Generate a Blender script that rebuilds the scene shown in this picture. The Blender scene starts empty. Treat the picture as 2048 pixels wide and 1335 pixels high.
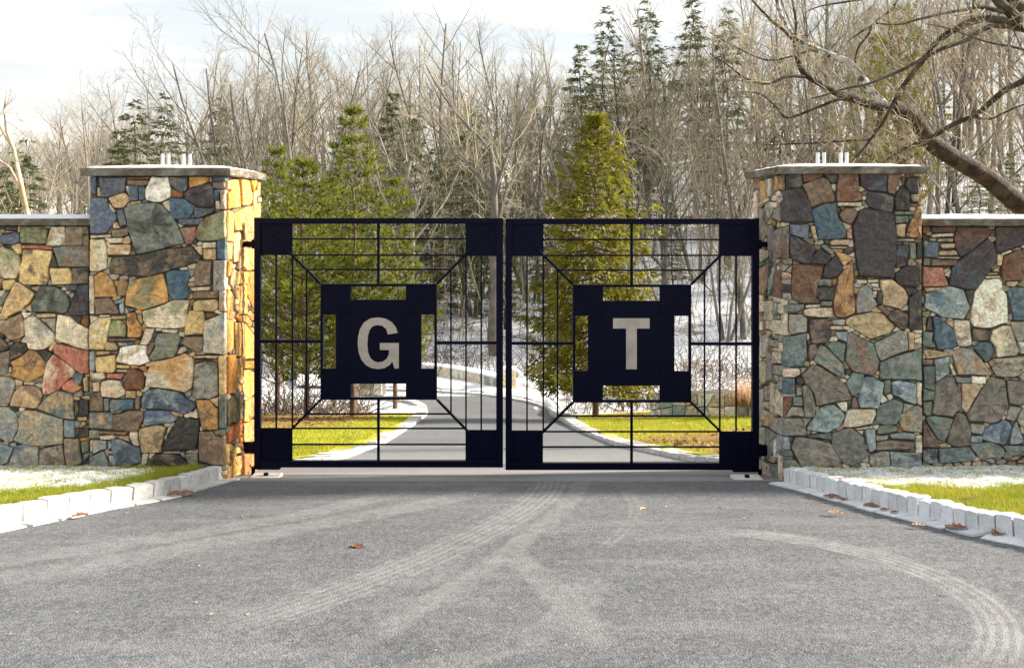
import bpy, bmesh, math, random
from mathutils import Vector, Matrix, Quaternion, noise
rad = math.radians
S = bpy.context.scene
COL = S.collection

# ---------------------------------------------------------------- camera, sky, sun, exposure
F_PX, HZ, CX, CAMZ = 2000.0, 430.0, 1024.0, 2.06      # focal length in photo pixels, eye level row, axis column, eye height
cam = bpy.data.cameras.new('camera')
cam.sensor_width = 36.0
cam.lens = 36.0 * F_PX / 2048.0
cam.shift_y = -(667.5 - HZ) / 2048.0
cam.clip_start, cam.clip_end = 0.05, 3000.0
camo = bpy.data.objects.new('camera', cam)
camo.location = (0, 0, CAMZ)
camo.rotation_euler = (rad(90), 0, 0)
COL.objects.link(camo)
S.camera = camo

SUN_EL, SUN_BACK = rad(23), rad(13)                   # low sun from the right, slightly behind the gate
sun_dir = Vector((math.cos(SUN_EL) * math.cos(SUN_BACK), math.cos(SUN_EL) * math.sin(SUN_BACK), math.sin(SUN_EL)))
sun = bpy.data.lights.new('sun', 'SUN')
sun.energy, sun.angle, sun.color = 3.2, rad(5.0), (1.0, 0.90, 0.76)
suno = bpy.data.objects.new('sun', sun)
suno.rotation_euler = (-sun_dir).to_track_quat('-Z', 'Y').to_euler()
COL.objects.link(suno)

S.view_settings.view_transform = 'Standard'
S.view_settings.look = 'None'
S.view_settings.gamma = 1.0
S.view_settings.use_curve_mapping = False
S.view_settings.exposure = 2.15
S.render.engine = 'CYCLES'


class NT:
    """small helper for node trees"""
    def __init__(self, tree):
        self.t = tree
        tree.nodes.clear()

    def n(self, typ, **kw):
        nd = self.t.nodes.new('ShaderNode' + typ)
        for k, v in kw.items():
            setattr(nd, k, v)
        return nd

    def set(self, nd, key, v):
        if v is None:
            return
        sock = nd.inputs[key]
        if isinstance(v, bpy.types.NodeSocket):
            self.t.links.new(v, sock)
        else:
            sock.default_value = v

    def math(self, op, a, b=None, c=None, clamp=False):
        nd = self.n('Math', operation=op, use_clamp=clamp)
        for i, v in enumerate((a, b, c)):
            self.set(nd, i, v)
        return nd.outputs[0]

    def vmath(self, op, a, b=None, scale=None):
        nd = self.n('VectorMath', operation=op)
        self.set(nd, 0, a)
        self.set(nd, 1, b)
        if scale is not None:
            self.set(nd, 'Scale', scale)
        return nd.outputs['Value'] if op in ('LENGTH', 'DISTANCE', 'DOT_PRODUCT') else nd.outputs[0]

    def noise(self, vec, scale, detail=4, rough=0.55, dist=0.0):
        nd = self.n('TexNoise')
        self.set(nd, 'Vector', vec)
        for k, v in (('Scale', scale), ('Detail', detail), ('Roughness', rough), ('Distortion', dist)):
            nd.inputs[k].default_value = v
        return nd.outputs[0]

    def range(self, v, a, b, c=0.0, d=1.0, smooth=False):
        nd = self.n('MapRange', interpolation_type='SMOOTHSTEP' if smooth else 'LINEAR')
        for i, x in enumerate((v, a, b, c, d)):
            self.set(nd, i, x)
        return nd.outputs[0]

    def mix(self, f, a, b, mode='MIX'):
        nd = self.n('Mix', data_type='RGBA', blend_type=mode)
        self.set(nd, 0, f)
        self.set(nd, 6, a if isinstance(a, bpy.types.NodeSocket) else tuple(a) + (1,) * (4 - len(a)))
        self.set(nd, 7, b if isinstance(b, bpy.types.NodeSocket) else tuple(b) + (1,) * (4 - len(b)))
        return nd.outputs[2]

    def scale(self, col, val):
        return self.vmath('SCALE', col, scale=val)

    def map(self, vec, sc=(1, 1, 1), rot=(0, 0, 0)):
        nd = self.n('Mapping')
        self.set(nd, 'Vector', vec)
        nd.inputs['Scale'].default_value = sc
        nd.inputs['Rotation'].default_value = rot
        return nd.outputs[0]

    def bump(self, h, strength=0.5, dist=0.01, nrm=None):
        nd = self.n('Bump')
        self.set(nd, 'Height', h)
        nd.inputs['Strength'].default_value = strength
        nd.inputs['Distance'].default_value = dist
        if nrm is not None:
            self.set(nd, 'Normal', nrm)
        return nd.outputs[0]

    def finish(self, col, rough=0.8, metal=0.0, nrm=None, spec=0.3):
        b = self.n('BsdfPrincipled')
        self.set(b, 'Base Color', col if isinstance(col, bpy.types.NodeSocket) else tuple(col) + (1,))
        self.set(b, 'Roughness', rough)
        self.set(b, 'Metallic', metal)
        self.set(b, 'Specular IOR Level', spec)
        if nrm is not None:
            self.set(b, 'Normal', nrm)
        o = self.n('OutputMaterial')
        self.t.links.new(b.outputs[0], o.inputs[0])
        return b


def new_mat(name):
    m = bpy.data.materials.new(name)
    m.use_nodes = True
    return m, NT(m.node_tree)


# the sky: Nishita behind a high, thin veil of streaky cloud
world = bpy.data.worlds.new('World')
S.world = world
world.use_nodes = True
w = NT(world.node_tree)
sky = w.n('TexSky', sky_type='NISHITA', sun_disc=False, sun_elevation=SUN_EL, sun_rotation=rad(90) - SUN_BACK,
          altitude=100.0, air_density=1.0, dust_density=1.5)
tc = w.n('TexCoord').outputs['Generated']
sep = w.n('SeparateXYZ')
w.set(sep, 0, tc)
el = sep.outputs[2]
inv = w.math('DIVIDE', 1.0, w.math('ADD', w.math('MAXIMUM', el, 0.0), 0.10))
cmb = w.n('CombineXYZ')
w.set(cmb, 0, w.math('MULTIPLY', sep.outputs[0], inv))
w.set(cmb, 1, w.math('MULTIPLY', sep.outputs[1], inv))
cvec = w.map(cmb.outputs[0], sc=(0.55, 1.15, 1), rot=(0, 0, rad(12)))
c1 = w.noise(cvec, 1.1, 7, 0.55, 0.6)
c2 = w.noise(cvec, 3.2, 5, 0.6, 0.4)
dens = w.math('ADD', w.math('MULTIPLY', c1, 0.72), w.math('MULTIPLY', c2, 0.28))
cover = w.range(dens, 0.36, 0.55, 0.86, 0.98, True)
warm = w.range(el, 0.0, 0.16, 1.0, 0.0, True)
cloud = w.mix(warm, (2.32, 2.38, 2.36), (2.52, 2.34, 2.08))
cloud = w.mix(w.range(dens, 0.42, 0.62, 0.0, 1.0, True), w.scale(cloud, 0.76), w.scale(cloud, 1.06))
skyc = w.mix(cover, sky.outputs[0], cloud)
bg = w.n('Background')
w.set(bg, 0, skyc)
bg.inputs[1].default_value = 0.11
wo = w.n('OutputWorld')
w.t.links.new(bg.outputs[0], wo.inputs[0])

# ---------------------------------------------------------------- helpers
rnd = random.Random(11)


def tag(o, label=None, cat=None, group=None, kind=None):
    if label: o['label'] = label
    if cat: o['category'] = cat
    if group: o['group'] = group
    if kind: o['kind'] = kind
    return o


def empty(name, loc=(0, 0, 0), label=None, cat=None, group=None, kind=None):
    o = bpy.data.objects.new(name, None)
    o.location = loc
    o.empty_display_size = 0.1
    COL.objects.link(o)
    return tag(o, label, cat, group, kind)


def link(name, me, mat=None, parent=None, loc=None):
    o = bpy.data.objects.new(name, me)
    if mat is not None and not me.materials:
        me.materials.append(mat)
    if parent is not None:
        o.parent = parent
    if loc is not None:
        o.location = loc
    COL.objects.link(o)
    return o


class MB:
    """collects boxes, prisms and tubes; build() links them as one mesh object"""
    def __init__(self):
        self.v, self.f = [], []

    def add(self, vs, fs):
        b = len(self.v)
        self.v += [tuple(p) for p in vs]
        self.f += [tuple(i + b for i in q) for q in fs]

    def box(self, a, b):
        (x0, y0, z0), (x1, y1, z1) = a, b
        self.add([(x0, y0, z0), (x1, y0, z0), (x1, y1, z0), (x0, y1, z0), (x0, y0, z1), (x1, y0, z1), (x1, y1, z1), (x0, y1, z1)],
                 [(0, 3, 2, 1), (4, 5, 6, 7), (0, 1, 5, 4), (1, 2, 6, 5), (2, 3, 7, 6), (3, 0, 4, 7)])

    def bar(self, p, q, wd, y0, y1):
        """a flat bar between two points of an XZ plane, wd wide, from depth y0 to y1"""
        d = Vector((q[0] - p[0], q[1] - p[1]))
        d.normalize()
        nx, nz = -d.y * wd / 2, d.x * wd / 2
        c = [(p[0] + nx, p[1] + nz), (p[0] - nx, p[1] - nz), (q[0] - nx, q[1] - nz), (q[0] + nx, q[1] + nz)]
        self.add([(x, y0, z) for x, z in c] + [(x, y1, z) for x, z in c],
                 [(0, 1, 2, 3), (7, 6, 5, 4), (0, 4, 5, 1), (1, 5, 6, 2), (2, 6, 7, 3), (3, 7, 4, 0)])

    def tube(self, pts, rads, k=5, cap=False):
        base = len(self.v)
        n = len(pts)
        for i in range(n):
            d = (pts[min(i + 1, n - 1)] - pts[max(i - 1, 0)])
            if d.length < 1e-9: d = Vector((0, 0, 1))
            d.normalize()
            a = d.orthogonal().normalized() if abs(d.z) > 0.98 else d.cross(Vector((0, 0, 1))).normalized()
            b = d.cross(a)
            for j in range(k):
                t = 2 * math.pi * j / k
                self.v.append(tuple(pts[i] + (a * math.cos(t) + b * math.sin(t)) * rads[i]))
        for i in range(n - 1):
            for j in range(k):
                j2 = (j + 1) % k
                self.f.append((base + i * k + j, base + i * k + j2, base + (i + 1) * k + j2, base + (i + 1) * k + j))
        if cap:
            self.f.append(tuple(base + j for j in range(k))[::-1])
            self.f.append(tuple(base + (n - 1) * k + j for j in range(k)))

    def mesh(self, name, smooth=False):
        me = bpy.data.meshes.new(name)
        me.from_pydata(self.v, [], self.f)
        if smooth:
            me.polygons.foreach_set('use_smooth', [True] * len(me.polygons))
        me.update()
        return me

    def build(self, name, mat, parent=None, loc=None, smooth=False, bevel=0.0):
        me = self.mesh(name, smooth)
        if bevel:
            bm = bmesh.new()
            bm.from_mesh(me)
            bmesh.ops.recalc_face_normals(bm, faces=bm.faces)
            bmesh.ops.bevel(bm, geom=[e for e in bm.edges], offset=bevel, segments=1, affect='EDGES', clamp_overlap=True)
            bm.to_mesh(me)
            bm.free()
        return link(name, me, mat, parent, loc)


def fbm(x, y, sc=1.0, seed=0.0, o=3):
    return noise.fractal(Vector((x * sc, y * sc, seed)), 1.0, 2.0, o)


def lerp(a, b, t): return a + (b - a) * t


def sstep(a, b, x):
    t = min(1.0, max(0.0, (x - a) / (b - a)))
    return t * t * (3 - 2 * t)


def interp(knots, t):
    if t <= knots[0][0]:
        (a, b), (c, d) = knots[0], knots[1]
    elif t >= knots[-1][0]:
        (a, b), (c, d) = knots[-2], knots[-1]
    else:
        for i in range(len(knots) - 1):
            if knots[i][0] <= t <= knots[i + 1][0]:
                (a, b), (c, d) = knots[i], knots[i + 1]
                break
    return b + (d - b) * (t - a) / (c - a)


# the lie of the land along the drive: it falls away from the camera, bottoms out 30 m off and climbs the wooded hill
PROF = [(-80, 1.6), (0, 0.62), (2.5, 0.56), (3.75, 0.508), (5.3, 0.385), (6.9, 0.177), (24, -2.73), (29, -3.15), (34, -3.2), (40, -2.5), (45, -1.75),
        (60, 0.1), (80, 2.2), (110, 5.0), (160, 9.5), (260, 13.0), (500, 14.0)]


def terrain(x, y):
    z = interp(PROF, y)
    if y > 34:
        k = sstep(34, 70, y)
        if x < 0:
            base = -3.0
            side = lerp(0.55, 1.0, sstep(-26, -2, x))
            z = lerp(z, base + (z - base) * side, k)
        else:
            z += k * min(x, 60) * 0.115
        z += k * 0.35 * fbm(x, y, 0.09, 3.0)
    return z


def at(px, py, y):
    """the place seen at photo pixel (px, py), y metres out"""
    return Vector(((px - CX) / F_PX * y, y, CAMZ + (HZ - py) / F_PX * y))


def on_ground(px, py, dz=0.0):
    lo, hi = 1.5, 33.9
    for _ in range(50):
        m = (lo + hi) / 2
        p = at(px, py, m)
        if p.z > interp(PROF, m) + dz: lo = m
        else: hi = m
    return at(px, py, (lo + hi) / 2)


# ---------------------------------------------------------------- materials
def srgb(r, g, b, k=1.0):
    f = lambda c: ((c / 255 + 0.055) / 1.055) ** 2.4 if c > 10 else c / 255 / 12.92
    return (f(r) * k, f(g) * k, f(b) * k)


def mat_stone():
    m, t = new_mat('fieldstone')
    oi = t.n('ObjectInfo')
    co = t.n('TexCoord').outputs['Object']
    cx = t.n('CombineXYZ')
    r = oi.outputs['Random']
    t.set(cx, 0, t.math('MULTIPLY', r, 41.0)); t.set(cx, 1, t.math('MULTIPLY', r, 97.0)); t.set(cx, 2, t.math('MULTIPLY', r, 13.0))
    v = t.vmath('ADD', t.scale(co, t.range(t.math('FRACT', t.math('MULTIPLY', r, 17.0)), 0, 1, 0.55, 1.5)), cx.outputs[0])
    at_ = t.n('Attribute', attribute_type='OBJECT', attribute_name='tint')
    n1 = t.noise(v, 7.0, 5, 0.62, 0.6)
    n2 = t.noise(v, 26.0, 8, 0.72, 0.3)
    n3 = t.noise(v, 95.0, 4, 0.7)
    # streaks of lamination
    n4 = t.noise(t.map(v, sc=(7, 7, 30), rot=(0.3, 0.5, 0.2)), 1.0, 4, 0.6, 1.0)
    c = t.mix(t.range(n1, 0.46, 0.60, 0, 0.85, True), oi.outputs['Color'], at_.outputs['Color'])
    c = t.mix(t.range(n1, 0.36, 0.24, 0, 0.45, True), c, (0.20, 0.15, 0.09))
    c = t.scale(c, t.range(n2, 0.3, 0.7, 0.42, 1.52))
    c = t.scale(c, t.range(n3, 0.25, 0.75, 0.70, 1.28))
    c = t.scale(c, t.range(n4, 0.3, 0.7, 0.82, 1.16))
    c = t.mix(t.range(n3, 0.66, 0.74, 0, 0.35, True), c, (0.5, 0.47, 0.42))
    h = t.math('ADD', t.math('ADD', t.math('MULTIPLY', n2, 0.9), t.math('MULTIPLY', n3, 0.35)), t.math('MULTIPLY', n4, 0.5))
    t.finish(c, 0.82, 0, t.bump(h, 0.75, 0.012), 0.25)
    return m


def mat_chink():
    m, t = new_mat('chinking_stone')
    g = t.n('NewGeometry')
    ramp = t.n('ValToRGB')
    t.set(ramp, 0, g.outputs['Random Per Island'])
    cols = [srgb(205, 185, 150), srgb(120, 105, 88), srgb(175, 152, 118), srgb(90, 90, 88), srgb(165, 155, 140), srgb(140, 115, 85), srgb(215, 200, 175), srgb(110, 118, 112)]
    ramp.color_ramp.interpolation = 'CONSTANT'
    for i, c in enumerate(cols):
        e = ramp.color_ramp.elements[i] if i < 2 else ramp.color_ramp.elements.new(i / len(cols))
        e.position = i / len(cols)
        e.color = c + (1,)
    n = t.noise(t.n('TexCoord').outputs['Object'], 40.0, 6, 0.7)
    t.finish(t.scale(ramp.outputs[0], t.range(n, 0.25, 0.75, 0.55, 1.4)), 0.85, 0, t.bump(n, 0.6, 0.008), 0.2)
    return m


def mat_simple(name, col, rough=0.8, var=0.25, scale=8.0, bump=0.3, bdist=0.01, metal=0.0, spec=0.3, col2=None, s2=2.0):
    m, t = new_mat(name)
    co = t.n('TexCoord').outputs['Object']
    n = t.noise(co, scale, 6, 0.65)
    c = col
    if col2:
        c = t.mix(t.range(t.noise(co, s2, 4, 0.6, 0.5), 0.42, 0.6, 0, 1, True), col, col2)
        c = t.scale(c, t.range(n, 0.25, 0.75, 1 - var, 1 + var))
    else:
        rgb = t.n('RGB'); rgb.outputs[0].default_value = tuple(col) + (1,)
        c = t.scale(rgb.outputs[0], t.range(n, 0.25, 0.75, 1 - var, 1 + var))
    t.finish(c, rough, metal, t.bump(n, bump, bdist) if bump else None, spec)
    return m


def mat_granite(name='pale_granite', a=(0.50, 0.49, 0.47), b=(0.70, 0.69, 0.67)):
    m, t = new_mat(name)
    oi = t.n('ObjectInfo')
    co = t.vmath('ADD', t.n('TexCoord').outputs['Object'], t.scale(oi.outputs['Location'], 3.0))
    n = t.noise(co, 30.0, 7, 0.7)
    n2 = t.noise(co, 160.0, 3, 0.6)
    k = t.range(oi.outputs['Random'], 0, 1, 0.82, 1.08)
    c = t.mix(t.range(n, 0.35, 0.65, 0, 1), a, b)
    c = t.mix(t.range(n2, 0.62, 0.72, 0, 0.5), c, (0.25, 0.24, 0.24))
    t.finish(t.scale(c, k), 0.85, 0, t.bump(t.math('ADD', n, t.math('MULTIPLY', n2, 0.4)), 0.7, 0.010), 0.2)
    return m


def mat_snow(name='snow', dirty=0.12):
    m, t = new_mat(name)
    co = t.n('TexCoord').outputs['Object']
    n = t.noise(co, 22.0, 5, 0.6)
    c = t.mix(t.range(n, 0.45, 0.75, 0, dirty), (0.80, 0.81, 0.83), (0.45, 0.40, 0.32))
    t.finish(c, 0.6, 0, t.bump(t.noise(co, 60.0, 4, 0.7), 0.5, 0.01), 0.3)
    return m


def mat_lawn(name, green, gold, soil):
    """turf between patches of thin snow; the snow itself comes in as a vertex attribute laid out with the mesh"""
    m, t = new_mat(name)
    co = t.n('TexCoord').outputs['Object']
    sn = t.n('Attribute', attribute_name='snow').outputs['Fac']
    lf = t.n('Attribute', attribute_name='litter').outputs['Fac']
    n = t.noise(co, 3.5, 4, 0.6)
    f = t.noise(co, 60.0, 5, 0.7)
    f2 = t.noise(co, 18.0, 6, 0.75)
    c = t.mix(t.range(n, 0.38, 0.62, 0, 1, True), green, gold)
    c = t.mix(t.range(f, 0.55, 0.72, 0, 0.55), c, soil)
    c = t.mix(t.math('MULTIPLY', t.range(f2, 0.36, 0.46, 0, 1, True), lf), c, t.mix(t.range(f, 0.3, 0.7, 0, 1), (0.16, 0.075, 0.035), (0.42, 0.24, 0.11)))
    sm = t.math('SUBTRACT', t.math('MULTIPLY', sn, 1.5), t.range(f2, 0.25, 0.75, 0.0, 0.9))
    sm = t.range(sm, 0.05, 0.28, 0, 1, True)
    c = t.mix(sm, c, (0.80, 0.82, 0.85))
    t.finish(c, 0.85, 0, t.bump(t.math('ADD', f, t.math('MULTIPLY', f2, 1.5)), 0.8, 0.02), 0.15)
    return m


def mat_hill():
    m, t = new_mat('snowy_woodland_floor')
    co = t.n('TexCoord').outputs['Object']
    a = t.noise(t.map(co, sc=(1, 1, 1)), 0.55, 6, 0.7, 0.6)
    b = t.noise(co, 3.0, 7, 0.75)
    d = t.math('ADD', t.math('MULTIPLY', a, 0.55), t.math('MULTIPLY', b, 0.55))
    c = t.mix(t.range(d, 0.555, 0.665, 0, 1, True), (0.74, 0.77, 0.83), t.mix(b, (0.07, 0.055, 0.04), (0.26, 0.17, 0.10)))
    t.finish(c, 0.85, 0, t.bump(b, 0.8, 0.1), 0.15)
    return m


def circle3(a, b, c):
    ax, ay, bx, by, cx_, cy = a.x, a.y, b.x, b.y, c.x, c.y
    d = 2 * (ax * (by - cy) + bx * (cy - ay) + cx_ * (ay - by))
    ux = ((ax * ax + ay * ay) * (by - cy) + (bx * bx + by * by) * (cy - ay) + (cx_ * cx_ + cy * cy) * (ay - by)) / d
    uy = ((ax * ax + ay * ay) * (cx_ - bx) + (bx * bx + by * by) * (ax - cx_) + (cx_ * cx_ + cy * cy) * (bx - ax)) / d
    return ux, uy, math.hypot(ax - ux, ay - uy)


def mat_asphalt():
    m, t = new_mat('asphalt')
    co = t.n('TexCoord').outputs['Object']
    sp = t.n('SeparateXYZ'); t.set(sp, 0, co)
    flat = t.n('CombineXYZ'); t.set(flat, 0, sp.outputs[0]); t.set(flat, 1, sp.outputs[1])
    p = flat.outputs[0]
    agg2 = t.n('TexVoronoi'); t.set(agg2, 'Vector', co); agg2.inputs['Scale'].default_value = 55.0
    agg = t.n('TexVoronoi'); t.set(agg, 'Vector', co); agg.inputs['Scale'].default_value = 120.0
    fine = t.noise(co, 210.0, 3, 0.7)
    mid = t.noise(co, 9.0, 6, 0.7)
    big = t.noise(co, 0.8, 4, 0.6, 0.4)
    base = t.mix(t.range(fine, 0.3, 0.7, 0, 1), (0.068, 0.071, 0.078), (0.232, 0.241, 0.260))
    base = t.scale(base, t.range(agg.outputs['Distance'], 0.0, 0.6, 1.25, 0.65))
    base = t.scale(base, t.range(agg2.outputs['Color'], 0.1, 0.9, 0.72, 1.30))
    base = t.scale(base, t.range(big, 0.3, 0.7, 0.86, 1.14))
    base = t.scale(base, t.range(mid, 0.3, 0.7, 0.88, 1.12))
    # dusty tyre tracks: arcs of pale dirt, broken up by noise, two of them with tread bars
    dust_and_band = None
    tracks = [((1000, 972), (640, 1047), (-100, 1172), 0.26, 0.36, 0), ((1100, 968), (1000, 1046), (480, 1250), 0.25, 0.55, 1),
              ((1585, 1076), (1850, 1142), (1985, 1325), 0.19, 0.72, 1), ((1020, 1108), (1110, 1180), (1195, 1290), 0.16, 0.34, 0),
              ((1255, 985), (1272, 1030), (1246, 1064), 0.10, 0.3, 1), ((780, 985), (400, 1062), (-100, 1130), 0.24, 0.38, 0),
              ((1180, 1150), (1080, 1262), (860, 1335), 0.15, 0.26, 0), ((1160, 970), (1110, 1030), (640, 1330), 0.13, 0.35, 0)]
    wob = t.noise(co, 5.0, 4, 0.6)
    for a, b, c, wd, amt, tread in tracks:
        A, B, C_ = on_ground(*a), on_ground(*b), on_ground(*c)
        ux, uy, r = circle3(A, B, C_)
        dist = t.vmath('DISTANCE', p, (ux, uy, 0))
        dd = t.math('ABSOLUTE', t.math('SUBTRACT', dist, r))
        dd = t.math('ADD', dd, t.range(wob, 0.3, 0.7, -0.02, 0.02))
        k = t.range(dd, wd * 0.35, wd * 0.62, amt, 0.0, True)
        if tread:
            # tread grooves running along the track
            s = t.math('SINE', t.math('MULTIPLY', t.math('SUBTRACT', dist, r), 2 * math.pi / 0.045))
            k = t.math('MULTIPLY', k, t.range(s, -0.4, 0.5, 0.42, 1.0))
        mid_p = B
        ln = max((A - B).length, (C_ - B).length)
        k = t.math('MULTIPLY', k, t.range(t.vmath('DISTANCE', p, (mid_p.x, mid_p.y, 0)), ln * 0.8, ln * 1.15, 1, 0, True))
        dust_and_band = k if dust_and_band is None else t.math('MAXIMUM', dust_and_band, k)
    dust_and_band = t.math('MULTIPLY', dust_and_band, t.range(mid, 0.32, 0.62, 0.3, 1.0))
    dust_and_band = t.math('MULTIPLY', dust_and_band, t.range(fine, 0.3, 0.6, 0.5, 1.0))
    gen = t.math('MULTIPLY', t.range(t.noise(t.map(co, sc=(0.5, 2.2, 1)), 2.0, 6, 0.7), 0.48, 0.72, 0, 0.36), t.range(fine, 0.4, 0.6, 0.3, 1))
    dust_and_band = t.math('MAXIMUM', dust_and_band, gen)
    pale_band = t.math('MULTIPLY', t.range(sp.outputs[1], 7.40, 7.44, 0, 1), t.range(sp.outputs[1], 8.0, 12.5, 0.62, 0.12, True))  # paler from the gate line on, fading out farther along the drive
    dust_and_band = t.math('MAXIMUM', dust_and_band, t.math('MULTIPLY', pale_band, t.range(fine, 0.3, 0.7, 0.6, 1.0)))
    c = t.mix(dust_and_band, base, (0.34, 0.335, 0.33))
    h = t.math('ADD', t.math('MULTIPLY', agg.outputs['Distance'], -0.8), t.math('MULTIPLY', fine, 0.6))
    t.finish(c, 0.82, 0, t.bump(h, 0.55, 0.006), 0.3)
    return m


M = {}
M['stone'] = mat_stone()
M['chink'] = mat_chink()
M['mortar'] = mat_simple('mortar', (0.105, 0.092, 0.078), 0.9, 0.4, 25.0, 0.6, 0.01)
M['cap'] = mat_simple('bluestone_slab', (0.135, 0.112, 0.085), 0.85, 0.6, 14.0, 1.0, 0.03, col2=(0.23, 0.21, 0.175), s2=4.0)
M['snow'] = mat_snow()
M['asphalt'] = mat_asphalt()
M['granite'] = mat_granite()
M['skylit_snowy'] = mat_granite('skylit_snowy_granite', (0.62, 0.645, 0.68), (0.80, 0.82, 0.85))  # bluish light of open shade painted into the right kerb; snow-whitened gutter setts
M['paint'] = mat_simple('navy_black_paint', (0.0010, 0.0018, 0.014), 0.42, 0.15, 40.0, 0.05, 0.002, spec=0.10)
M['steel'] = mat_simple('brushed_steel', (0.46, 0.42, 0.37), 0.42, 0.22, 9.0, 0.1, 0.002, metal=0.75)
M['pipe'] = mat_simple('galvanised_steel', (0.62, 0.63, 0.66), 0.35, 0.1, 20.0, 0.0, metal=0.8)
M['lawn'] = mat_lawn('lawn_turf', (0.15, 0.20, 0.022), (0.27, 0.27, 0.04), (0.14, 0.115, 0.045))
M['lawn_far'] = mat_lawn('sunny_lawn_turf', (0.30, 0.32, 0.016), (0.50, 0.44, 0.025), (0.36, 0.28, 0.07))  # brighter, yellower copy of the turf: sunlight put into its colour
M['hill'] = mat_hill()


def mat_wood(name, cols, lo, hi, sc):
    """bark whose tone differs from tree to tree"""
    m, t = new_mat(name)
    oi = t.n('ObjectInfo')
    co = t.n('TexCoord').outputs['Object']
    n = t.noise(co, sc, 5, 0.65)
    r2 = t.math('FRACT', t.math('MULTIPLY', oi.outputs['Random'], 7.31))
    c = t.mix(t.range(r2, 0.2, 0.8, 0, 1), cols[0], cols[1])
    c = t.mix(t.range(n, 0.45, 0.62, 0, 0.8, True), c, cols[2])
    c = t.scale(c, t.range(oi.outputs['Random'], 0, 1, lo, hi))
    t.finish(c, 0.9, 0, None, 0.2)
    return m


M['bark'] = mat_wood('grey_bark', ((0.13, 0.115, 0.095), (0.24, 0.21, 0.175), (0.34, 0.325, 0.295)), 0.28, 1.25, 3.5)
M['twig'] = mat_wood('twig_bark', ((0.335, 0.30, 0.22), (0.42, 0.355, 0.235), (0.26, 0.24, 0.185)), 0.45, 1.15, 0.8)
M['twig_pink'] = mat_wood('reddish_twig_bark', ((0.40, 0.30, 0.20), (0.36, 0.265, 0.175), (0.28, 0.23, 0.165)), 0.6, 1.2, 0.8)
M['dark_bark'] = mat_simple('dark_furrowed_bark', (0.042, 0.033, 0.026), 0.9, 0.5, 22.0, 1.0, 0.04, col2=(0.10, 0.082, 0.06), s2=5.0)
M['lichen_bark'] = mat_simple('lichen_spotted_bark', (0.08, 0.07, 0.062), 0.9, 0.4, 30.0, 0.6, 0.02, col2=(0.55, 0.57, 0.55), s2=14.0)
M['pine_bark'] = mat_simple('pine_bark', (0.15, 0.085, 0.055), 0.9, 0.45, 14.0, 0.7, 0.03, col2=(0.075, 0.06, 0.05), s2=5.0)
M['leaf'] = mat_simple('dry_oak_leaf', (0.20, 0.085, 0.045), 0.75, 0.35, 30.0, 0.2, 0.004, col2=(0.32, 0.17, 0.09), s2=18.0)
M['leaf_pale'] = mat_simple('pale_dry_leaf', (0.48, 0.33, 0.19), 0.75, 0.3, 30.0, 0.2, 0.004)
M['leaf_green'] = mat_simple('green_leaf', (0.06, 0.11, 0.03), 0.6, 0.3, 30.0, 0.2, 0.004)


def mat_foliage(name, a, b, c):
    m, t = new_mat(name)
    g = t.n('NewGeometry')
    co = t.n('TexCoord').outputs['Object']
    n = t.noise(co, 1.6, 3, 0.6)
    r = g.outputs['Random Per Island']
    col = t.mix(t.range(n, 0.36, 0.64, 0, 1, True), a, b)
    col = t.mix(t.math('MULTIPLY', r, 0.6), col, c)
    bs = t.n('BsdfPrincipled')
    t.set(bs, 'Base Color', col)
    bs.inputs['Roughness'].default_value = 0.6
    bs.inputs['Specular IOR Level'].default_value = 0.25
    tr = t.n('BsdfTranslucent')
    t.set(tr, 0, col)
    mx = t.n('MixShader')
    mx.inputs[0].default_value = 0.35
    t.t.links.new(bs.outputs[0], mx.inputs[1])
    t.t.links.new(tr.outputs[0], mx.inputs[2])
    o = t.n('OutputMaterial')
    t.t.links.new(mx.outputs[0], o.inputs[0])
    return m


M['pine'] = mat_foliage('pine_needles', (0.06, 0.10, 0.02), (0.17, 0.20, 0.022), (0.28, 0.27, 0.03))
M['spruce'] = mat_foliage('spruce_needles', (0.04, 0.058, 0.012), (0.14, 0.14, 0.018), (0.44, 0.39, 0.03))  # golden sun highlights and darker shade put into the needle tones
M['cedar'] = mat_foliage('hemlock_needles', (0.04, 0.06, 0.025), (0.075, 0.095, 0.032), (0.13, 0.135, 0.04))
M['gold_pine'] = mat_foliage('golden_pine_needles', (0.12, 0.125, 0.02), (0.22, 0.19, 0.03), (0.26, 0.22, 0.03))
M['blade'] = mat_foliage('grass_blades', (0.20, 0.28, 0.02), (0.36, 0.37, 0.03), (0.46, 0.40, 0.06))
M['dry_grass'] = mat_foliage('dry_ornamental_grass', (0.40, 0.22, 0.10), (0.50, 0.30, 0.15), (0.6, 0.4, 0.2))
M['brush'] = mat_simple('brushwood', (0.20, 0.16, 0.125), 0.9, 0.35, 2.0, 0.0, col2=(0.10, 0.08, 0.06), s2=0.6)

# ---------------------------------------------------------------- the ground
def grid_rows(rows, name, mat, kind=None, label=None, attrs=None, smooth=True):
    """rows: equal-length lists of points; one sheet"""
    n = len(rows[0])
    vs = [tuple(p) for r in rows for p in r]
    fs = [(i * n + j, i * n + j + 1, (i + 1) * n + j + 1, (i + 1) * n + j) for i in range(len(rows) - 1) for j in range(n - 1)]
    me = bpy.data.meshes.new(name)
    me.from_pydata(vs, [], fs)
    if smooth:
        me.polygons.foreach_set('use_smooth', [True] * len(fs))
    for k, fn in (attrs or {}).items():
        a = me.attributes.new(k, 'FLOAT', 'POINT')
        a.data.foreach_set('value', [fn(*v) for v in vs])
    me.update()
    o = link(name, me, mat)
    return tag(o, label, None, None, kind)


def frange(a, b, n): return [a + (b - a) * i / (n - 1) for i in range(n)]


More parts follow.
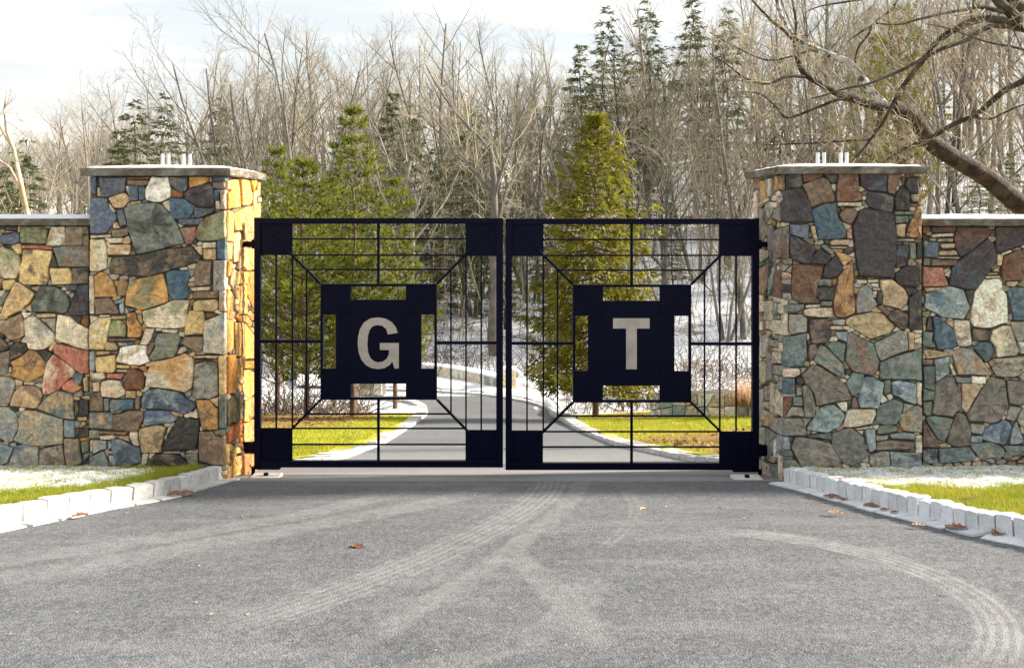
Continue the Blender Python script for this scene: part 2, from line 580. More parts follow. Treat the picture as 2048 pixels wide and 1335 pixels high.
ys = frange(-70, -6, 9)[:-1] + frange(-6, 34, 81)[:-1] + frange(34, 120, 58)[:-1] + frange(120, 520, 20)
xs = [-420, -300, -200, -140] + frange(-100, -30, 15)[:-1] + frange(-30, 30, 41)[:-1] + frange(30, 100, 15) + [140, 200, 300, 420]
grid_rows([[(x, y, terrain(x, y) - (0.03 if y < 33 else 0.0)) for x in xs] for y in ys], 'ground', M['hill'], 'structure',
          'snow-dusted woodland floor sloping away beneath the bare trees')

# kerb lines, traced on the ground: front left, front right, far left, far right
KL = [on_ground(*p) for p in ((452, 958), (330, 993), (198, 1015), (33, 1049))]
KR = [on_ground(*p) for p in ((1567.5, 966.6), (1681, 994), (1802, 1027), (1967, 1066.5), (2039, 1079))]


def extend(K, pts):
    return K + [Vector((x, y, interp(PROF, y))) for x, y in pts]


KL = extend(KL, [(KL[-1].x - 0.45, KL[-1].y - 0.9), (KL[-1].x - 1.3, KL[-1].y - 1.7), (KL[-1].x - 3.0, KL[-1].y - 2.4), (KL[-1].x - 7, KL[-1].y - 2.8)])
KR = extend(KR, [(KR[-1].x + 0.45, KR[-1].y - 0.9), (KR[-1].x + 1.3, KR[-1].y - 1.6), (KR[-1].x + 3.0, KR[-1].y - 2.3), (KR[-1].x + 7, KR[-1].y - 2.7)])
FL = [on_ground(*p) for p in ((640, 926), (698, 915), (770, 887), (829, 850), (856, 826), (853, 812), (835, 803), (780, 797), (700, 794), (560, 791))]
FR = [on_ground(*p) for p in ((1470, 938), (1381, 922), (1305, 906), (1230, 891), (1155, 861), (1093, 816), (1055, 805), (1023, 799), (962, 789), (875, 783), (760, 779), (560, 777))]
XL = sorted([(p.y, p.x) for p in KL]); XR = sorted([(p.y, p.x) for p in KR])
GATE_Y = 7.94


def mono(pts):
    out = []
    for y, x in sorted(pts):
        if not out or y > out[-1][0] + 0.01: out.append((y, x))
    return out


EL = mono(XL + [(7.5, -2.10), (8.5, -2.08), (8.75, FL[0].x - 0.1)] + [(p.y, p.x) for p in FL if p.y > 8.8])
ER = mono(XR + [(7.5, 2.02), (8.5, 2.03), (8.75, FR[0].x + 0.1)] + [(p.y, p.x) for p in FR if p.y > 8.8])
yend = min(EL[-1][0], ER[-1][0])
rows = []
for y in frange(-6, yend - 0.02, 150):
    a, b = interp(EL, y) if y > EL[0][0] else -14, interp(ER, y) if y > ER[0][0] else 14
    a, b = max(a, -14) - 0.05, min(b, 14) + 0.05
    rows.append([(lerp(a, b, i / 14), y, interp(PROF, y)) for i in range(15)])
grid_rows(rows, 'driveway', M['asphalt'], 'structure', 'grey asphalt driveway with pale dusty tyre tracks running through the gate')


# lawns
def kerb_x(K, y, side):
    kn = mono([(p.y, p.x) for p in K])
    if y < kn[0][0]: return side * 14
    return interp(kn, y) if y <= kn[-1][0] else kn[-1][1]


def front_lawn_z(x, y):
    return interp(PROF, y) + 0.085 + 0.012 * fbm(x, y, 3.0, 1.0) + 0.004 * fbm(x, y, 14.0, 5.0)


def snow_front(x, y, side):
    e = 6.15 if side < 0 else 6.25 + 0.12 * (x - 2.0)
    k = sstep(e - 0.35, e + 0.25, y + 0.28 * fbm(x, y, 2.2, 8.0))
    k *= 0.78 + 0.3 * fbm(x, y, 4.5, 2.0)
    if side < 0:
        k *= sstep(0.12, 0.45, abs(x - kerb_x(KL, y, -1)) ) * (1 - 0.8 * sstep(7.25, 7.42, y) * sstep(-3.2, -2.6, x))
    return max(0.0, min(1.0, k))


def front_lawn(side):
    K = KL if side < 0 else KR
    rows = []
    for y in [7.75 - 0.04 * i for i in range(130)]:
        x0 = kerb_x(K, min(y, 7.2), side) + side * 0.10
        xs_ = [x0 + side * (2.6 * (j / 52)) for j in range(52)] + [x0 + side * (2.6 + 12 * (j / 8) ** 1.5) for j in range(9)]
        r = []
        for x in xs_:
            s = snow_front(x, y, side)
            r.append((x, y, front_lawn_z(x, y) + 0.016 * s + 0.018 * s * max(0, fbm(x, y, 9.0, 4.0))))
        rows.append(r)
    return grid_rows(rows, 'lawn', M['lawn'], 'structure',
                     'short green turf under thinning snow in front of the ' + ('left' if side < 0 else 'right') + ' stone wall',
                     {'snow': lambda x, y, z: snow_front(x, y, side), 'litter': lambda x, y, z: 0.0})


front_lawn(-1)
front_lawn(1)


def far_z(x, y, side):
    z = interp(PROF, y) + 0.05 + 0.02 * fbm(x, y, 0.9, 2.0)
    ex = (interp(EL, y) if side < 0 else interp(ER, y))
    d = abs(x - ex)
    if side > 0: z += 0.06 * min(4.0, max(0, d - 0.6)) * sstep(10, 14, y)
    return z


def far_snow(x, y, side):
    if side < 0:
        return max(0, min(1, 0.9 * sstep(22.6, 24.2, y + 0.8 * fbm(x, y, 0.6, 1.0)) + 0.25 * max(0, fbm(x, y, 0.9, 3.0) - 0.1) + 0.8 * sstep(-6.5, -8.5, x) * sstep(12, 16, y)))
    return max(0, min(1, 0.55 * sstep(15.5, 18.5, y + fbm(x, y, 0.5, 1.0)) * sstep(3.0, 6.5, x) + 0.9 * sstep(21, 24, y)))


def far_litter(x, y, side):
    if side < 0:
        return sstep(13.5, 16.5, y + 0.9 * fbm(x, y, 0.5, 6.0)) * (1 - sstep(22, 23.5, y)) * sstep(-2.2, -3.6, x)
    return max(sstep(0.12, 0.55, x - interp(ER, y) - 0.25 * fbm(x, y, 1.1, 9.0)) * (1 - sstep(12.2, 14.2, y + 0.5 * fbm(x, y, 0.7, 3.0))), 0.9 * sstep(17, 19, y) * sstep(1.2, 2.6, x) * (1 - sstep(21, 22, y)))


def far_lawn(side):
    E = EL if side < 0 else ER
    rows = []
    for y in frange(8.6, 25.5 if side < 0 else 22.5, 100):
        x0 = interp(E, min(y, yend)) + side * 0.10
        if side < 0 and y > 25: x0 = min(x0, -2.4)
        xs_ = [x0 + side * (8 * (j / 50) ** 1.2) for j in range(51)] + [x0 + side * (8 + 20 * j / 6) for j in range(1, 7)]
        rows.append([(x, y, far_z(x, y, side)) for x in xs_])
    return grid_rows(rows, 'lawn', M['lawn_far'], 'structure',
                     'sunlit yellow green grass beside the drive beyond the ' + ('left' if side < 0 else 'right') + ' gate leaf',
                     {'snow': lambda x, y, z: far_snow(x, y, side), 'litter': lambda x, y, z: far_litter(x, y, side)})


far_lawn(-1)
far_lawn(1)

# ---------------------------------------------------------------- stone walls and pillars
TONE = dict(b=srgb(84, 98, 112), B=srgb(96, 114, 140), U=srgb(72, 108, 126), L=srgb(216, 196, 162), R=srgb(128, 84, 54), N=srgb(138, 112, 88),
            W=srgb(238, 230, 212), O=srgb(200, 146, 72), P=srgb(82, 72, 74), T=srgb(196, 164, 116), g=srgb(122, 126, 110), K=srgb(74, 70, 62),
            S=srgb(158, 150, 134), C=srgb(146, 162, 160), D=srgb(196, 120, 90), G=srgb(140, 142, 90), Y=srgb(222, 186, 116), Q=srgb(112, 128, 116),
            M=srgb(136, 126, 112))
FACES = ['LP', 'LS', 'LW', 'RP', 'RS', 'RW']
TONE_KEYS = 'bBULRNWOPTgKSCDGYQM'
# every stone as traced: face, small or not, main tone, second tone, then its outline
STONES = [
(0,0,0,0,181,354,193,354,192,378,193,387,181,390),
(0,1,3,3,194,361,199,361,199,372,194,372),
(0,0,3,3,194,375,198,375,202,392,194,392),
(0,0,0,0,199,355,253,355,250,384,232,388,215,394,204,393,201,372),
(0,0,4,4,254,355,300,354,297,359,255,359),
(0,0,5,5,255,360,298,361,296,367,287,372,255,369),
(0,0,6,6,303,354,336,354,341,378,341,393,322,403,308,403,292,399,290,381,297,368),
(0,0,0,0,338,354,375,354,375,375,369,383,357,382,342,370),
(0,0,7,7,379,354,418,354,416,363,401,370,379,375),
(0,1,3,3,419,354,423,354,423,364,418,362),
(0,0,0,0,426,353,451,353,451,362,426,362),
(0,0,0,0,426,364,449,364,450,374,442,378,426,375),
(0,0,8,8,377,378,401,370,418,367,426,375,427,411,404,414,390,410,371,397,371,387),
(0,0,4,4,343,379,365,383,366,395,342,396),
(0,1,7,7,366,384,371,386,368,394),
(0,0,1,1,258,372,276,372,277,400,259,402),
(0,0,0,0,278,374,290,374,289,399,279,400),
(0,0,3,3,251,372,257,372,259,393,252,380),
(0,0,9,7,218,396,233,390,249,386,259,396,257,403,246,415,229,415),
(0,0,1,1,180,396,215,397,216,413,234,433,229,443,212,465,181,466),
(0,0,3,3,217,405,230,422,228,425,220,418),
(0,0,2,2,233,420,246,418,253,449,240,452),
(0,0,10,11,249,416,270,409,311,406,325,412,343,430,352,446,369,486,352,489,274,508,264,479,256,457),
(0,0,3,3,325,406,338,400,341,413,340,424,328,412),
(0,0,2,1,339,397,371,399,381,409,387,421,378,435,347,438,341,424),
(0,1,9,9,379,406,390,413,387,419),
(0,0,0,0,390,415,428,418,425,424,399,435,390,434,388,421),
(0,0,0,0,357,438,393,438,407,436,399,449,360,449),
(0,1,3,3,355,447,366,451,360,455),
(0,0,14,5,359,456,391,454,390,475,382,487,372,488,369,478),
(0,0,15,4,393,462,399,449,412,435,451,421,451,474,440,479,399,482,391,472),
(0,0,0,0,429,380,438,380,438,399,429,400),
(0,0,12,12,440,381,451,380,451,418,442,418),
(0,0,3,3,430,402,437,402,441,418,431,418),
(0,1,3,3,385,487,390,475,395,486),
(0,0,3,3,406,485,431,484,431,495,406,496),
(0,0,9,9,407,498,431,498,431,519,408,518),
(0,0,2,2,434,482,451,476,451,519,435,517),
(0,0,3,3,388,494,404,492,404,510,399,507),
(0,0,9,9,226,457,226,447,233,444,239,456),
(0,0,5,5,225,460,256,456,256,469,239,474,225,473),
(0,0,3,3,181,470,193,471,221,469,221,474,192,475,182,478),
(0,0,3,3,210,476,246,476,243,485,221,486),
(0,0,9,9,246,478,258,471,261,484,258,487,246,487),
(0,0,9,3,221,490,262,489,258,509,240,509,217,509,214,500),
(0,0,3,16,181,479,208,479,213,494,214,535,196,542,180,541),
(0,0,3,3,215,515,223,517,218,535,215,534),
(0,0,11,5,223,516,261,512,296,508,325,500,382,493,401,513,399,521,368,532,343,538,316,548,296,552,252,550,221,546,220,532),
(0,0,12,12,179,544,196,543,186,550,179,550),
(0,0,3,3,179,552,187,552,189,572,188,626,179,628),
(0,0,7,7,190,552,202,544,212,546,224,560,235,590,233,593,191,593),
(0,0,5,5,239,560,252,559,256,568,252,590,237,591,236,578),
(0,0,7,15,259,563,295,554,325,547,331,568,336,593,335,603,297,616,280,619,251,610,253,585),
(0,0,2,2,333,546,346,541,379,543,378,554,374,569,379,593,365,598,346,599,336,582),
(0,0,5,12,396,521,423,522,420,569,390,570,391,534),
(0,0,12,12,427,521,451,521,451,581,427,581),
(0,0,3,3,377,559,388,552,388,563,378,563),
(0,0,9,9,375,565,388,565,388,572,375,573),
(0,0,3,3,379,575,419,573,419,580,387,582),
(0,0,5,5,388,584,436,582,435,595,387,596),
(0,0,12,7,438,581,451,582,451,622,438,621),
(0,0,5,5,188,598,220,595,237,622,236,627,192,628),
(0,0,13,13,227,603,248,595,247,603,230,608),
(0,0,13,13,239,609,247,604,248,626,240,626),
(0,1,3,3,250,615,256,623,251,628),
(0,0,3,3,253,615,273,619,258,623),
(0,0,3,15,286,622,314,615,346,601,378,601,375,619,374,636,369,653,352,656,316,655,295,653,287,641),
(0,0,9,16,387,607,394,601,431,599,436,606,435,615,428,622,388,621),
(0,1,3,3,378,615,382,615,381,622,375,627),
(0,0,5,5,379,600,388,600,384,612,379,613),
(0,0,16,16,379,622,406,623,409,644,407,667,371,669,370,656,374,636),
(0,0,4,4,410,626,435,628,412,638),
(0,0,3,13,410,642,451,625,451,708,407,705,408,673),
(0,0,3,3,179,632,199,634,180,647),
(0,0,16,3,180,650,199,636,223,634,218,658,212,685,208,698,179,697,179,666),
(0,0,9,9,223,632,252,631,252,637,224,638),
(0,0,15,15,226,640,242,641,252,651,251,673,218,672,220,656),
(0,0,7,4,256,626,271,625,275,642,283,653,280,673,256,673,255,644),
(0,0,9,9,273,628,281,629,286,648,278,645),
(0,0,5,5,219,677,275,676,270,680,219,681),
(0,0,3,3,325,658,355,659,354,666,325,664),
(0,1,9,9,311,657,323,657,322,661,311,661),
(0,0,3,3,290,658,308,657,302,677,293,690,280,688),
(0,0,9,9,306,666,315,665,308,677,304,675),
(0,0,10,15,316,668,355,666,360,678,353,704,347,713,306,720,300,713,312,694,311,682),
(0,0,5,5,299,685,311,684,302,704,296,712,292,706),
(0,0,3,3,357,664,368,664,368,673,358,672),
(0,0,5,9,369,674,406,674,406,696,397,705,384,699,365,687),
(0,0,3,3,360,696,369,693,374,699,363,706,354,707),
(0,0,11,11,374,698,384,699,381,706,372,703),
(0,0,9,9,387,712,436,711,434,716,390,715),
(0,1,13,13,390,720,410,719,390,725),
(0,0,12,11,391,729,410,722,425,723,435,729,435,789,419,797,394,797,385,791,388,757),
(0,0,16,16,437,712,451,711,451,788,439,788),
(0,0,6,9,242,695,273,690,293,692,292,707,300,722,281,729,261,728,232,722,240,704),
(0,0,9,9,212,684,229,685,234,694,233,699,212,699),
(0,0,12,12,234,685,251,685,255,692,237,691),
(0,0,0,0,253,684,268,684,267,690,256,692),
(0,0,9,9,191,703,220,703,217,707,192,710),
(0,0,3,3,221,702,237,702,233,708,223,706),
(0,0,16,16,192,715,229,710,230,728,228,741,223,745,193,743,191,726),
(0,0,13,13,180,703,189,703,189,740,180,741),
(0,0,16,16,232,730,258,731,256,737,232,735),
(0,0,3,3,233,740,253,740,252,744,233,743),
(0,0,14,14,274,734,290,732,295,743,287,741),
(0,0,4,4,255,740,267,737,284,745,289,756,287,778,253,778,251,767),
(0,0,3,7,302,723,341,717,369,707,387,718,387,743,383,775,371,783,346,777,292,771,295,745,300,735),
(0,0,3,3,186,746,207,745,210,756,201,758,186,756),
(0,0,14,14,215,747,248,748,242,757,214,756),
(0,1,3,3,249,751,255,750,251,763,246,760),
(0,0,9,9,186,765,198,763,198,782,187,782),
(0,0,3,14,203,763,218,760,239,762,250,781,249,789,234,795,204,792,201,779),
(0,0,9,9,253,781,271,782,271,795,252,794),
(0,0,0,13,286,788,295,779,319,777,338,782,355,783,366,791,371,798,390,806,390,813,374,828,346,820,338,818,284,816,283,804),
(0,0,13,13,369,786,382,779,381,792,372,795),
(0,0,5,5,275,792,280,791,278,817,271,817,270,798),
(0,0,5,11,179,788,199,784,205,795,206,820,180,822),
(0,0,10,10,208,797,218,797,218,820,210,820),
(0,0,2,2,221,800,267,798,265,816,249,818,240,825,224,825,220,813),
(0,0,7,5,392,800,418,800,435,819,436,857,406,858,399,830),
(0,0,9,9,419,798,436,795,436,813,425,804),
(0,0,10,10,438,794,451,794,451,855,438,855),
(0,0,3,3,381,829,393,817,396,836,379,832),
(0,0,10,7,179,825,224,825,225,858,179,855),
(0,0,5,11,227,828,243,827,258,821,287,822,286,837,275,862,258,861,227,858),
(0,0,1,13,290,822,338,822,352,839,347,843,292,850,287,847),
(0,1,3,3,346,834,353,831,353,839,349,840),
(0,0,11,8,356,833,375,837,399,840,397,865,391,897,328,899,325,896,333,878,349,853),
(0,0,9,5,278,858,312,850,331,853,325,880,322,904,284,905,278,874),
(0,0,3,3,333,865,336,855,344,853,337,866),
(0,1,3,3,328,874,334,866,331,881),
(0,0,10,10,179,860,199,861,199,875,179,875),
(0,0,5,5,201,862,255,863,251,869,224,867,201,866),
(0,0,3,3,201,871,226,869,230,874,220,878,201,877),
(0,0,9,9,234,872,255,872,258,883,234,875),
(0,0,3,3,259,863,274,863,278,891,268,890,259,874),
(0,0,5,5,399,863,425,862,431,871,448,874,451,931,426,929,399,921),
(0,0,10,10,428,860,448,860,448,871,432,868),
(0,0,13,13,186,880,212,881,211,897,186,907),
(0,0,9,9,180,880,185,880,185,903,180,903),
(0,0,13,13,215,883,221,883,222,897,215,897),
(0,0,0,13,223,885,233,878,243,880,270,893,280,896,282,924,253,934,236,934,230,921,224,900),
(0,0,10,10,180,915,207,902,215,921,218,935,207,939,193,934,180,926),
(0,0,13,13,218,910,227,912,233,926,229,931,220,921),
(0,1,5,5,215,902,226,902,224,907,215,907),
(0,0,11,11,233,937,273,929,273,943,243,943),
(0,0,3,3,286,907,297,907,293,926,283,928),
(0,0,11,5,296,922,311,909,333,907,360,911,374,926,375,938,331,941,295,939),
(0,0,12,12,360,905,368,903,370,916,362,912),
(0,0,12,15,372,908,394,907,395,932,379,932,374,919),
(0,0,12,12,372,903,381,899,395,899,395,906,372,905),
(0,0,12,12,325,903,359,902,357,907,327,906),
(0,0,11,11,381,935,399,926,425,932,419,941,381,943),
(0,0,11,11,182,935,214,938,230,935,232,944,182,947),
(0,0,12,5,275,941,285,940,294,940,296,941,294,947,293,950,275,950),
(0,0,12,12,378,795,384,792,390,796,392,798,388,803,379,799,376,797),
(0,0,3,15,359,538,360,536,373,533,375,538,373,540,365,540,360,539),
(0,0,9,9,261,404,278,402,280,402,281,406,281,406,265,409,263,407),
(0,0,12,9,376,540,378,539,389,539,388,549,386,551,382,553,381,552),
(0,0,3,3,428,624,434,618,441,624,443,625,441,627,438,628,430,625),
(0,0,9,9,270,623,274,619,282,621,284,623,284,626,282,628,273,626),
(0,0,9,9,342,823,344,822,363,827,365,828,365,833,348,831,345,828),
(0,0,3,9,280,780,291,773,297,774,299,775,297,777,287,785,282,782),
(0,0,3,15,327,849,330,847,345,845,349,847,348,850,346,852,334,854),
(0,0,3,3,422,940,434,939,440,942,440,944,437,950,423,950,422,946),
(0,0,12,12,275,929,280,927,292,929,293,930,292,938,283,939,275,939),
(0,0,12,9,210,900,213,897,216,899,216,912,215,913,213,912,208,902),
(0,0,12,12,391,705,404,700,405,702,408,708,406,709,392,709,391,706),
(0,1,3,3,420,572,423,568,425,570,425,579,423,580,421,579,420,572),
(0,0,12,12,219,551,222,548,225,548,239,550,238,553,233,559,226,560),
(0,0,9,15,381,946,381,945,390,944,398,944,399,946,400,950,380,950),
(0,1,3,3,290,729,292,727,297,725,298,725,299,727,299,732,292,732),
(0,0,12,12,206,542,208,540,215,536,218,538,220,547,217,549,207,543),
(0,0,3,3,344,942,352,942,359,942,358,946,357,950,347,950,341,943),
(0,1,3,12,356,659,358,657,366,655,368,657,368,660,366,662,358,662),
(0,0,7,15,374,598,380,587,386,586,385,592,385,595,384,596,376,598),
(0,0,3,3,225,595,236,592,240,595,237,597,230,600,226,601,223,597),
(0,0,5,15,179,390,190,390,192,391,192,392,190,394,179,396),
(0,1,12,15,212,483,213,482,217,485,220,488,218,492,216,493,214,491),
(0,1,9,9,359,688,361,680,363,680,365,681,365,681,364,688),
(0,0,12,15,256,561,258,555,259,553,268,553,272,558,271,558,257,563),
(0,0,3,3,369,829,381,823,384,824,379,834,378,835,376,835,369,834),
(0,1,12,12,384,488,389,489,391,490,393,491,386,494,386,494,382,490),
(0,0,12,12,299,908,301,906,308,906,309,908,301,916,299,917,298,915),
(0,1,5,5,301,681,302,680,304,677,308,679,309,681,308,682,302,683),
(0,0,12,5,226,947,234,942,236,941,247,945,248,946,248,950,227,950),
(0,1,7,7,240,761,243,758,244,760,249,765,249,771,248,772,246,771),
(0,0,5,5,214,466,221,456,223,454,225,458,223,465,221,467,215,467),
(0,1,12,12,218,925,220,923,222,925,225,929,224,930,220,932,220,932),
(0,0,12,12,179,742,184,743,186,744,184,753,181,754,179,755),
(0,0,7,15,343,494,344,493,353,491,360,490,363,493,360,494,345,496),
(0,1,3,15,179,777,180,777,184,777,186,783,185,785,179,786),
(0,0,9,5,269,683,273,680,279,681,278,687,277,688,271,688,270,686),
(0,0,7,5,284,651,288,647,290,649,294,654,287,661,285,663,284,661),
(0,0,7,7,261,730,272,731,273,732,274,736,272,737,261,736,259,734),
(0,1,12,12,430,420,439,420,440,422,439,423,436,424,434,424,431,421),
(0,0,3,3,376,531,390,526,391,528,389,537,381,537,378,537,376,532),
(0,1,9,5,424,720,426,718,434,718,435,720,435,725,434,726,426,721),
(0,0,9,9,402,944,403,944,416,943,419,943,419,950,404,950,403,948),
(0,1,5,12,179,904,182,905,184,907,186,909,184,911,179,914),
(0,0,5,5,307,942,325,943,327,943,322,949,320,950,317,950,312,947),
(0,1,12,12,400,854,401,853,403,854,405,859,403,861,401,861,400,860),
(0,0,12,12,251,945,271,945,271,950,251,950,251,947),
(0,1,7,7,244,641,246,640,251,639,251,639,253,641,253,647,251,648),
(0,0,3,3,197,948,203,948,220,947,223,947,223,950,197,950),
(0,0,3,5,361,945,362,941,377,938,379,939,379,943,377,950,361,950),
(0,0,5,15,198,632,200,630,212,630,217,630,219,631,217,633,201,634),
(0,1,9,12,381,434,384,429,385,428,387,430,388,434,386,436,382,436),
(0,0,12,12,438,933,439,932,452,932,452,939,445,940,442,940,438,938),
(0,1,3,3,286,745,288,744,291,745,292,746,292,751,290,753,289,751),
(0,0,7,7,227,562,234,561,236,562,236,564,235,573,233,575,231,574),
(0,0,3,5,179,761,180,762,183,763,185,764,184,775,179,775),
(0,1,5,12,222,935,223,934,226,931,231,930,233,932,234,935,233,936),
(0,1,12,9,179,927,183,930,185,932,183,933,179,936),
(0,1,3,15,338,594,339,593,341,594,344,599,342,601,339,602,337,600),
(0,0,5,5,261,503,262,502,270,502,271,507,270,509,262,510,260,508),
(0,1,12,9,222,880,231,870,234,871,229,878,228,880,224,882,223,882),
(0,1,3,5,241,795,243,794,248,792,250,793,251,795,249,797,243,797),
(0,0,3,3,440,950,441,948,444,942,447,942,450,941,452,941,452,950),
(0,1,3,3,262,498,263,494,265,492,267,495,269,499,269,500,262,500),
(0,1,9,9,283,849,285,847,290,852,288,853,285,854,283,854,282,853),
(0,1,7,7,380,577,385,582,386,583,386,584,383,585,380,585,378,579),
(0,1,9,12,284,402,290,400,295,402,297,404,295,405,288,406,284,406),
(0,1,3,9,393,488,398,484,402,484,404,486,404,488,401,490,397,491),
(0,1,7,7,424,937,426,934,428,932,435,932,435,934,434,937,424,938),
(0,0,3,9,377,709,378,707,386,702,388,705,389,709,384,713,378,710),
(0,0,9,9,273,782,276,781,283,785,284,787,282,791,275,791,273,789),
(0,1,3,5,252,411,258,405,258,405,261,409,262,410,261,410,254,413),
(0,0,3,3,325,949,329,945,331,943,337,943,343,950,325,950),
(0,0,12,12,179,757,183,756,184,756,200,760,201,763,187,762,179,758),
(0,1,3,3,363,489,365,489,370,488,373,491,371,492,368,493,367,493),
(0,1,3,15,280,819,282,816,289,818,291,820,289,822,288,822,281,820),
(0,0,12,12,238,560,240,554,243,551,246,551,256,552,254,558,253,558),
(0,0,5,5,296,950,297,947,300,943,301,942,303,943,309,947,312,950),
(2,1,16,16,0,453,9,452,9,458,0,455),
(2,1,7,7,0,458,7,459,7,465,0,466),
(2,0,11,11,12,453,35,453,35,460,13,460),
(2,1,3,3,8,464,11,462,30,463,9,465),
(2,0,1,1,0,471,33,464,38,469,39,483,28,489,6,486,0,482),
(2,0,15,4,42,453,85,453,93,460,92,486,81,487,41,485,40,469),
(2,0,9,6,103,453,129,453,131,489,112,491,92,491,95,479),
(2,0,5,12,132,453,165,453,167,469,166,490,131,490),
(2,0,5,5,166,453,178,453,178,469,168,468),
(2,0,5,5,168,471,178,470,178,491,167,490),
(2,0,14,14,44,491,68,490,92,492,106,494,103,499,74,497,44,496),
(2,0,16,16,24,492,39,487,42,492,44,505,37,509,31,501),
(2,1,3,3,6,491,22,491,18,494),
(2,0,3,15,0,489,10,497,20,500,29,503,39,515,39,531,36,545,32,556,7,556,0,545),
(2,0,16,8,47,498,74,499,104,502,102,518,96,534,96,561,94,569,52,569,40,562,39,537,45,524),
(2,0,10,5,107,496,127,492,178,492,178,533,118,532,115,520),
(2,0,11,11,105,505,116,532,110,534,99,534,102,518),
(2,0,16,3,101,536,137,536,142,545,144,566,137,568,104,569,100,545),
(2,0,8,8,145,537,178,534,177,566,146,568),
(2,0,16,16,5,561,28,559,30,562,19,579,7,579),
(2,0,16,9,30,565,38,565,68,588,59,604,42,620,13,634,2,627,12,601),
(2,0,3,3,59,575,77,572,78,579,73,583),
(2,0,10,11,77,578,85,572,98,571,115,576,130,585,138,600,138,612,135,622,125,626,88,622,67,623,64,605,72,595),
(2,0,0,0,130,570,154,571,154,579,134,580),
(2,1,3,3,111,571,127,571,126,574),
(2,0,12,12,139,587,146,585,148,589,145,595,140,594),
(2,0,8,0,156,571,177,569,177,628,141,631,139,620,149,597,154,584),
(2,0,9,9,48,617,59,609,62,608,63,624),
(2,0,6,6,43,625,62,626,56,632,48,636),
(2,0,9,5,1,654,20,636,42,627,48,644,48,670,35,678,20,678,0,661),
(2,0,3,12,49,639,66,631,77,638,107,666,110,680,104,686,90,697,70,698,58,696,53,677),
(2,0,9,9,72,628,110,627,112,633,76,635),
(2,0,12,12,86,637,111,636,110,665,99,652),
(2,0,3,13,117,629,140,633,156,647,177,658,178,699,146,691,123,682,113,677,114,655),
(2,0,11,11,146,633,165,631,161,644,156,645),
(2,0,4,4,166,630,177,630,177,655,162,645),
(2,0,11,11,-6,565,4,563,4,574,-4,579),
(2,0,3,3,-6,581,10,581,6,591,0,593),
(2,0,10,10,-6,596,18,581,10,599,3,612,-6,612),
(2,0,10,10,-8,628,4,638,4,645,-6,648),
(2,0,8,8,-8,672,4,676,19,693,10,699,-6,705),
(2,0,11,11,21,690,31,685,49,686,56,697,53,700,42,709,24,717,21,722,20,699),
(2,0,3,3,42,681,50,672,53,685,43,684),
(2,0,10,5,-12,709,18,701,19,719,15,746,-8,751),
(2,0,7,5,21,724,42,714,59,699,70,702,83,715,91,725,88,747,64,761,55,764,23,752,27,732),
(2,0,11,11,75,702,82,699,94,700,104,707,93,725,88,716),
(2,0,9,9,104,683,113,684,102,702,97,699),
(2,0,14,14,113,687,128,691,177,701,178,744,164,747,155,742,130,721,109,706,107,696),
(2,0,14,3,105,709,130,725,149,741,145,752,127,767,118,778,98,787,87,788,85,771,88,748,93,726),
(2,0,0,0,146,752,150,745,160,745,167,750,161,767,156,768,146,761),
(2,0,14,7,126,769,143,758,164,775,149,785,141,783,125,777),
(2,0,9,9,166,756,175,752,176,783,168,782),
(2,0,12,10,-15,753,18,753,32,763,27,781,18,806,-12,805),
(2,0,9,5,28,785,42,772,63,772,76,776,84,790,81,800,74,815,72,816,20,811,22,800),
(2,0,10,9,87,801,98,790,115,782,137,784,146,789,148,822,150,837,126,835,75,816),
(2,0,12,13,-19,812,13,813,32,827,36,838,36,859,29,869,25,882,15,883,-13,868),
(2,0,12,9,42,832,48,821,69,822,125,837,126,851,125,887,87,891,48,887,28,879,37,864),
(2,1,3,3,34,835,39,837,39,850,37,851),
(2,0,13,13,129,840,148,841,150,874,129,873),
(2,0,10,10,149,842,163,841,157,854,150,855),
(2,0,11,11,159,856,177,857,177,873,157,874),
(2,0,8,8,160,798,176,798,177,829,158,831),
(2,0,11,11,150,801,157,801,157,829,151,829),
(2,0,9,9,154,834,173,833,172,841,157,840),
(2,0,13,13,-19,875,27,896,14,924,-13,936),
(2,0,12,1,31,892,48,888,76,893,78,940,61,939,18,931),
(2,0,5,12,80,899,125,889,132,940,102,941,79,939),
(2,0,10,10,129,877,158,878,164,924,135,935,130,905),
(2,0,10,10,162,884,178,880,178,902,165,906),
(2,0,12,12,167,908,178,905,178,912,167,922),
(2,0,13,13,153,934,178,926,178,947,153,945),
(2,0,11,11,8,941,23,934,42,943,38,947,8,947),
(2,0,13,13,18,887,32,884,31,892,25,894),
(2,0,5,5,-70,814,-36,808,-26,810,-21,816,-20,827,-64,850,-70,850),
(2,0,5,15,-70,491,-38,475,-27,476,-18,481,-14,504,-45,509,-70,499),
(2,0,7,12,-70,677,-31,673,-15,682,-11,688,-8,705,-12,707,-70,707),
(2,0,9,15,-29,608,-26,606,-8,599,4,616,1,624,-15,627,-29,628),
(2,0,18,18,-70,599,-36,607,-33,609,-33,631,-34,633,-66,636,-70,636),
(2,0,11,11,-49,898,-26,891,-19,893,-16,923,-31,927,-34,927,-42,914),
(2,0,9,9,133,942,134,939,137,936,151,938,151,945,144,950,139,950),
(2,0,7,7,-34,541,-2,537,3,554,-4,556,-27,558,-30,555,-35,542),
(2,0,5,5,67,761,82,753,85,754,84,763,79,764,70,765,67,762),
(2,0,12,9,-70,543,-41,540,-39,541,-30,560,-30,569,-48,574,-70,578),
(2,0,5,12,147,789,149,787,162,779,164,780,166,789,159,793,148,791),
(2,0,11,15,-70,853,-64,852,-23,867,-25,880,-28,889,-52,896,-70,893),
(2,0,12,12,-47,452,-1,452,-2,456,-16,466,-29,474,-37,472,-42,464),
(2,0,10,5,-70,639,-59,637,-34,635,-26,641,-19,655,-32,671,-70,675),
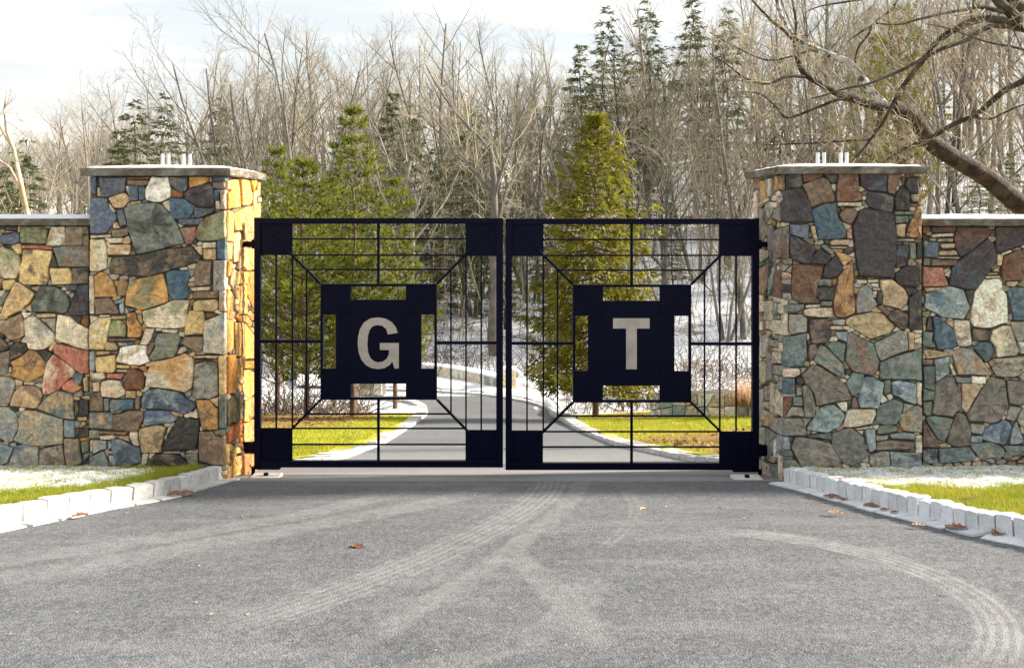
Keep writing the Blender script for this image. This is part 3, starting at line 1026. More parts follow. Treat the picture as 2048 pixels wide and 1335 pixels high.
(2,0,11,11,-28,672,-16,656,-2,656,10,672,7,674,-14,679,-16,679),
(2,1,9,12,132,582,138,582,140,584,137,588,135,590,134,588,130,583),
(2,0,7,7,-42,511,-11,505,-2,507,-2,534,-3,535,-36,539,-39,538),
(2,0,7,12,-70,710,-63,710,-14,710,-12,734,-22,747,-26,748,-70,736),
(2,0,5,5,-70,936,-65,934,-36,928,-33,929,-26,940,-24,950,-70,950),
(2,0,7,7,84,947,85,942,106,944,106,945,105,949,105,950,84,950),
(2,0,3,3,-45,779,-19,762,-16,763,-14,803,-25,808,-31,806,-45,780),
(2,1,9,9,151,858,154,856,155,856,157,859,155,869,154,871,152,868),
(2,0,12,12,31,824,37,822,44,824,44,825,40,833,38,834,36,832),
(2,0,5,5,108,948,110,943,120,943,130,943,133,946,135,950,108,950),
(2,0,3,3,30,759,33,758,41,761,43,762,43,769,41,771,32,771),
(2,0,9,12,-70,739,-51,743,-25,750,-21,760,-47,778,-51,778,-70,777),
(2,0,9,9,-29,632,0,626,15,635,16,637,8,638,-26,638,-31,634),
(2,1,7,7,65,583,67,582,71,584,73,586,73,586,70,592,69,592),
(2,1,3,3,79,894,80,892,88,893,89,894,88,896,80,897,79,896),
(2,0,9,12,-70,895,-54,898,-46,912,-39,926,-40,927,-57,931,-70,933),
(2,0,3,3,-11,808,-4,807,13,808,13,811,-4,810,-11,809),
(2,1,12,12,35,462,36,452,41,452,39,463,37,465,37,465,35,463),
(2,1,3,5,164,926,166,924,170,921,171,921,177,923,178,925,166,928),
(2,1,9,9,18,735,20,734,21,736,22,740,21,744,17,744),
(2,0,9,9,48,944,50,943,54,940,62,941,63,947,62,950,52,950),
(2,0,12,12,-70,452,-51,452,-46,462,-40,473,-44,475,-59,483,-70,488),
(2,0,9,9,7,929,16,924,18,925,18,933,17,934,15,934,8,930),
(2,0,9,5,159,853,163,845,165,843,167,843,172,848,165,852,161,854),
(2,0,9,9,-21,944,-12,943,1,941,6,941,9,950,-21,950,-21,947),
(2,1,9,5,169,785,178,784,178,790,175,790,171,789,169,788,169,786),
(2,1,9,15,98,561,99,559,101,561,103,569,101,570,98,569,96,568),
(2,1,3,15,80,638,82,637,83,637,87,641,89,643,87,644,86,644),
(2,0,9,9,-70,581,-29,571,-8,581,-3,591,-9,597,-31,606,-70,596),
(2,1,3,3,169,750,171,748,175,747,178,746,178,753,171,752),
(2,1,3,3,150,950,152,948,153,947,178,948,178,950),
(2,1,7,7,31,560,35,555,36,553,38,555,38,561,36,562,33,562),
(2,0,12,12,70,768,77,766,80,766,83,766,83,776,78,776,68,771),
(2,0,11,11,19,815,23,813,34,814,35,815,35,821,30,822,28,822),
(2,1,3,3,86,452,102,452,100,454,96,456,93,457,91,457,89,455),
(2,0,3,5,-20,643,-11,642,6,640,13,640,-1,654,-16,653,-21,644),
(2,1,12,12,112,681,114,679,123,684,122,685,119,686,117,686,115,684),
(2,0,3,9,-70,501,-56,506,-45,511,-44,524,-43,538,-59,540,-70,541),
(2,0,18,15,-70,779,-49,780,-45,787,-36,805,-36,806,-54,809,-70,812),
(2,1,11,11,39,815,47,816,49,818,45,822,44,822,39,821,39,820),
(2,1,12,12,63,628,64,625,66,623,71,625,72,626,69,631,64,630),
(2,1,9,9,12,676,14,676,18,679,15,684,13,684,10,680),
(2,1,11,11,83,799,85,793,86,792,87,790,93,790,94,791,85,801),
(2,1,7,9,51,572,53,571,59,571,60,572,56,576,56,576,54,575),
(2,1,3,15,37,950,42,945,44,945,45,945,46,946,47,948,48,950),
(2,0,7,7,160,877,161,876,178,874,178,879,163,882,162,882,160,880),
(2,1,12,12,20,495,22,493,24,494,27,498,25,500,20,498,18,497),
(2,0,3,3,-20,874,-18,871,-14,868,-2,876,-2,880,-3,880),
(2,1,9,9,129,628,130,626,136,624,138,626,138,629,136,630,130,629),
(2,1,11,11,122,578,124,576,128,574,130,576,132,580,127,581,124,580),
(2,0,9,15,-15,750,18,746,20,747,21,751,20,752,-16,752),
(2,0,9,9,162,794,165,792,168,791,171,791,178,792,178,799,163,796),
(2,0,3,15,46,763,64,763,67,766,67,767,66,770,64,770,46,769),
(2,0,5,5,-12,481,-2,480,6,489,-2,504,-8,504,-12,491,-14,483),
(2,1,3,15,139,598,140,596,145,596,147,598,143,606,142,607,140,606),
(2,1,7,7,29,680,40,677,42,679,40,682,39,683,30,684,29,683),
(2,1,11,15,43,622,46,618,47,618,50,620,51,622,50,623,44,623),
(2,1,9,9,166,854,167,854,169,852,174,850,178,850,178,856,167,855),
(2,1,9,5,148,793,151,793,159,795,159,797,157,799,150,799,148,797),
(2,1,7,7,7,885,10,882,11,883,15,885,16,886,15,888,14,888),
(2,1,9,15,30,778,31,774,32,773,37,773,38,773,32,780),
(2,0,3,3,-58,851,-41,841,-19,830,-15,864,-21,865,-30,862,-57,852),
(2,0,12,12,66,942,79,941,82,942,82,945,81,950,66,950,66,947),
(2,0,9,9,-27,564,-10,559,5,556,6,558,-6,579,-19,574,-27,570),
(2,1,11,9,41,939,42,938,46,938,50,939,48,941,46,943,44,943),
(2,1,5,5,15,686,20,685,27,685,26,685,19,690,18,690,16,688),
(2,0,3,3,-23,475,-10,465,-2,460,1,468,-2,478,-6,478,-16,479),
(2,0,5,5,-29,929,-16,925,4,931,13,936,6,939,-16,939,-23,939),
(2,1,3,3,172,843,174,839,175,838,178,838,178,847,176,847),
(3,0,11,11,1572,348,1602,348,1605,369,1598,375,1572,377),
(3,0,4,4,1605,348,1645,348,1642,354,1623,361,1607,364),
(3,0,8,8,1648,348,1674,348,1673,363,1664,366,1655,357),
(3,0,5,4,1605,370,1626,361,1646,355,1658,361,1670,397,1668,402,1623,414,1614,386),
(3,0,4,5,1677,347,1716,347,1718,379,1724,399,1706,403,1674,402,1674,376),
(3,0,8,0,1719,348,1774,348,1772,383,1737,380,1723,372),
(3,0,4,4,1776,348,1802,348,1794,369,1789,389,1775,383),
(3,0,4,4,1805,354,1812,354,1809,369,1805,369),
(3,0,8,8,1815,356,1837,356,1837,385,1822,386,1812,372),
(3,0,11,11,1803,372,1818,382,1819,394,1819,421,1791,420,1790,397,1794,386),
(3,0,8,8,1737,383,1769,388,1787,395,1786,408,1783,424,1771,424,1739,413,1731,401),
(3,0,3,3,1664,368,1673,369,1671,383,1665,376),
(3,0,8,11,1567,382,1582,378,1602,377,1608,383,1622,414,1626,443,1567,443),
(3,0,3,3,1676,405,1722,404,1722,413,1677,412),
(3,0,13,13,1724,404,1730,402,1739,414,1730,416),
(3,0,5,5,1679,429,1689,418,1706,417,1715,424,1708,440,1701,448,1685,440),
(3,1,11,11,1674,416,1682,418,1676,426),
(3,0,2,2,1623,421,1648,408,1671,407,1673,426,1677,439,1689,451,1691,468,1689,474,1674,477,1636,479,1630,451),
(3,0,1,1,1580,449,1617,449,1616,477,1597,473,1581,467),
(3,0,9,9,1622,451,1629,452,1635,480,1630,483,1623,464),
(3,0,8,8,1720,418,1743,420,1787,429,1790,460,1793,476,1791,511,1786,555,1718,550,1711,503,1706,455),
(3,0,3,14,1693,462,1703,457,1704,477,1695,476),
(3,0,9,9,1660,483,1670,479,1699,479,1699,490,1663,490),
(3,0,9,9,1661,493,1696,493,1692,497,1663,496),
(3,0,8,8,1580,474,1592,474,1622,490,1632,498,1624,508,1620,524,1610,527,1583,517,1579,496),
(3,0,11,8,1639,498,1663,514,1654,527,1648,528,1620,525,1626,511),
(3,0,7,7,1671,503,1692,509,1702,517,1701,520,1687,531,1682,522),
(3,0,10,10,1642,492,1651,489,1670,506,1661,508),
(3,0,9,9,1793,449,1812,448,1809,473,1793,471),
(3,0,10,10,1791,432,1816,432,1816,443,1791,446),
(3,0,4,7,1835,414,1843,414,1843,438,1843,476,1824,474,1812,470,1818,452),
(3,0,3,3,1796,479,1831,478,1830,482,1797,481),
(3,0,8,0,1796,492,1815,491,1818,499,1813,530,1793,536,1791,511),
(3,0,11,11,1835,486,1843,486,1843,517,1834,518),
(3,0,10,10,1819,486,1831,486,1832,517,1821,518),
(3,0,10,4,1567,455,1577,452,1577,517,1567,518),
(3,0,12,12,1822,389,1837,389,1835,402,1824,402),
(3,0,9,9,1821,408,1837,408,1835,413,1821,411),
(3,0,10,10,1790,423,1828,423,1827,429,1790,429),
(3,0,4,5,1585,532,1597,529,1645,534,1643,551,1635,569,1632,594,1639,605,1604,605,1583,597,1584,559),
(3,0,8,0,1651,532,1671,512,1680,522,1685,538,1677,550,1660,556,1646,553),
(3,0,7,4,1702,522,1707,523,1707,559,1706,588,1711,605,1709,625,1687,634,1676,633,1668,625,1668,605,1671,585,1677,569,1677,556,1687,542),
(3,0,11,11,1635,576,1648,574,1670,575,1668,600,1639,600,1632,589),
(3,0,10,10,1639,559,1663,559,1661,572,1636,570),
(3,0,12,12,1665,559,1674,558,1671,569,1665,569),
(3,0,3,3,1715,560,1734,560,1734,566,1715,567),
(3,0,3,3,1737,560,1756,559,1756,564,1738,565),
(3,0,3,3,1743,567,1758,567,1758,574,1745,573),
(3,0,3,3,1746,575,1762,575,1762,581,1747,580),
(3,0,12,13,1717,579,1733,570,1745,582,1746,595,1755,608,1739,622,1715,626,1713,605),
(3,0,9,16,1761,560,1784,559,1797,570,1809,579,1816,594,1813,608,1800,617,1765,609,1765,582),
(3,0,8,8,1790,548,1810,533,1838,534,1838,572,1800,570,1790,556),
(3,0,8,8,1835,583,1843,581,1843,658,1819,658,1818,597),
(3,0,8,8,1810,575,1832,578,1818,591),
(3,0,8,8,1756,583,1764,583,1764,608,1755,607),
(3,0,3,3,1747,583,1755,583,1753,594,1748,594),
(3,0,5,5,1755,613,1765,610,1780,625,1774,630),
(3,0,5,11,1780,626,1794,619,1815,629,1816,641,1812,658,1800,657,1790,646,1778,635),
(3,0,9,7,1692,639,1708,632,1742,625,1765,627,1790,652,1780,666,1742,677,1721,664,1692,648),
(3,0,5,5,1789,660,1794,654,1802,660,1787,664),
(3,0,3,9,1608,620,1624,616,1664,616,1665,633,1636,633,1608,630),
(3,0,3,3,1613,610,1641,609,1640,614,1612,615),
(3,0,10,10,1642,603,1664,603,1661,611,1643,611),
(3,0,10,13,1569,610,1608,609,1607,617,1589,625,1569,623),
(3,0,12,12,1578,629,1602,629,1613,636,1613,663,1581,668,1578,661),
(3,0,8,5,1620,638,1655,638,1660,657,1661,674,1651,686,1623,686,1620,661),
(3,0,12,12,1664,641,1689,639,1689,649,1668,649),
(3,0,3,3,1661,652,1698,652,1698,658,1661,658),
(3,0,13,13,1670,664,1695,664,1694,683,1677,677),
(3,0,3,3,1567,629,1575,627,1575,670,1567,670),
(3,0,17,2,1567,675,1613,666,1614,713,1605,731,1567,732),
(3,0,5,5,1619,690,1630,688,1635,699,1626,715,1622,721,1617,712),
(3,0,17,12,1641,690,1651,693,1686,728,1690,756,1671,748,1627,721,1633,706),
(3,0,17,17,1654,691,1668,682,1690,688,1687,723,1682,722),
(3,0,5,17,1695,671,1701,663,1714,672,1747,688,1753,710,1758,723,1753,743,1746,750,1706,741,1692,721),
(3,0,12,13,1750,685,1777,674,1800,661,1812,663,1815,699,1787,709,1762,721,1753,704),
(3,0,9,9,1816,665,1828,665,1828,697,1817,699),
(3,0,17,17,1761,725,1794,712,1831,702,1843,694,1843,760,1809,757,1761,756,1759,735),
(3,0,3,9,1567,738,1598,737,1600,747,1589,753,1567,753),
(3,0,18,18,1604,750,1626,728,1642,735,1663,748,1692,770,1704,797,1692,800,1633,811,1629,786,1610,765),
(3,0,12,12,1602,737,1614,735,1604,747),
(3,0,17,17,1706,745,1727,748,1727,765,1720,784,1705,791,1692,766),
(3,0,3,3,1695,737,1702,740,1701,750,1693,748),
(3,0,13,1,1730,754,1747,754,1768,766,1764,788,1756,816,1721,814,1717,800,1723,772),
(3,0,17,17,1769,760,1780,760,1780,784,1769,786),
(3,0,13,1,1783,765,1797,760,1830,767,1832,786,1831,807,1812,801,1786,788),
(3,0,3,3,1833,765,1843,765,1843,810,1835,806),
(3,0,17,2,1567,756,1589,756,1589,786,1567,786),
(3,0,8,8,1592,756,1602,754,1608,765,1595,770),
(3,0,12,12,1594,775,1604,775,1604,789,1594,791),
(3,0,4,4,1567,794,1583,794,1583,808,1569,832,1567,832),
(3,0,17,17,1586,794,1604,794,1605,810,1585,810),
(3,0,18,18,1605,772,1614,769,1624,786,1632,814,1629,834,1609,834,1608,801),
(3,0,12,5,1575,826,1583,814,1602,814,1608,823,1607,832,1573,830),
(3,0,6,6,1761,800,1765,789,1776,800,1764,806),
(3,0,3,3,1774,789,1783,788,1786,795,1778,800),
(3,0,3,3,1674,806,1693,803,1693,823,1683,819),
(3,0,5,5,1706,795,1712,795,1717,814,1704,816),
(3,0,13,17,1639,818,1648,812,1668,810,1685,823,1689,832,1677,853,1654,864,1614,858,1626,840),
(3,0,3,9,1695,823,1706,818,1750,818,1750,829,1742,846,1714,852,1686,853),
(3,0,17,17,1758,811,1789,799,1806,805,1802,832,1793,848,1752,846,1753,826),
(3,0,12,12,1808,807,1828,810,1805,826),
(3,0,12,7,1802,829,1822,815,1838,811,1843,817,1843,864,1806,860,1799,846),
(3,0,18,18,1567,836,1602,837,1611,856,1613,870,1567,870),
(3,0,12,12,1605,837,1624,837,1611,853),
(3,1,5,5,1633,814,1638,814,1635,829,1632,829),
(3,0,18,17,1665,867,1701,855,1714,864,1727,875,1728,895,1739,908,1706,931,1687,925,1665,895,1664,878),
(3,0,17,0,1617,870,1661,865,1663,878,1616,873),
(3,0,18,18,1591,874,1622,877,1661,887,1668,902,1683,922,1670,930,1619,937,1602,931,1583,895),
(3,1,3,3,1581,873,1588,873,1582,886),
(3,0,13,13,1567,874,1576,875,1579,889,1576,899,1567,897),
(3,0,17,17,1567,902,1582,900,1586,911,1567,911),
(3,0,17,17,1567,912,1586,912,1586,919,1567,919),
(3,0,18,18,1567,921,1589,919,1608,938,1567,938),
(3,0,3,3,1711,858,1747,851,1746,856,1714,859),
(3,1,3,3,1715,862,1728,861,1726,870),
(3,0,13,2,1731,859,1749,858,1752,897,1740,903,1734,887),
(3,0,17,17,1756,853,1778,848,1794,853,1794,861,1755,867),
(3,0,12,12,1752,871,1777,870,1774,878,1752,881),
(3,0,13,13,1780,868,1809,865,1830,868,1828,878,1783,875),
(3,0,5,5,1753,884,1780,880,1828,884,1827,896,1753,899),
(3,0,3,3,1831,871,1843,870,1843,905,1832,905),
(3,0,12,12,1740,909,1765,902,1777,903,1780,931,1749,936,1739,924),
(3,0,13,11,1780,903,1828,905,1843,908,1843,933,1824,936,1784,933),
(3,0,3,3,1638,949,1640,945,1642,944,1654,944,1653,948,1653,950,1638,950),
(3,0,18,9,1795,863,1797,857,1797,856,1801,855,1806,862,1803,864,1796,864),
(3,1,18,18,1647,880,1649,879,1661,880,1662,882,1662,883,1660,885,1648,882),
(3,0,3,15,1720,926,1735,926,1739,927,1743,932,1735,934,1726,935,1724,933),
(3,0,9,5,1567,544,1573,545,1582,548,1582,555,1582,555,1574,557,1567,558),
(3,0,3,3,1742,848,1747,839,1749,838,1750,839,1754,848,1747,849,1743,849),
(3,1,12,12,1618,466,1620,464,1622,466,1622,467,1625,474,1625,474,1618,474),
(3,0,9,9,1827,662,1828,660,1843,660,1843,666,1841,666,1832,665,1829,664),
(3,0,4,4,1821,415,1822,414,1831,414,1832,416,1829,422,1822,421,1821,419),
(3,0,12,15,1720,374,1722,373,1730,378,1731,379,1726,382,1722,383,1720,379),
(3,0,3,5,1686,445,1687,444,1701,450,1705,453,1703,455,1694,460,1692,458),
(3,0,12,12,1571,941,1589,941,1589,941,1591,947,1592,950,1580,950,1579,949),
(3,0,11,5,1567,570,1579,571,1582,572,1582,580,1581,584,1568,584,1567,583),
(3,0,5,5,1722,942,1723,942,1731,944,1736,946,1736,950,1723,950,1722,944),
(3,0,11,11,1715,553,1718,552,1732,553,1733,554,1733,558,1719,558,1716,555),
(3,0,18,18,1802,946,1804,945,1809,944,1821,944,1827,946,1827,950,1802,950),
(3,0,9,9,1742,621,1751,614,1753,613,1764,623,1762,625,1760,625,1744,623),
(3,0,5,5,1832,532,1834,531,1837,529,1843,529,1843,541,1840,541),
(3,0,5,5,1702,515,1703,515,1711,516,1712,525,1711,526,1709,526,1703,519),
(3,0,5,9,1709,577,1709,576,1716,577,1717,577,1714,586,1712,586,1709,586),
(3,0,3,9,1831,679,1841,675,1843,674,1843,686,1841,686,1832,685,1830,684),
(3,1,3,3,1615,668,1619,668,1619,672,1620,676,1620,679,1615,679),
(3,0,12,9,1829,698,1830,687,1839,687,1843,688,1843,693,1832,699,1831,699),
(3,0,5,5,1786,935,1800,936,1803,936,1802,943,1801,944,1787,941,1786,940),
(3,0,12,5,1656,937,1657,934,1663,933,1673,938,1668,944,1657,943,1656,943),
(3,0,12,12,1801,619,1803,617,1814,610,1816,611,1816,619,1815,620,1804,621),
(3,0,3,3,1574,540,1580,534,1582,532,1584,531,1582,545,1575,543,1572,542),
(3,0,18,18,1656,637,1658,635,1668,627,1676,636,1675,638,1662,640,1658,640),
(3,0,9,9,1602,950,1605,948,1610,945,1611,945,1618,946,1620,948,1621,950),
(3,1,9,12,1567,365,1569,365,1570,378,1567,381),
(3,0,9,15,1690,938,1699,937,1706,942,1701,947,1698,950,1691,950,1689,946),
(3,0,3,3,1659,679,1663,674,1672,672,1676,679,1673,681,1663,683,1659,681),
(3,1,12,12,1825,587,1826,585,1831,581,1833,581,1835,582,1834,582,1826,588),
(3,0,5,5,1812,351,1814,347,1826,347,1827,350,1828,353,1814,354,1812,352),
(3,0,3,3,1698,493,1701,481,1705,480,1707,480,1708,491,1708,494,1698,493),
(3,0,3,9,1706,664,1711,662,1713,662,1719,665,1718,669,1716,671,1706,665),
(3,1,5,5,1793,798,1797,796,1809,802,1810,803,1809,805,1807,804,1793,799),
(3,1,18,5,1692,752,1693,750,1697,751,1699,753,1697,756,1696,757,1692,756),
(3,1,12,9,1830,866,1831,865,1833,865,1838,865,1839,867,1838,868,1832,869),
(3,0,12,9,1567,445,1578,446,1580,447,1577,450,1576,450,1575,451,1567,453),
(3,0,11,12,1567,520,1580,516,1583,519,1583,524,1582,529,1571,528,1567,526),
(3,0,5,5,1606,479,1607,477,1626,477,1626,479,1626,487,1624,490,1607,480),
(3,1,12,12,1806,900,1807,899,1818,899,1818,900,1817,902,1812,902,1807,902),
(3,0,3,5,1748,937,1763,936,1763,941,1759,942,1755,943,1749,941,1748,939),
(3,0,12,9,1831,519,1832,519,1843,518,1843,527,1838,527,1837,526,1831,520),
(3,0,8,9,1689,500,1696,495,1707,496,1708,501,1700,505,1693,508,1688,506),
(3,1,8,8,1737,566,1740,567,1741,569,1744,575,1744,576,1743,578,1734,569),
(3,0,18,18,1817,521,1819,518,1827,520,1834,528,1828,532,1817,531,1816,530),
(3,0,12,9,1662,662,1664,660,1669,660,1670,662,1671,670,1663,672,1663,670),
(3,1,3,5,1614,862,1616,860,1623,861,1620,867,1616,868,1615,867,1614,865),
(3,0,5,15,1687,726,1690,723,1693,725,1699,734,1698,736,1691,738,1689,736),
(3,0,12,12,1579,601,1583,599,1585,599,1596,604,1598,606,1596,607,1579,607),
(3,0,12,12,1680,759,1687,757,1693,759,1694,760,1692,763,1689,766,1688,765),
(3,0,12,12,1567,788,1590,787,1591,789,1591,790,1590,792,1585,793,1567,792),
(3,0,12,12,1750,677,1763,673,1765,673,1768,675,1764,677,1756,681,1755,680),
(3,0,12,5,1831,483,1833,479,1834,477,1843,477,1843,484,1834,485,1833,485),
(3,0,11,11,1794,486,1795,484,1796,483,1805,484,1805,489,1796,490,1794,488),
(3,0,12,12,1709,567,1713,565,1727,568,1728,569,1727,571,1720,575,1709,574),
(3,1,9,9,1837,354,1838,353,1841,353,1843,353,1843,362,1839,362),
(3,0,9,12,1667,932,1681,926,1682,926,1683,930,1683,936,1679,936,1675,936),
(3,0,12,12,1622,723,1626,721,1632,726,1634,727,1632,729,1622,729,1622,727),
(3,0,18,18,1830,947,1832,946,1839,943,1843,942,1843,942,1843,950,1830,950),
(3,0,12,12,1567,586,1581,586,1582,597,1578,599,1574,599,1568,597,1567,597),
(3,1,12,5,1838,386,1839,375,1842,375,1843,375,1843,386),
(3,1,11,11,1819,432,1820,431,1823,431,1825,432,1825,433,1822,439,1819,438),
(3,0,18,18,1772,615,1774,613,1774,613,1787,616,1789,618,1788,620,1781,623),
(3,0,5,9,1832,575,1840,569,1843,569,1843,579,1838,580,1837,580,1834,579),
(3,1,11,15,1649,480,1658,480,1659,481,1659,486,1653,486,1650,485,1649,482),
(3,1,12,9,1819,762,1820,760,1827,761,1831,761,1833,763,1830,766,1820,763),
(3,0,12,9,1567,560,1571,559,1578,558,1582,557,1582,570,1576,569,1567,568),
(3,0,3,3,1610,938,1612,937,1629,938,1623,942,1620,944,1617,944,1611,943),
(3,1,12,12,1741,683,1742,682,1747,679,1748,679,1753,682,1748,686,1745,685),
(3,0,3,3,1767,935,1781,932,1782,932,1783,936,1783,941,1775,944,1767,941),
(3,1,12,12,1748,855,1749,851,1753,850,1757,850,1758,850,1754,858,1752,859),
(3,0,5,12,1626,491,1628,490,1638,491,1640,491,1643,495,1641,497,1634,501),
(3,0,12,9,1695,802,1698,800,1702,799,1703,801,1703,804,1702,810,1696,810),
(3,0,12,12,1777,946,1780,944,1785,942,1794,944,1799,946,1799,950,1777,950),
(3,1,12,9,1709,528,1710,528,1712,528,1713,529,1714,538,1714,539,1709,540),
(3,1,9,9,1751,747,1756,742,1758,743,1758,749,1757,749,1755,748),
(3,1,8,8,1724,393,1729,393,1732,393,1730,399,1728,401,1726,399,1726,398),
(3,0,12,12,1665,500,1667,498,1687,499,1684,505,1683,505,1669,503,1667,502),
(3,0,3,3,1721,923,1735,912,1736,912,1738,913,1737,924,1731,924,1723,923),
(3,1,11,11,1793,380,1795,373,1800,373,1799,375,1796,380,1795,381),
(3,1,12,12,1658,642,1663,642,1666,648,1664,649,1661,649,1659,647,1658,643),
(3,1,5,5,1650,689,1655,683,1656,682,1658,683,1661,684,1661,685,1652,691),
(3,1,12,12,1793,850,1796,847,1796,847,1798,848,1800,853,1800,854,1797,854),
(3,1,18,12,1840,543,1843,543,1843,553,1840,553),
(3,0,8,8,1790,538,1792,536,1800,536,1801,537,1799,540,1791,545,1790,544),
(3,1,12,12,1567,347,1570,347,1569,363,1567,363),
(3,0,3,12,1630,485,1636,481,1646,480,1647,483,1647,486,1643,489,1630,488),
(3,1,12,12,1727,676,1731,675,1734,675,1742,679,1739,682,1738,682,1728,677),
(3,0,3,3,1708,416,1710,415,1725,412,1727,413,1728,415,1726,417,1715,422),
(3,0,5,12,1672,858,1684,846,1686,847,1687,856,1684,858,1677,861,1674,860),
(3,1,3,3,1811,661,1816,656,1821,661,1819,663,1815,664,1815,664),
(3,0,18,9,1825,938,1826,937,1843,934,1843,940,1835,943,1829,944,1826,943),
(3,0,3,3,1768,671,1784,663,1786,665,1784,668,1773,673,1770,674,1768,672),
(3,1,5,5,1709,792,1711,790,1715,788,1717,790,1716,794,1714,795,1711,793),
(3,0,11,9,1836,404,1838,402,1843,402,1843,413,1840,412,1838,410),
(3,1,3,3,1840,555,1843,555,1843,567,1840,567),
(3,0,5,12,1586,523,1587,520,1589,521,1598,524,1599,526,1598,527,1586,530),
(3,1,3,3,1796,369,1799,361,1801,359,1802,361,1803,369,1802,371,1796,371),
(3,1,3,12,1595,625,1596,624,1605,620,1606,622,1606,627,1605,628,1596,627),
(3,1,5,5,1686,535,1690,531,1692,529,1694,531,1690,536,1688,538,1687,536),
(3,1,18,18,1681,416,1682,414,1688,414,1689,416,1685,420,1685,420),
(3,0,12,12,1695,662,1701,655,1709,659,1709,660,1706,662,1698,664,1697,664),
(3,1,5,9,1663,862,1669,859,1669,859,1673,862,1664,866,1664,866,1662,864),
(3,1,12,12,1567,942,1571,945,1576,950,1567,950),
(3,1,18,5,1813,447,1815,446,1820,441,1818,447,1817,450,1815,451,1814,450),
(3,1,3,3,1662,511,1664,510,1665,509,1670,508,1672,509,1666,515,1666,515),
(3,0,11,11,1838,399,1838,388,1843,388,1843,400,1838,400),
(3,0,18,18,1702,936,1704,933,1715,927,1716,927,1723,937,1720,941,1709,941),
(3,1,12,12,1618,447,1619,446,1626,446,1627,447,1627,448,1626,449,1620,450),
(3,0,9,9,1567,599,1568,599,1575,601,1575,602,1575,607,1574,608,1567,610),
(3,0,3,15,1806,936,1820,937,1822,938,1822,942,1821,942,1809,942,1806,942),
(3,1,12,12,1615,681,1620,681,1621,684,1621,686,1617,689,1616,688,1615,683),
(3,1,9,9,1730,890,1732,889,1734,891,1736,897,1736,897,1733,898,1731,895),
(3,0,12,12,1634,937,1652,934,1653,934,1652,942,1649,942,1639,942,1633,938),
(3,0,12,12,1608,730,1611,723,1614,723,1618,724,1619,726,1619,732,1617,733),
(3,0,9,9,1672,943,1677,938,1685,938,1686,941,1686,950,1677,950,1671,945),
(3,1,12,12,1625,865,1626,862,1633,863,1635,864,1633,866,1630,866,1624,867),
(3,0,12,12,1757,945,1764,943,1766,943,1772,945,1773,946,1773,950,1756,950),
(3,1,12,15,1821,898,1828,896,1830,898,1830,900,1830,901,1829,903,1820,902),
(3,1,9,9,1592,771,1593,770,1602,770,1602,773,1593,774,1592,772),
(3,0,8,8,1709,542,1714,541,1715,541,1716,548,1716,550,1712,552,1709,552),
(3,0,9,9,1723,386,1725,384,1733,381,1735,382,1732,391,1726,391,1724,390),
(3,1,5,5,1808,484,1809,484,1816,484,1818,486,1817,488,1816,490,1808,489),
(3,0,3,3,1686,926,1701,932,1698,935,1693,936,1688,936,1687,934,1686,931),
(3,1,12,12,1672,753,1673,751,1684,755,1684,756,1678,758,1678,758,1674,755),
(3,1,4,9,1709,554,1711,554,1713,555,1716,558,1713,563,1712,564,1709,564),
(3,0,3,3,1702,950,1707,945,1709,943,1717,943,1718,945,1719,947,1720,950),
(3,0,3,3,1592,941,1607,941,1608,943,1605,945,1597,949,1596,949,1593,944),
(3,1,3,3,1656,950,1656,948,1657,946,1659,945,1661,945,1668,946,1672,950),
(3,1,12,12,1736,554,1740,554,1748,554,1749,556,1748,557,1736,559),
(3,0,18,18,1830,667,1834,667,1842,668,1843,669,1843,671,1835,675,1830,676),
(3,0,12,9,1696,510,1698,509,1706,505,1709,504,1710,514,1702,513,1699,512),
(3,1,12,12,1803,347,1810,347,1810,348,1810,349,1808,352,1805,352,1803,350),
(3,1,9,9,1839,364,1843,364,1843,364,1843,373,1840,373,1839,373),
(3,0,12,9,1567,529,1570,529,1576,531,1577,532,1576,534,1570,540,1567,542),
(3,1,18,18,1829,347,1843,347,1843,350,1842,351,1837,352,1832,352,1830,350),
(3,0,18,9,1740,945,1745,943,1748,943,1753,945,1753,946,1753,950,1740,950),
(3,1,5,5,1721,670,1722,668,1724,668,1731,672,1731,673,1725,675,1720,673),
(3,0,5,15,1725,939,1726,938,1734,936,1744,935,1745,941,1738,944,1730,941),
(3,0,12,12,1622,945,1629,941,1632,940,1637,944,1635,950,1624,950,1623,948),
(3,1,3,3,1749,749,1751,749,1758,751,1758,755,1756,757,1749,753,1747,751),
(5,0,4,4,1846,453,1860,453,1860,465,1846,466),
(5,0,4,8,1864,454,1911,453,1909,464,1864,465),
(5,0,3,3,1862,469,1907,466,1907,472,1864,475),
(5,0,12,12,1875,478,1905,477,1904,483,1876,483),
(5,0,9,9,1881,488,1908,487,1908,495,1882,495),
(5,0,9,9,1878,502,1911,501,1915,509,1877,510),
(5,0,1,12,1847,481,1876,485,1875,514,1847,514),
(5,0,8,4,1914,454,1980,454,1978,472,1937,506,1922,513,1912,497,1909,480),
(5,0,3,3,1877,514,1921,514,1918,517,1877,516),
(5,0,5,4,1862,519,1913,520,1911,530,1862,531),
(5,0,8,4,1992,454,2059,454,2059,481,2040,492,2007,503,1993,503),
(5,0,8,0,1936,508,1976,478,1988,491,1993,507,1990,524,1974,547,1960,569,1950,578,1927,576,1897,569,1903,536),
(5,0,4,5,2007,514,2038,499,2053,512,2059,560,2009,561,2003,546),
(5,0,14,14,1846,534,1885,535,1887,551,1896,569,1890,572,1846,573),
(5,0,9,9,1995,509,2005,509,2002,530,1994,531),
(5,0,9,9,1987,542,1999,532,1999,543),
(5,1,3,3,1976,546,1997,546,1997,549,1977,550),
(5,0,3,3,1972,553,2001,552,2001,555,1972,556),
(5,0,3,3,1890,550,1902,539,1900,554),
(5,0,10,10,1847,517,1860,517,1859,530,1847,530),
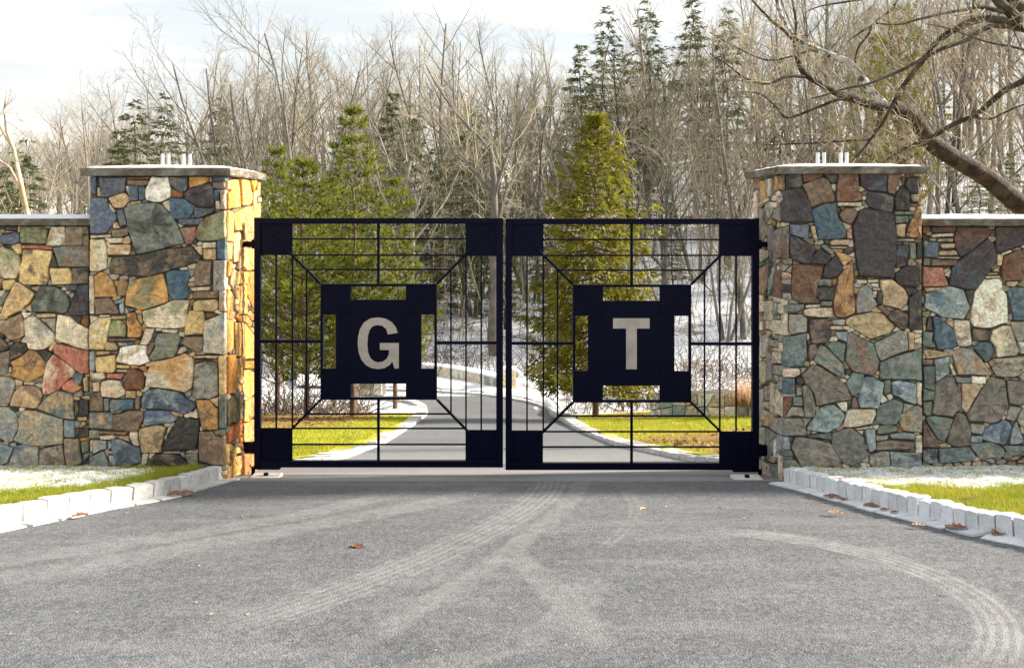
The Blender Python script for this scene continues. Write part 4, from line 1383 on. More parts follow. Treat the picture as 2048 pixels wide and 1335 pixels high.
(5,0,13,2,1851,587,1898,572,1927,580,1939,614,1927,637,1885,633,1849,615),
(5,0,6,9,1967,559,1998,558,2003,565,2004,580,2012,589,2014,644,1982,654,1968,655,1948,652,1942,642,1943,621,1949,587,1961,566),
(5,0,8,8,1930,580,1949,580,1944,602,1939,610),
(5,0,5,5,1935,628,1942,622,1941,638,1934,638),
(5,0,2,13,2016,579,2029,573,2060,576,2060,639,2028,639,2022,609),
(5,0,8,8,2015,609,2021,607,2024,626,2015,629),
(5,0,12,12,2017,628,2024,628,2025,639,2017,638),
(5,0,9,9,1848,575,1892,574,1872,580,1851,583),
(5,0,8,8,1856,636,1862,634,1866,661,1852,658),
(5,0,2,1,1864,632,1878,634,1906,660,1914,694,1877,698,1868,678,1869,655),
(5,0,16,16,1894,645,1907,641,1906,656),
(5,0,12,3,1909,640,1938,641,1940,662,1943,689,1931,692,1917,691,1911,676,1908,656),
(5,0,8,5,1946,657,1984,661,1979,679,1945,680),
(5,0,3,12,1985,661,2007,652,2020,652,2027,673,2037,701,2032,710,1994,713,1991,692,1980,679),
(5,0,12,9,2021,644,2060,642,2060,681,2036,682,2029,670),
(5,0,17,12,1846,662,1866,665,1861,693,1846,692),
(5,0,2,2,1948,695,1959,684,1981,685,1988,700,1981,716,1972,724,1959,708),
(5,0,12,7,1903,704,1926,695,1944,699,1960,716,1982,747,1978,750,1917,748),
(5,0,12,4,1976,723,1986,717,2060,711,2060,733,2036,751,2011,753,1992,750),
(5,0,9,9,1846,700,1861,699,1898,706,1894,711,1854,717),
(5,0,5,5,1846,719,1866,719,1865,729,1846,729),
(5,0,13,17,1869,720,1897,712,1898,746,1872,763),
(5,0,17,1,1846,733,1868,732,1869,780,1847,774),
(5,0,17,17,1846,776,1869,783,1868,798,1847,801),
(5,0,18,18,1872,766,1892,754,1907,754,1914,773,1922,786,1922,814,1911,825,1906,832,1877,829,1865,827,1870,796),
(5,0,3,3,1900,728,1904,727,1914,749,1907,750),
(5,0,17,17,1911,753,1942,756,1942,765,1915,765),
(5,0,6,6,1945,752,1970,753,1971,766,1960,767,1944,765),
(5,0,9,9,1924,767,1954,767,1962,774,1934,825,1924,815),
(5,0,18,18,1982,754,2009,760,2012,781,2016,813,1998,841,1982,845,1938,840,1934,828,1946,811,1961,784),
(5,0,18,18,2015,761,2034,763,2060,749,2060,806,2038,809,2019,805),
(5,0,6,13,2037,684,2060,683,2060,705,2041,706),
(5,1,12,12,1916,768,1922,768,1920,781,1916,777),
(5,0,17,17,1847,805,1863,803,1862,828,1854,830,1848,825),
(5,0,17,18,1854,832,1872,832,1905,838,1898,862,1890,879,1876,877,1862,855,1852,838),
(5,0,18,5,1913,826,1921,826,1931,832,1940,854,1941,863,1939,889,1912,892,1894,884,1898,866),
(5,0,5,5,1846,840,1852,846,1875,880,1878,892,1872,894,1846,893),
(5,0,12,12,1941,847,1968,849,1968,857,1963,868,1943,864),
(5,0,13,1,1943,872,1963,871,1963,884,1941,883),
(5,0,1,13,1965,870,1970,857,1984,849,1999,846,2007,838,2020,845,2024,853,2022,863,2012,888,2003,888,1965,878),
(5,0,12,12,2021,812,2044,815,2029,842,2014,837),
(5,0,12,18,2045,816,2060,816,2060,855,2043,853,2035,840),
(5,0,13,13,2033,843,2047,879,2046,885,2021,888,2025,861),
(5,0,17,9,1940,886,1982,884,2006,896,2009,911,1969,915,1968,920,1961,916,1948,901),
(5,0,17,17,2007,892,2060,891,2060,910,2019,910),
(5,0,17,13,1877,897,1938,893,1952,915,1940,921,1879,925),
(5,0,13,11,1846,901,1873,897,1874,925,1856,925,1846,920),
(5,1,17,17,1846,896,1874,896,1856,900),
(5,0,10,10,2060,452,2086,452,2092,466,2096,477,2081,485,2076,484,2062,480),
(5,0,3,3,2063,585,2078,557,2105,568,2120,576,2120,589,2086,594,2063,596),
(5,0,12,5,2061,856,2063,840,2070,838,2105,852,2110,854,2082,879,2063,865),
(5,0,12,12,1846,635,1848,635,1854,636,1853,640,1852,647,1850,648,1846,648),
(5,0,12,5,2062,682,2063,675,2088,681,2094,698,2094,700,2071,712,2062,706),
(5,0,9,9,2064,779,2072,760,2077,749,2083,740,2120,741,2120,777,2083,779),
(5,0,12,12,1909,925,1918,925,1926,930,1930,934,1923,940,1913,940,1908,927),
(5,0,10,9,2081,923,2082,922,2098,916,2120,910,2120,940,2082,940,2081,931),
(5,0,12,12,1994,926,1995,923,2002,919,2007,918,2015,920,2008,928,2001,930),
(5,0,18,18,2063,782,2120,779,2120,812,2096,814,2083,814,2074,803,2063,788),
(5,0,12,12,1987,915,1989,915,2003,913,2004,916,1998,919,1994,920,1990,918),
(5,1,18,18,2021,844,2022,842,2028,844,2030,846,2028,851,2026,852,2025,851),
(5,0,9,9,1946,923,1955,922,1963,922,1962,927,1959,933,1954,934,1945,931),
(5,0,13,15,2082,487,2098,479,2103,479,2120,480,2120,514,2088,508,2082,489),
(5,0,12,12,1862,694,1865,685,1867,682,1868,684,1872,692,1871,693,1864,694),
(5,0,11,5,2057,525,2086,510,2120,517,2120,535,2097,543,2074,550,2060,545),
(5,1,12,12,1961,771,1963,769,1967,769,1968,770,1968,771,1966,773,1965,775),
(5,0,12,9,2040,855,2041,854,2058,857,2059,859,2059,864,2051,865,2044,866),
(5,0,12,15,1846,935,1854,932,1860,930,1862,930,1869,934,1867,940,1846,940),
(5,0,4,15,2033,571,2041,563,2060,547,2074,552,2074,554,2068,567,2063,578),
(5,0,12,12,1971,918,1972,917,1983,916,1991,922,1990,926,1983,926,1971,921),
(5,0,5,5,2063,654,2092,645,2114,654,2120,657,2120,668,2090,679,2063,673),
(5,0,5,5,2022,755,2031,754,2034,754,2038,757,2038,759,2034,761,2021,759),
(5,0,11,12,2064,728,2070,715,2074,713,2096,702,2120,706,2120,739,2081,738),
(5,1,3,3,2059,708,2061,709,2066,714,2066,716,2065,719,2063,721),
(5,0,13,13,2063,599,2100,594,2120,592,2120,619,2093,626,2067,614,2063,612),
(5,0,12,12,2006,572,2012,571,2021,575,2014,582,2008,583,2006,581,2006,579),
(5,1,3,3,1863,476,1871,477,1873,478,1873,480,1872,482,1869,482,1859,481),
(5,0,12,12,2063,901,2083,882,2120,898,2120,907,2100,914,2080,920,2063,907),
(5,0,12,12,1977,935,1985,928,1992,928,1997,931,1998,933,1995,940,1982,940),
(5,0,12,12,1927,940,1933,934,1936,933,1943,932,1952,936,1953,936,1953,940),
(5,1,3,3,1846,614,1854,620,1854,620,1849,621,1846,622),
(5,0,9,9,1879,893,1880,889,1893,886,1902,890,1902,893,1887,894,1881,894),
(5,0,12,12,2001,934,2002,932,2008,932,2019,935,2020,937,2019,940,1999,940),
(5,1,3,3,1970,727,1971,725,1974,725,1976,727,1979,732,1980,734,1975,735),
(5,0,12,12,1888,702,1890,699,1891,698,1902,697,1907,700,1903,711,1897,711),
(5,1,3,12,1846,592,1846,592,1848,593,1848,600,1847,606,1847,607,1846,607),
(5,1,5,5,1889,539,1898,537,1901,537,1898,540,1892,545,1890,546,1889,545),
(5,0,5,9,2048,498,2062,495,2079,492,2084,509,2060,521,2057,522,2046,503),
(5,1,5,15,1895,751,1896,749,1898,748,1905,749,1906,751,1904,752,1896,752),
(5,0,11,5,2068,835,2083,816,2100,815,2120,815,2120,852,2114,853,2099,847),
(5,0,9,9,2024,918,2026,912,2045,912,2040,916,2031,921,2029,921,2024,919),
(5,0,12,12,1977,737,1979,736,1981,736,1983,739,1987,745,1987,747,1983,748),
(5,1,12,12,2009,828,2013,822,2015,820,2016,821,2014,829,2012,830,2009,829),
(5,0,4,4,1980,467,1981,461,1988,460,1990,460,1990,473,1989,473,1981,471),
(5,0,12,15,1945,684,1946,682,1956,682,1957,683,1950,691,1946,690,1945,690),
(5,0,9,9,2015,563,2026,563,2036,563,2032,568,2030,571,2024,573,2014,570),
(5,0,9,9,1923,924,1942,922,1942,925,1941,930,1933,932,1931,931,1925,926),
(5,1,12,12,1846,650,1851,650,1851,659,1850,661,1846,661),
(5,0,5,5,2035,927,2039,926,2059,926,2078,928,2078,940,2053,940,2034,931),
(5,0,8,8,1846,468,1851,470,1856,472,1861,474,1861,474,1856,480,1846,480),
(5,0,5,15,1846,624,1858,622,1860,623,1859,630,1856,634,1853,634,1846,632),
(5,1,3,3,1969,847,1970,846,1978,846,1980,848,1979,850,1972,854,1970,852),
(5,0,12,12,1899,713,1904,713,1907,724,1907,725,1906,726,1901,726,1899,724),
(5,0,12,9,1846,922,1859,928,1858,928,1856,929,1852,931,1846,933),
(5,0,9,9,1864,928,1876,925,1889,927,1884,932,1877,932,1871,932,1869,931),
(5,1,12,12,1846,706,1846,706,1847,707,1850,713,1851,715,1849,716,1846,717),
(5,0,5,5,2010,930,2020,921,2029,923,2032,925,2031,930,2023,934,2020,933),
(5,1,12,12,1981,657,1982,656,1993,653,1994,654,1993,656,1985,659,1982,659),
(5,0,3,3,2006,507,2008,505,2022,500,2025,503,2021,505,2008,511,2007,510),
(5,0,12,12,1956,936,1956,936,1961,934,1969,935,1974,936,1978,940,1956,940),
(5,0,9,9,1887,932,1894,926,1903,926,1907,934,1908,940,1893,940,1889,935),
(5,1,12,12,2015,598,2016,597,2018,598,2019,604,2017,606,2016,606,2015,605),
(5,1,12,12,1988,705,1990,704,1991,705,1993,713,1991,714,1986,715,1984,713),
(5,1,9,9,1916,822,1919,819,1923,816,1928,821,1927,822,1923,824,1918,823),
(5,0,12,12,1980,452,1992,452,1990,457,1989,458,1986,458,1982,459,1981,459),
(5,0,18,18,2000,558,2003,554,2012,563,2010,569,2009,569,2005,570,2000,558),
(5,0,5,5,1984,537,1989,529,1991,527,1992,529,1995,533,1990,538,1988,539),
(5,0,5,5,2090,452,2120,452,2120,478,2116,478,2101,477,2098,475,2093,461),
(5,0,12,12,1976,476,1979,473,1981,473,1988,474,1991,475,1991,480,1983,484),
(5,0,5,15,2006,913,2010,904,2011,902,2023,912,2020,918,2019,919,2008,916),
(5,1,12,12,1851,468,1852,467,1862,464,1864,466,1861,471,1860,471,1855,469),
(5,1,12,12,1846,693,1854,694,1856,696,1854,697,1846,698),
(5,1,3,3,1941,648,1942,647,1944,649,1948,653,1943,658,1941,656,1941,651),
(5,1,3,3,1938,694,1939,692,1943,692,1948,693,1950,699,1948,701,1940,696),
(5,1,9,9,1846,578,1847,579,1850,584,1850,585,1848,590,1846,590),
(5,1,3,12,1973,754,1974,752,1979,752,1980,754,1976,759,1975,761,1973,759),
(5,1,3,3,1883,636,1885,635,1894,636,1893,638,1890,642,1889,642),
(5,0,18,15,1877,881,1879,880,1891,880,1892,881,1891,884,1880,887,1879,887),
(5,0,10,10,2061,641,2063,615,2080,622,2092,628,2091,641,2089,643,2063,652),
(5,0,12,12,2038,752,2063,730,2077,738,2078,740,2073,752,2063,771,2041,757),
(5,1,12,12,1893,643,1896,638,1897,636,1904,637,1906,638,1904,640,1893,645),
(5,1,5,5,2003,837,2007,831,2013,832,2013,833,2012,836,2011,838,2004,838),
(5,1,18,5,1906,697,1916,693,1918,693,1920,694,1917,696,1910,699,1909,699),
(5,0,12,12,1870,940,1872,935,1872,934,1880,934,1884,934,1888,938,1889,940),
(5,1,8,8,1886,534,1888,532,1902,532,1903,534,1901,535,1892,536,1888,536),
(5,0,12,5,2025,499,2039,494,2041,495,2045,498,2043,501,2029,502,2027,502),
(5,0,3,3,1945,921,1956,913,1963,919,1962,920,1958,920,1953,921),
(5,0,3,3,2042,812,2063,794,2075,808,2080,814,2080,816,2064,834,2063,834),
(5,0,5,5,2047,867,2061,867,2070,874,2075,878,2067,879,2049,879,2045,868),
(5,0,5,15,2046,887,2049,881,2059,881,2075,882,2076,884,2063,897,2048,889),
(5,1,12,12,2013,648,2016,641,2017,640,2021,642,2020,648,2018,649,2014,649),
(5,0,13,13,2088,878,2103,864,2114,855,2120,854,2120,895,2113,892,2086,880),
(5,0,9,9,2022,940,2024,936,2025,935,2032,933,2033,933,2042,937,2046,940),
(5,0,9,9,2092,681,2112,673,2120,671,2120,704,2118,704,2098,700,2095,690),
(5,1,5,5,2008,757,2010,755,2019,755,2019,756,2018,758,2018,759,2013,761),
(5,1,5,5,1846,834,1848,833,1851,833,1851,834,1850,839,1849,841,1846,839),
(5,0,3,3,2042,493,2061,482,2062,482,2076,487,2055,494,2050,496,2047,496),
(5,0,10,12,2078,552,2097,545,2115,539,2120,538,2120,573,2102,565,2078,553),
(5,0,12,12,1963,932,1964,928,1967,922,1973,924,1980,928,1975,933,1970,933),
(5,0,5,9,2034,924,2040,919,2052,912,2062,910,2075,919,2077,921,2054,924),
(5,1,18,15,1861,632,1863,627,1864,625,1869,627,1871,629,1869,630,1863,632),
(5,1,18,18,1863,697,1870,695,1873,694,1874,697,1873,699,1871,699,1864,697),
(5,1,3,3,1983,751,1985,750,1989,749,1992,752,1991,754,1989,754,1984,753),
(5,0,12,12,2095,631,2096,628,2113,623,2120,621,2120,654,2096,644,2094,643),
(1,0,16,16,463,360,478,358,481,414,466,416,463,382),
(1,0,16,16,481,356,498,358,505,399,500,409,483,411),
(1,0,7,7,498,360,513,358,506,385),
(1,0,9,9,514,361,520,361,520,392,514,392),
(1,0,3,3,507,392,513,380,512,406,507,409),
(1,0,7,7,454,385,463,384,471,416,454,418),
(1,1,7,7,514,394,520,394,520,404,514,404),
(1,0,3,3,454,361,460,361,460,378,454,378),
(1,0,16,16,507,410,520,406,520,435,508,435),
(1,0,9,9,454,421,464,423,465,483,454,482),
(1,0,9,7,466,426,486,416,487,461,469,461),
(1,0,12,12,488,415,505,412,507,469,502,483,489,481,487,454),
(1,0,3,3,466,469,478,464,484,485,476,521,466,524),
(1,0,16,3,487,496,507,495,508,538,495,541,486,533),
(1,0,12,12,474,524,480,509,486,512,483,536,472,538),
(1,0,12,12,454,485,464,485,463,519,456,519),
(1,0,7,7,454,521,462,524,459,550,454,553),
(1,0,12,12,462,536,471,541,474,574,466,584,458,569),
(1,0,16,16,476,543,493,543,493,567,476,568),
(1,0,7,7,495,545,508,543,508,615,504,615,495,589),
(1,0,16,3,476,572,490,569,492,627,476,629),
(1,0,9,9,454,577,466,589,466,639,454,639),
(1,0,3,3,468,598,475,599,475,608,468,608),
(1,0,9,9,510,440,520,440,520,488,510,488),
(1,0,16,16,510,490,520,490,520,536,510,536),
(1,0,12,12,510,538,520,538,520,596,510,596),
(1,0,7,7,510,598,520,598,520,637,510,637),
(1,0,16,16,455,640,467,640,466,697,456,704),
(1,0,9,9,470,645,489,645,488,714,472,712),
(1,0,16,16,491,647,509,672,509,717,491,717),
(1,0,7,7,454,712,470,709,471,786,454,786),
(1,0,9,9,471,717,486,717,484,754,472,761),
(1,0,7,7,489,723,507,721,507,736,489,736),
(1,0,16,16,486,741,499,739,508,744,507,786,499,798,487,788),
(1,0,10,11,454,800,465,791,470,798,470,845,462,842,454,852),
(1,0,10,11,472,798,477,786,486,800,484,835,472,845),
(1,0,16,16,488,803,499,798,499,845,487,842),
(1,0,9,9,500,798,509,793,509,833,500,833),
(1,0,9,9,487,847,508,838,508,877,499,882,488,887),
(1,0,14,14,457,855,467,850,468,877,457,887),
(1,0,14,14,470,850,480,840,486,852,486,867,470,880),
(1,0,3,3,470,894,480,894,481,904,471,907),
(1,0,14,14,487,909,500,907,500,936,487,949),
(1,0,9,9,502,909,509,907,508,931,502,931),
(1,0,9,9,465,914,484,909,484,949,476,949,465,954),
(1,0,9,9,454,934,462,931,461,954,454,961),
(1,0,3,3,454,887,459,889,459,926,454,924),
(1,0,3,3,512,645,520,645,520,702,512,702),
(1,0,9,9,512,704,520,704,520,759,512,759),
(1,0,16,16,512,761,520,761,520,818,512,818),
(1,0,7,7,512,820,520,820,520,877,512,877),
(1,0,9,9,512,880,520,880,520,936,512,936),
(1,1,16,16,482,951,486,949,489,949,489,950,490,958,483,958,482,957),
(1,1,3,3,493,599,495,597,496,599,500,612,499,613,496,609,493,605),
(1,1,3,3,468,892,469,889,471,885,473,885,476,886,476,892,468,894),
(1,0,9,9,495,648,497,642,499,639,504,643,503,651,499,655,495,650),
(1,0,3,3,503,654,508,658,509,660,509,665,508,667,505,664,500,657),
(1,1,12,12,454,353,458,353,459,354,459,357,459,359,454,359),
(1,1,9,9,480,786,484,781,485,782,487,791,487,792,485,796,480,788),
(1,0,16,15,506,934,508,934,517,939,514,946,508,947,507,944,506,938),
(1,0,9,9,509,951,510,949,513,948,515,948,518,957,518,958,508,958),
(1,1,16,16,463,534,469,529,471,528,471,533,470,536,469,537,465,535),
(1,0,16,5,477,773,479,769,484,770,484,779,479,784,478,783,476,780),
(1,0,9,9,492,628,494,625,498,621,499,622,501,625,501,627,498,635),
(1,0,12,12,466,586,472,579,474,581,474,595,472,597,470,596,469,595),
(1,0,9,9,487,898,493,894,494,893,496,895,496,898,494,906,489,906),
(1,0,12,12,481,639,482,631,483,630,488,630,489,631,489,643,480,643),
(1,1,12,15,497,354,498,353,507,353,507,357,501,357,498,357,497,356),
(1,1,9,15,469,622,470,622,473,623,473,625,471,633,471,634,469,635),
(1,1,12,5,500,615,501,614,506,617,507,619,507,625,503,625,500,620),
(1,1,3,5,464,421,466,419,474,417,475,418,474,420,467,423,466,423),
(1,1,16,5,469,788,473,781,475,781,477,784,472,793,470,795,469,794),
(1,0,9,9,500,889,502,885,506,890,507,894,504,899,502,898,498,895),
(1,1,12,12,454,854,458,850,459,850,459,850,455,865,454,865),
(1,1,16,5,454,570,456,570,457,571,460,577,461,578,459,579,454,576),
(1,0,7,7,472,634,474,627,481,631,481,633,479,643,478,643,473,636),
(1,0,16,16,486,482,487,481,492,483,492,486,493,494,486,495,485,493),
(1,0,7,7,480,874,484,871,486,874,486,883,484,886,482,885,479,883),
(1,1,3,3,486,798,489,792,493,795,495,797,493,799,490,800,488,800),
(1,0,7,12,494,484,500,485,501,485,501,489,501,493,494,494,494,491),
(1,0,9,15,461,906,465,901,468,899,471,909,470,911,462,914,461,913),
(1,0,9,9,477,888,478,886,479,885,484,888,485,896,482,898,477,892),
(1,1,9,5,509,353,516,353,516,359,515,359,509,356),
(1,1,12,12,477,760,482,757,484,759,484,763,484,768,479,767,477,762),
(1,1,9,5,454,787,458,788,459,789,460,792,460,793,454,799),
(1,1,3,12,475,956,476,951,476,951,480,951,481,952,481,958,475,958),
(1,0,12,12,491,947,494,945,498,950,498,954,498,958,491,958,491,956),
(1,1,12,12,493,609,495,611,498,615,498,619,497,620,494,622,493,612),
(1,1,9,9,481,906,482,900,484,899,486,899,488,907,486,908,483,907),
(1,1,12,12,460,353,468,353,468,357,461,359,461,359,460,357),
(1,0,7,5,459,888,461,886,466,891,467,892,467,897,464,900,461,903),
(1,1,9,9,469,612,470,610,472,610,474,612,474,621,470,620,469,619),
(1,1,16,5,502,485,506,482,507,483,509,489,506,493,503,493,502,491),
(1,1,7,12,508,638,508,637,516,639,515,643,511,644,510,644,507,641),
(1,1,3,15,454,554,456,554,457,556,457,557,456,567,456,568,454,568),
(1,0,9,9,502,629,503,627,507,627,507,635,506,641,504,641,500,637),
(1,1,9,9,467,701,468,697,469,699,470,702,470,706,468,707,466,707),
(1,1,12,12,505,900,508,894,509,894,509,903,507,905,505,906,505,905),
(1,0,16,16,516,946,518,939,521,937,521,958,520,958,518,954,516,947),
(1,0,9,9,495,944,504,934,504,935,505,942,505,944,501,947,499,948),
(1,0,9,9,490,631,491,630,497,636,497,638,496,642,493,647,490,644),
(1,1,3,15,473,763,475,762,477,767,477,769,476,773,474,778,473,778),
(1,1,7,15,503,882,508,879,509,881,509,892,508,891,505,886,503,883),
(1,0,3,3,499,951,502,949,506,947,507,948,507,955,507,958,500,958),
(1,1,9,9,481,465,482,464,484,464,486,465,486,474,485,476,483,474),
(1,1,9,9,472,880,473,879,478,875,478,883,477,884,475,884,472,882),
(1,1,3,5,468,954,472,952,474,952,474,952,474,956,473,958,468,958),
(1,1,16,9,496,903,498,897,500,899,503,901,504,906,503,907,496,905),
(1,1,7,7,463,884,468,880,470,881,471,883,468,889,467,890,463,886),
(1,1,9,9,494,886,501,883,501,884,499,889,497,893,495,892,494,888),
(1,1,16,16,468,639,469,637,471,636,472,637,475,643,471,643,469,641),
(1,1,16,12,485,887,486,886,492,887,493,891,489,895,486,896,485,890),
(1,1,9,12,504,650,505,645,506,644,508,644,509,646,509,657,505,653),
(1,1,9,9,461,703,466,699,466,700,464,708,461,708,461,708,460,705),
(1,1,16,16,460,788,468,788,468,791,461,792,461,791,460,789),
(4,0,5,5,1508,355,1520,354,1520,378,1508,378),
(4,0,7,7,1521,361,1532,361,1531,397,1520,404),
(4,0,12,3,1534,357,1546,356,1546,392,1536,394),
(4,0,7,4,1550,351,1565,350,1565,378,1551,382),
(4,0,3,3,1508,385,1516,380,1516,435,1508,435),
(4,0,18,8,1519,416,1534,418,1536,469,1524,481,1519,454),
(4,0,12,12,1530,409,1540,402,1548,421,1538,440,1528,423),
(4,0,3,3,1542,404,1554,404,1552,416,1542,416),
(4,0,18,18,1550,418,1562,414,1562,442,1550,438),
(4,0,18,8,1536,452,1549,449,1550,524,1537,524,1536,493),
(4,0,18,4,1551,461,1565,454,1565,514,1555,517,1551,512),
(4,0,12,9,1520,497,1537,502,1537,514,1521,526),
(4,0,5,7,1519,536,1538,526,1534,577,1526,589,1519,579),
(4,0,13,13,1538,560,1552,531,1550,560,1536,593),
(4,0,4,4,1550,548,1562,538,1565,596,1548,591),
(4,0,3,3,1518,591,1528,591,1528,622,1518,625),
(4,0,3,3,1531,603,1546,601,1546,640,1530,640),
(4,0,17,3,1549,605,1565,608,1565,627,1550,629),
(4,0,12,12,1508,440,1516,440,1516,493,1508,493),
(4,0,5,5,1508,495,1516,495,1516,536,1508,536),
(4,0,3,3,1508,538,1516,538,1516,608,1508,608),
(4,0,3,3,1517,645,1527,642,1527,660,1517,660),
(4,0,3,3,1531,640,1546,640,1546,662,1531,657),
(4,0,3,3,1548,640,1565,640,1565,670,1549,667),
(4,0,13,3,1523,672,1537,667,1536,714,1523,714),
(4,0,12,12,1539,680,1558,680,1558,694,1539,692),
(4,0,3,15,1520,724,1534,721,1534,763,1520,773),
(4,0,12,12,1536,697,1546,714,1544,761,1536,759),
(4,0,3,3,1548,704,1562,704,1562,726,1548,726),
(4,0,12,12,1549,731,1565,731,1565,751,1549,746),
(4,0,12,12,1517,778,1528,776,1528,838,1517,840),
(4,0,12,12,1530,773,1542,768,1542,800,1532,800),
(4,0,3,9,1543,763,1550,768,1550,813,1543,810),
(4,0,3,3,1553,778,1565,793,1565,833,1552,823),
(4,0,3,3,1530,803,1538,803,1537,818,1530,813),
(4,0,9,9,1527,820,1537,823,1537,852,1527,850),
(4,0,9,9,1539,825,1549,828,1549,862,1539,855),
(4,0,12,12,1550,835,1565,835,1565,870,1549,860),
(4,0,12,12,1517,852,1532,855,1532,892,1517,887),
(4,0,17,12,1534,857,1552,867,1549,902,1534,919),
(4,0,6,6,1549,877,1553,877,1553,914,1549,912),
(4,0,13,13,1554,867,1565,872,1565,902,1557,897),
(4,0,12,12,1518,919,1525,919,1525,944,1518,941),
(4,0,12,9,1527,921,1537,929,1544,961,1527,959),
(4,0,17,17,1537,924,1557,929,1557,961,1547,959),
(4,0,3,3,1558,907,1565,912,1565,961,1559,959),
(4,0,3,3,1508,645,1516,645,1516,714,1508,714),
(4,0,12,12,1508,717,1516,717,1516,778,1508,778),
(4,0,3,3,1508,781,1516,781,1516,852,1508,852),
(4,0,12,12,1508,855,1516,855,1516,936,1508,936),
(4,1,3,9,1526,662,1530,659,1535,661,1534,666,1532,667,1528,668,1526,663),
(4,1,5,5,1520,946,1521,944,1523,945,1525,947,1525,954,1523,953,1520,950),
(4,1,9,9,1518,528,1520,527,1527,524,1529,528,1529,529,1520,533,1518,532),
(4,0,3,3,1557,596,1559,596,1565,597,1565,606,1558,605,1558,604,1557,601),
(4,0,5,12,1557,529,1560,525,1562,526,1565,528,1565,540,1560,537,1557,530),
(4,0,12,9,1524,911,1527,907,1531,909,1532,912,1530,919,1529,921,1525,917),
(4,0,12,5,1519,408,1527,401,1529,407,1527,412,1525,415,1521,414,1519,412),
(4,0,12,12,1553,768,1556,765,1558,765,1558,769,1559,781,1558,782,1553,776),
(4,0,3,12,1508,947,1510,946,1511,946,1515,953,1514,959,1513,962,1508,962),
(4,0,3,3,1527,893,1531,894,1532,895,1532,908,1528,905,1527,903,1526,899),
(4,0,12,12,1547,666,1557,671,1557,677,1548,677,1548,675,1547,672,1547,668),
(4,0,12,15,1518,664,1520,662,1525,662,1526,665,1527,669,1521,675,1518,674),
(4,1,12,15,1537,443,1541,438,1542,438,1544,442,1543,448,1539,449,1537,448),
(4,1,12,12,1552,519,1554,518,1559,518,1559,523,1555,528,1554,526,1552,522),
(4,1,12,15,1523,482,1531,475,1530,482,1528,488,1527,489,1525,487,1523,484),
(4,0,5,5,1538,696,1540,694,1547,695,1548,702,1544,707,1542,705,1538,698),
(4,1,3,3,1508,610,1514,610,1515,612,1513,615,1510,618,1508,619),
(4,1,3,3,1530,399,1534,396,1538,397,1539,400,1538,401,1530,406,1529,401),
(4,1,3,3,1518,676,1519,676,1521,677,1521,691,1518,692),
(4,0,3,9,1540,812,1541,811,1548,814,1549,816,1546,825,1542,823,1541,818),
(4,1,12,12,1528,523,1532,520,1534,521,1535,525,1534,526,1531,528,1530,527),
(4,0,12,15,1549,633,1551,631,1557,630,1559,630,1560,638,1550,638,1549,636),
(4,0,3,3,1548,594,1550,594,1556,595,1556,601,1556,604,1550,603,1548,600),
(4,0,12,5,1558,671,1565,671,1565,683,1564,683,1561,682,1560,682,1558,678),
(4,1,9,9,1560,411,1562,408,1565,405,1565,405,1565,415,1560,412),
(4,0,12,12,1546,915,1547,910,1552,916,1552,920,1551,925,1546,924,1545,924),
(4,0,12,12,1552,749,1557,751,1558,751,1558,763,1556,763,1553,757,1551,754),
(4,1,3,9,1545,762,1547,758,1550,756,1551,756,1554,763,1554,764,1551,767),
(4,0,5,5,1555,901,1557,899,1557,899,1565,903,1565,910,1557,906,1555,905),
(4,0,3,3,1559,696,1560,684,1565,685,1565,702,1562,703,1559,702,1559,700),
(4,0,5,5,1508,631,1510,631,1513,632,1514,634,1514,639,1514,643,1508,643),
(4,0,3,3,1554,388,1555,383,1559,382,1561,386,1559,394,1556,395,1554,390),
(4,1,12,9,1561,630,1565,629,1565,638,1561,638,1561,634),
(4,1,9,12,1549,695,1550,695,1557,696,1558,701,1558,702,1549,702,1549,698),
(4,1,12,9,1513,939,1515,939,1519,944,1518,950,1516,951,1513,946,1512,944),
(4,1,12,5,1540,529,1542,526,1544,527,1545,532,1542,535,1540,537,1539,537),
(4,1,3,3,1522,641,1523,634,1526,631,1528,630,1528,634,1527,639,1526,641),
(4,1,12,12,1542,538,1545,534,1548,535,1548,536,1544,544,1543,544,1542,540),
(4,1,5,9,1560,752,1560,752,1565,753,1565,761,1563,762,1560,762,1560,758),
(4,1,9,12,1518,694,1519,694,1521,693,1521,693,1521,708,1519,708,1518,707),
(4,1,3,5,1531,921,1532,917,1537,919,1537,920,1537,922,1534,925,1531,922),
(4,1,9,9,1539,590,1543,582,1544,580,1546,582,1546,587,1543,589,1539,590),
(4,1,3,12,1560,782,1562,781,1565,780,1565,780,1565,790,1563,788,1559,783),
(4,1,9,9,1531,585,1532,583,1534,585,1534,591,1533,593,1531,597,1528,589),
(4,1,12,12,1549,820,1550,819,1556,828,1554,833,1553,833,1552,831,1548,825),
(4,1,3,3,1518,843,1523,841,1525,842,1525,850,1523,851,1520,851,1518,849),
(4,1,5,5,1540,592,1545,591,1547,592,1547,597,1545,599,1541,599,1540,594),
(4,0,3,9,1547,393,1549,391,1553,391,1555,396,1554,402,1548,402,1547,397),
(4,0,3,3,1515,632,1518,628,1521,633,1521,639,1521,642,1516,643,1516,642),
(4,1,3,9,1543,435,1545,431,1546,429,1548,431,1549,438,1545,440,1543,436),
(4,0,3,3,1517,494,1518,488,1522,486,1525,490,1525,493,1523,496,1519,496),
(4,1,9,9,1521,350,1528,350,1527,355,1526,359,1524,359,1522,357,1521,352),
(4,1,3,12,1546,442,1548,441,1550,440,1552,446,1553,449,1551,451,1545,448),
(4,0,9,12,1536,662,1536,661,1545,664,1545,667,1543,669,1539,674,1535,666),
(4,1,12,9,1537,350,1549,350,1548,352,1546,354,1543,354,1537,355,1537,351),
(4,1,12,12,1529,488,1530,486,1532,479,1533,476,1533,494,1532,493,1529,489),
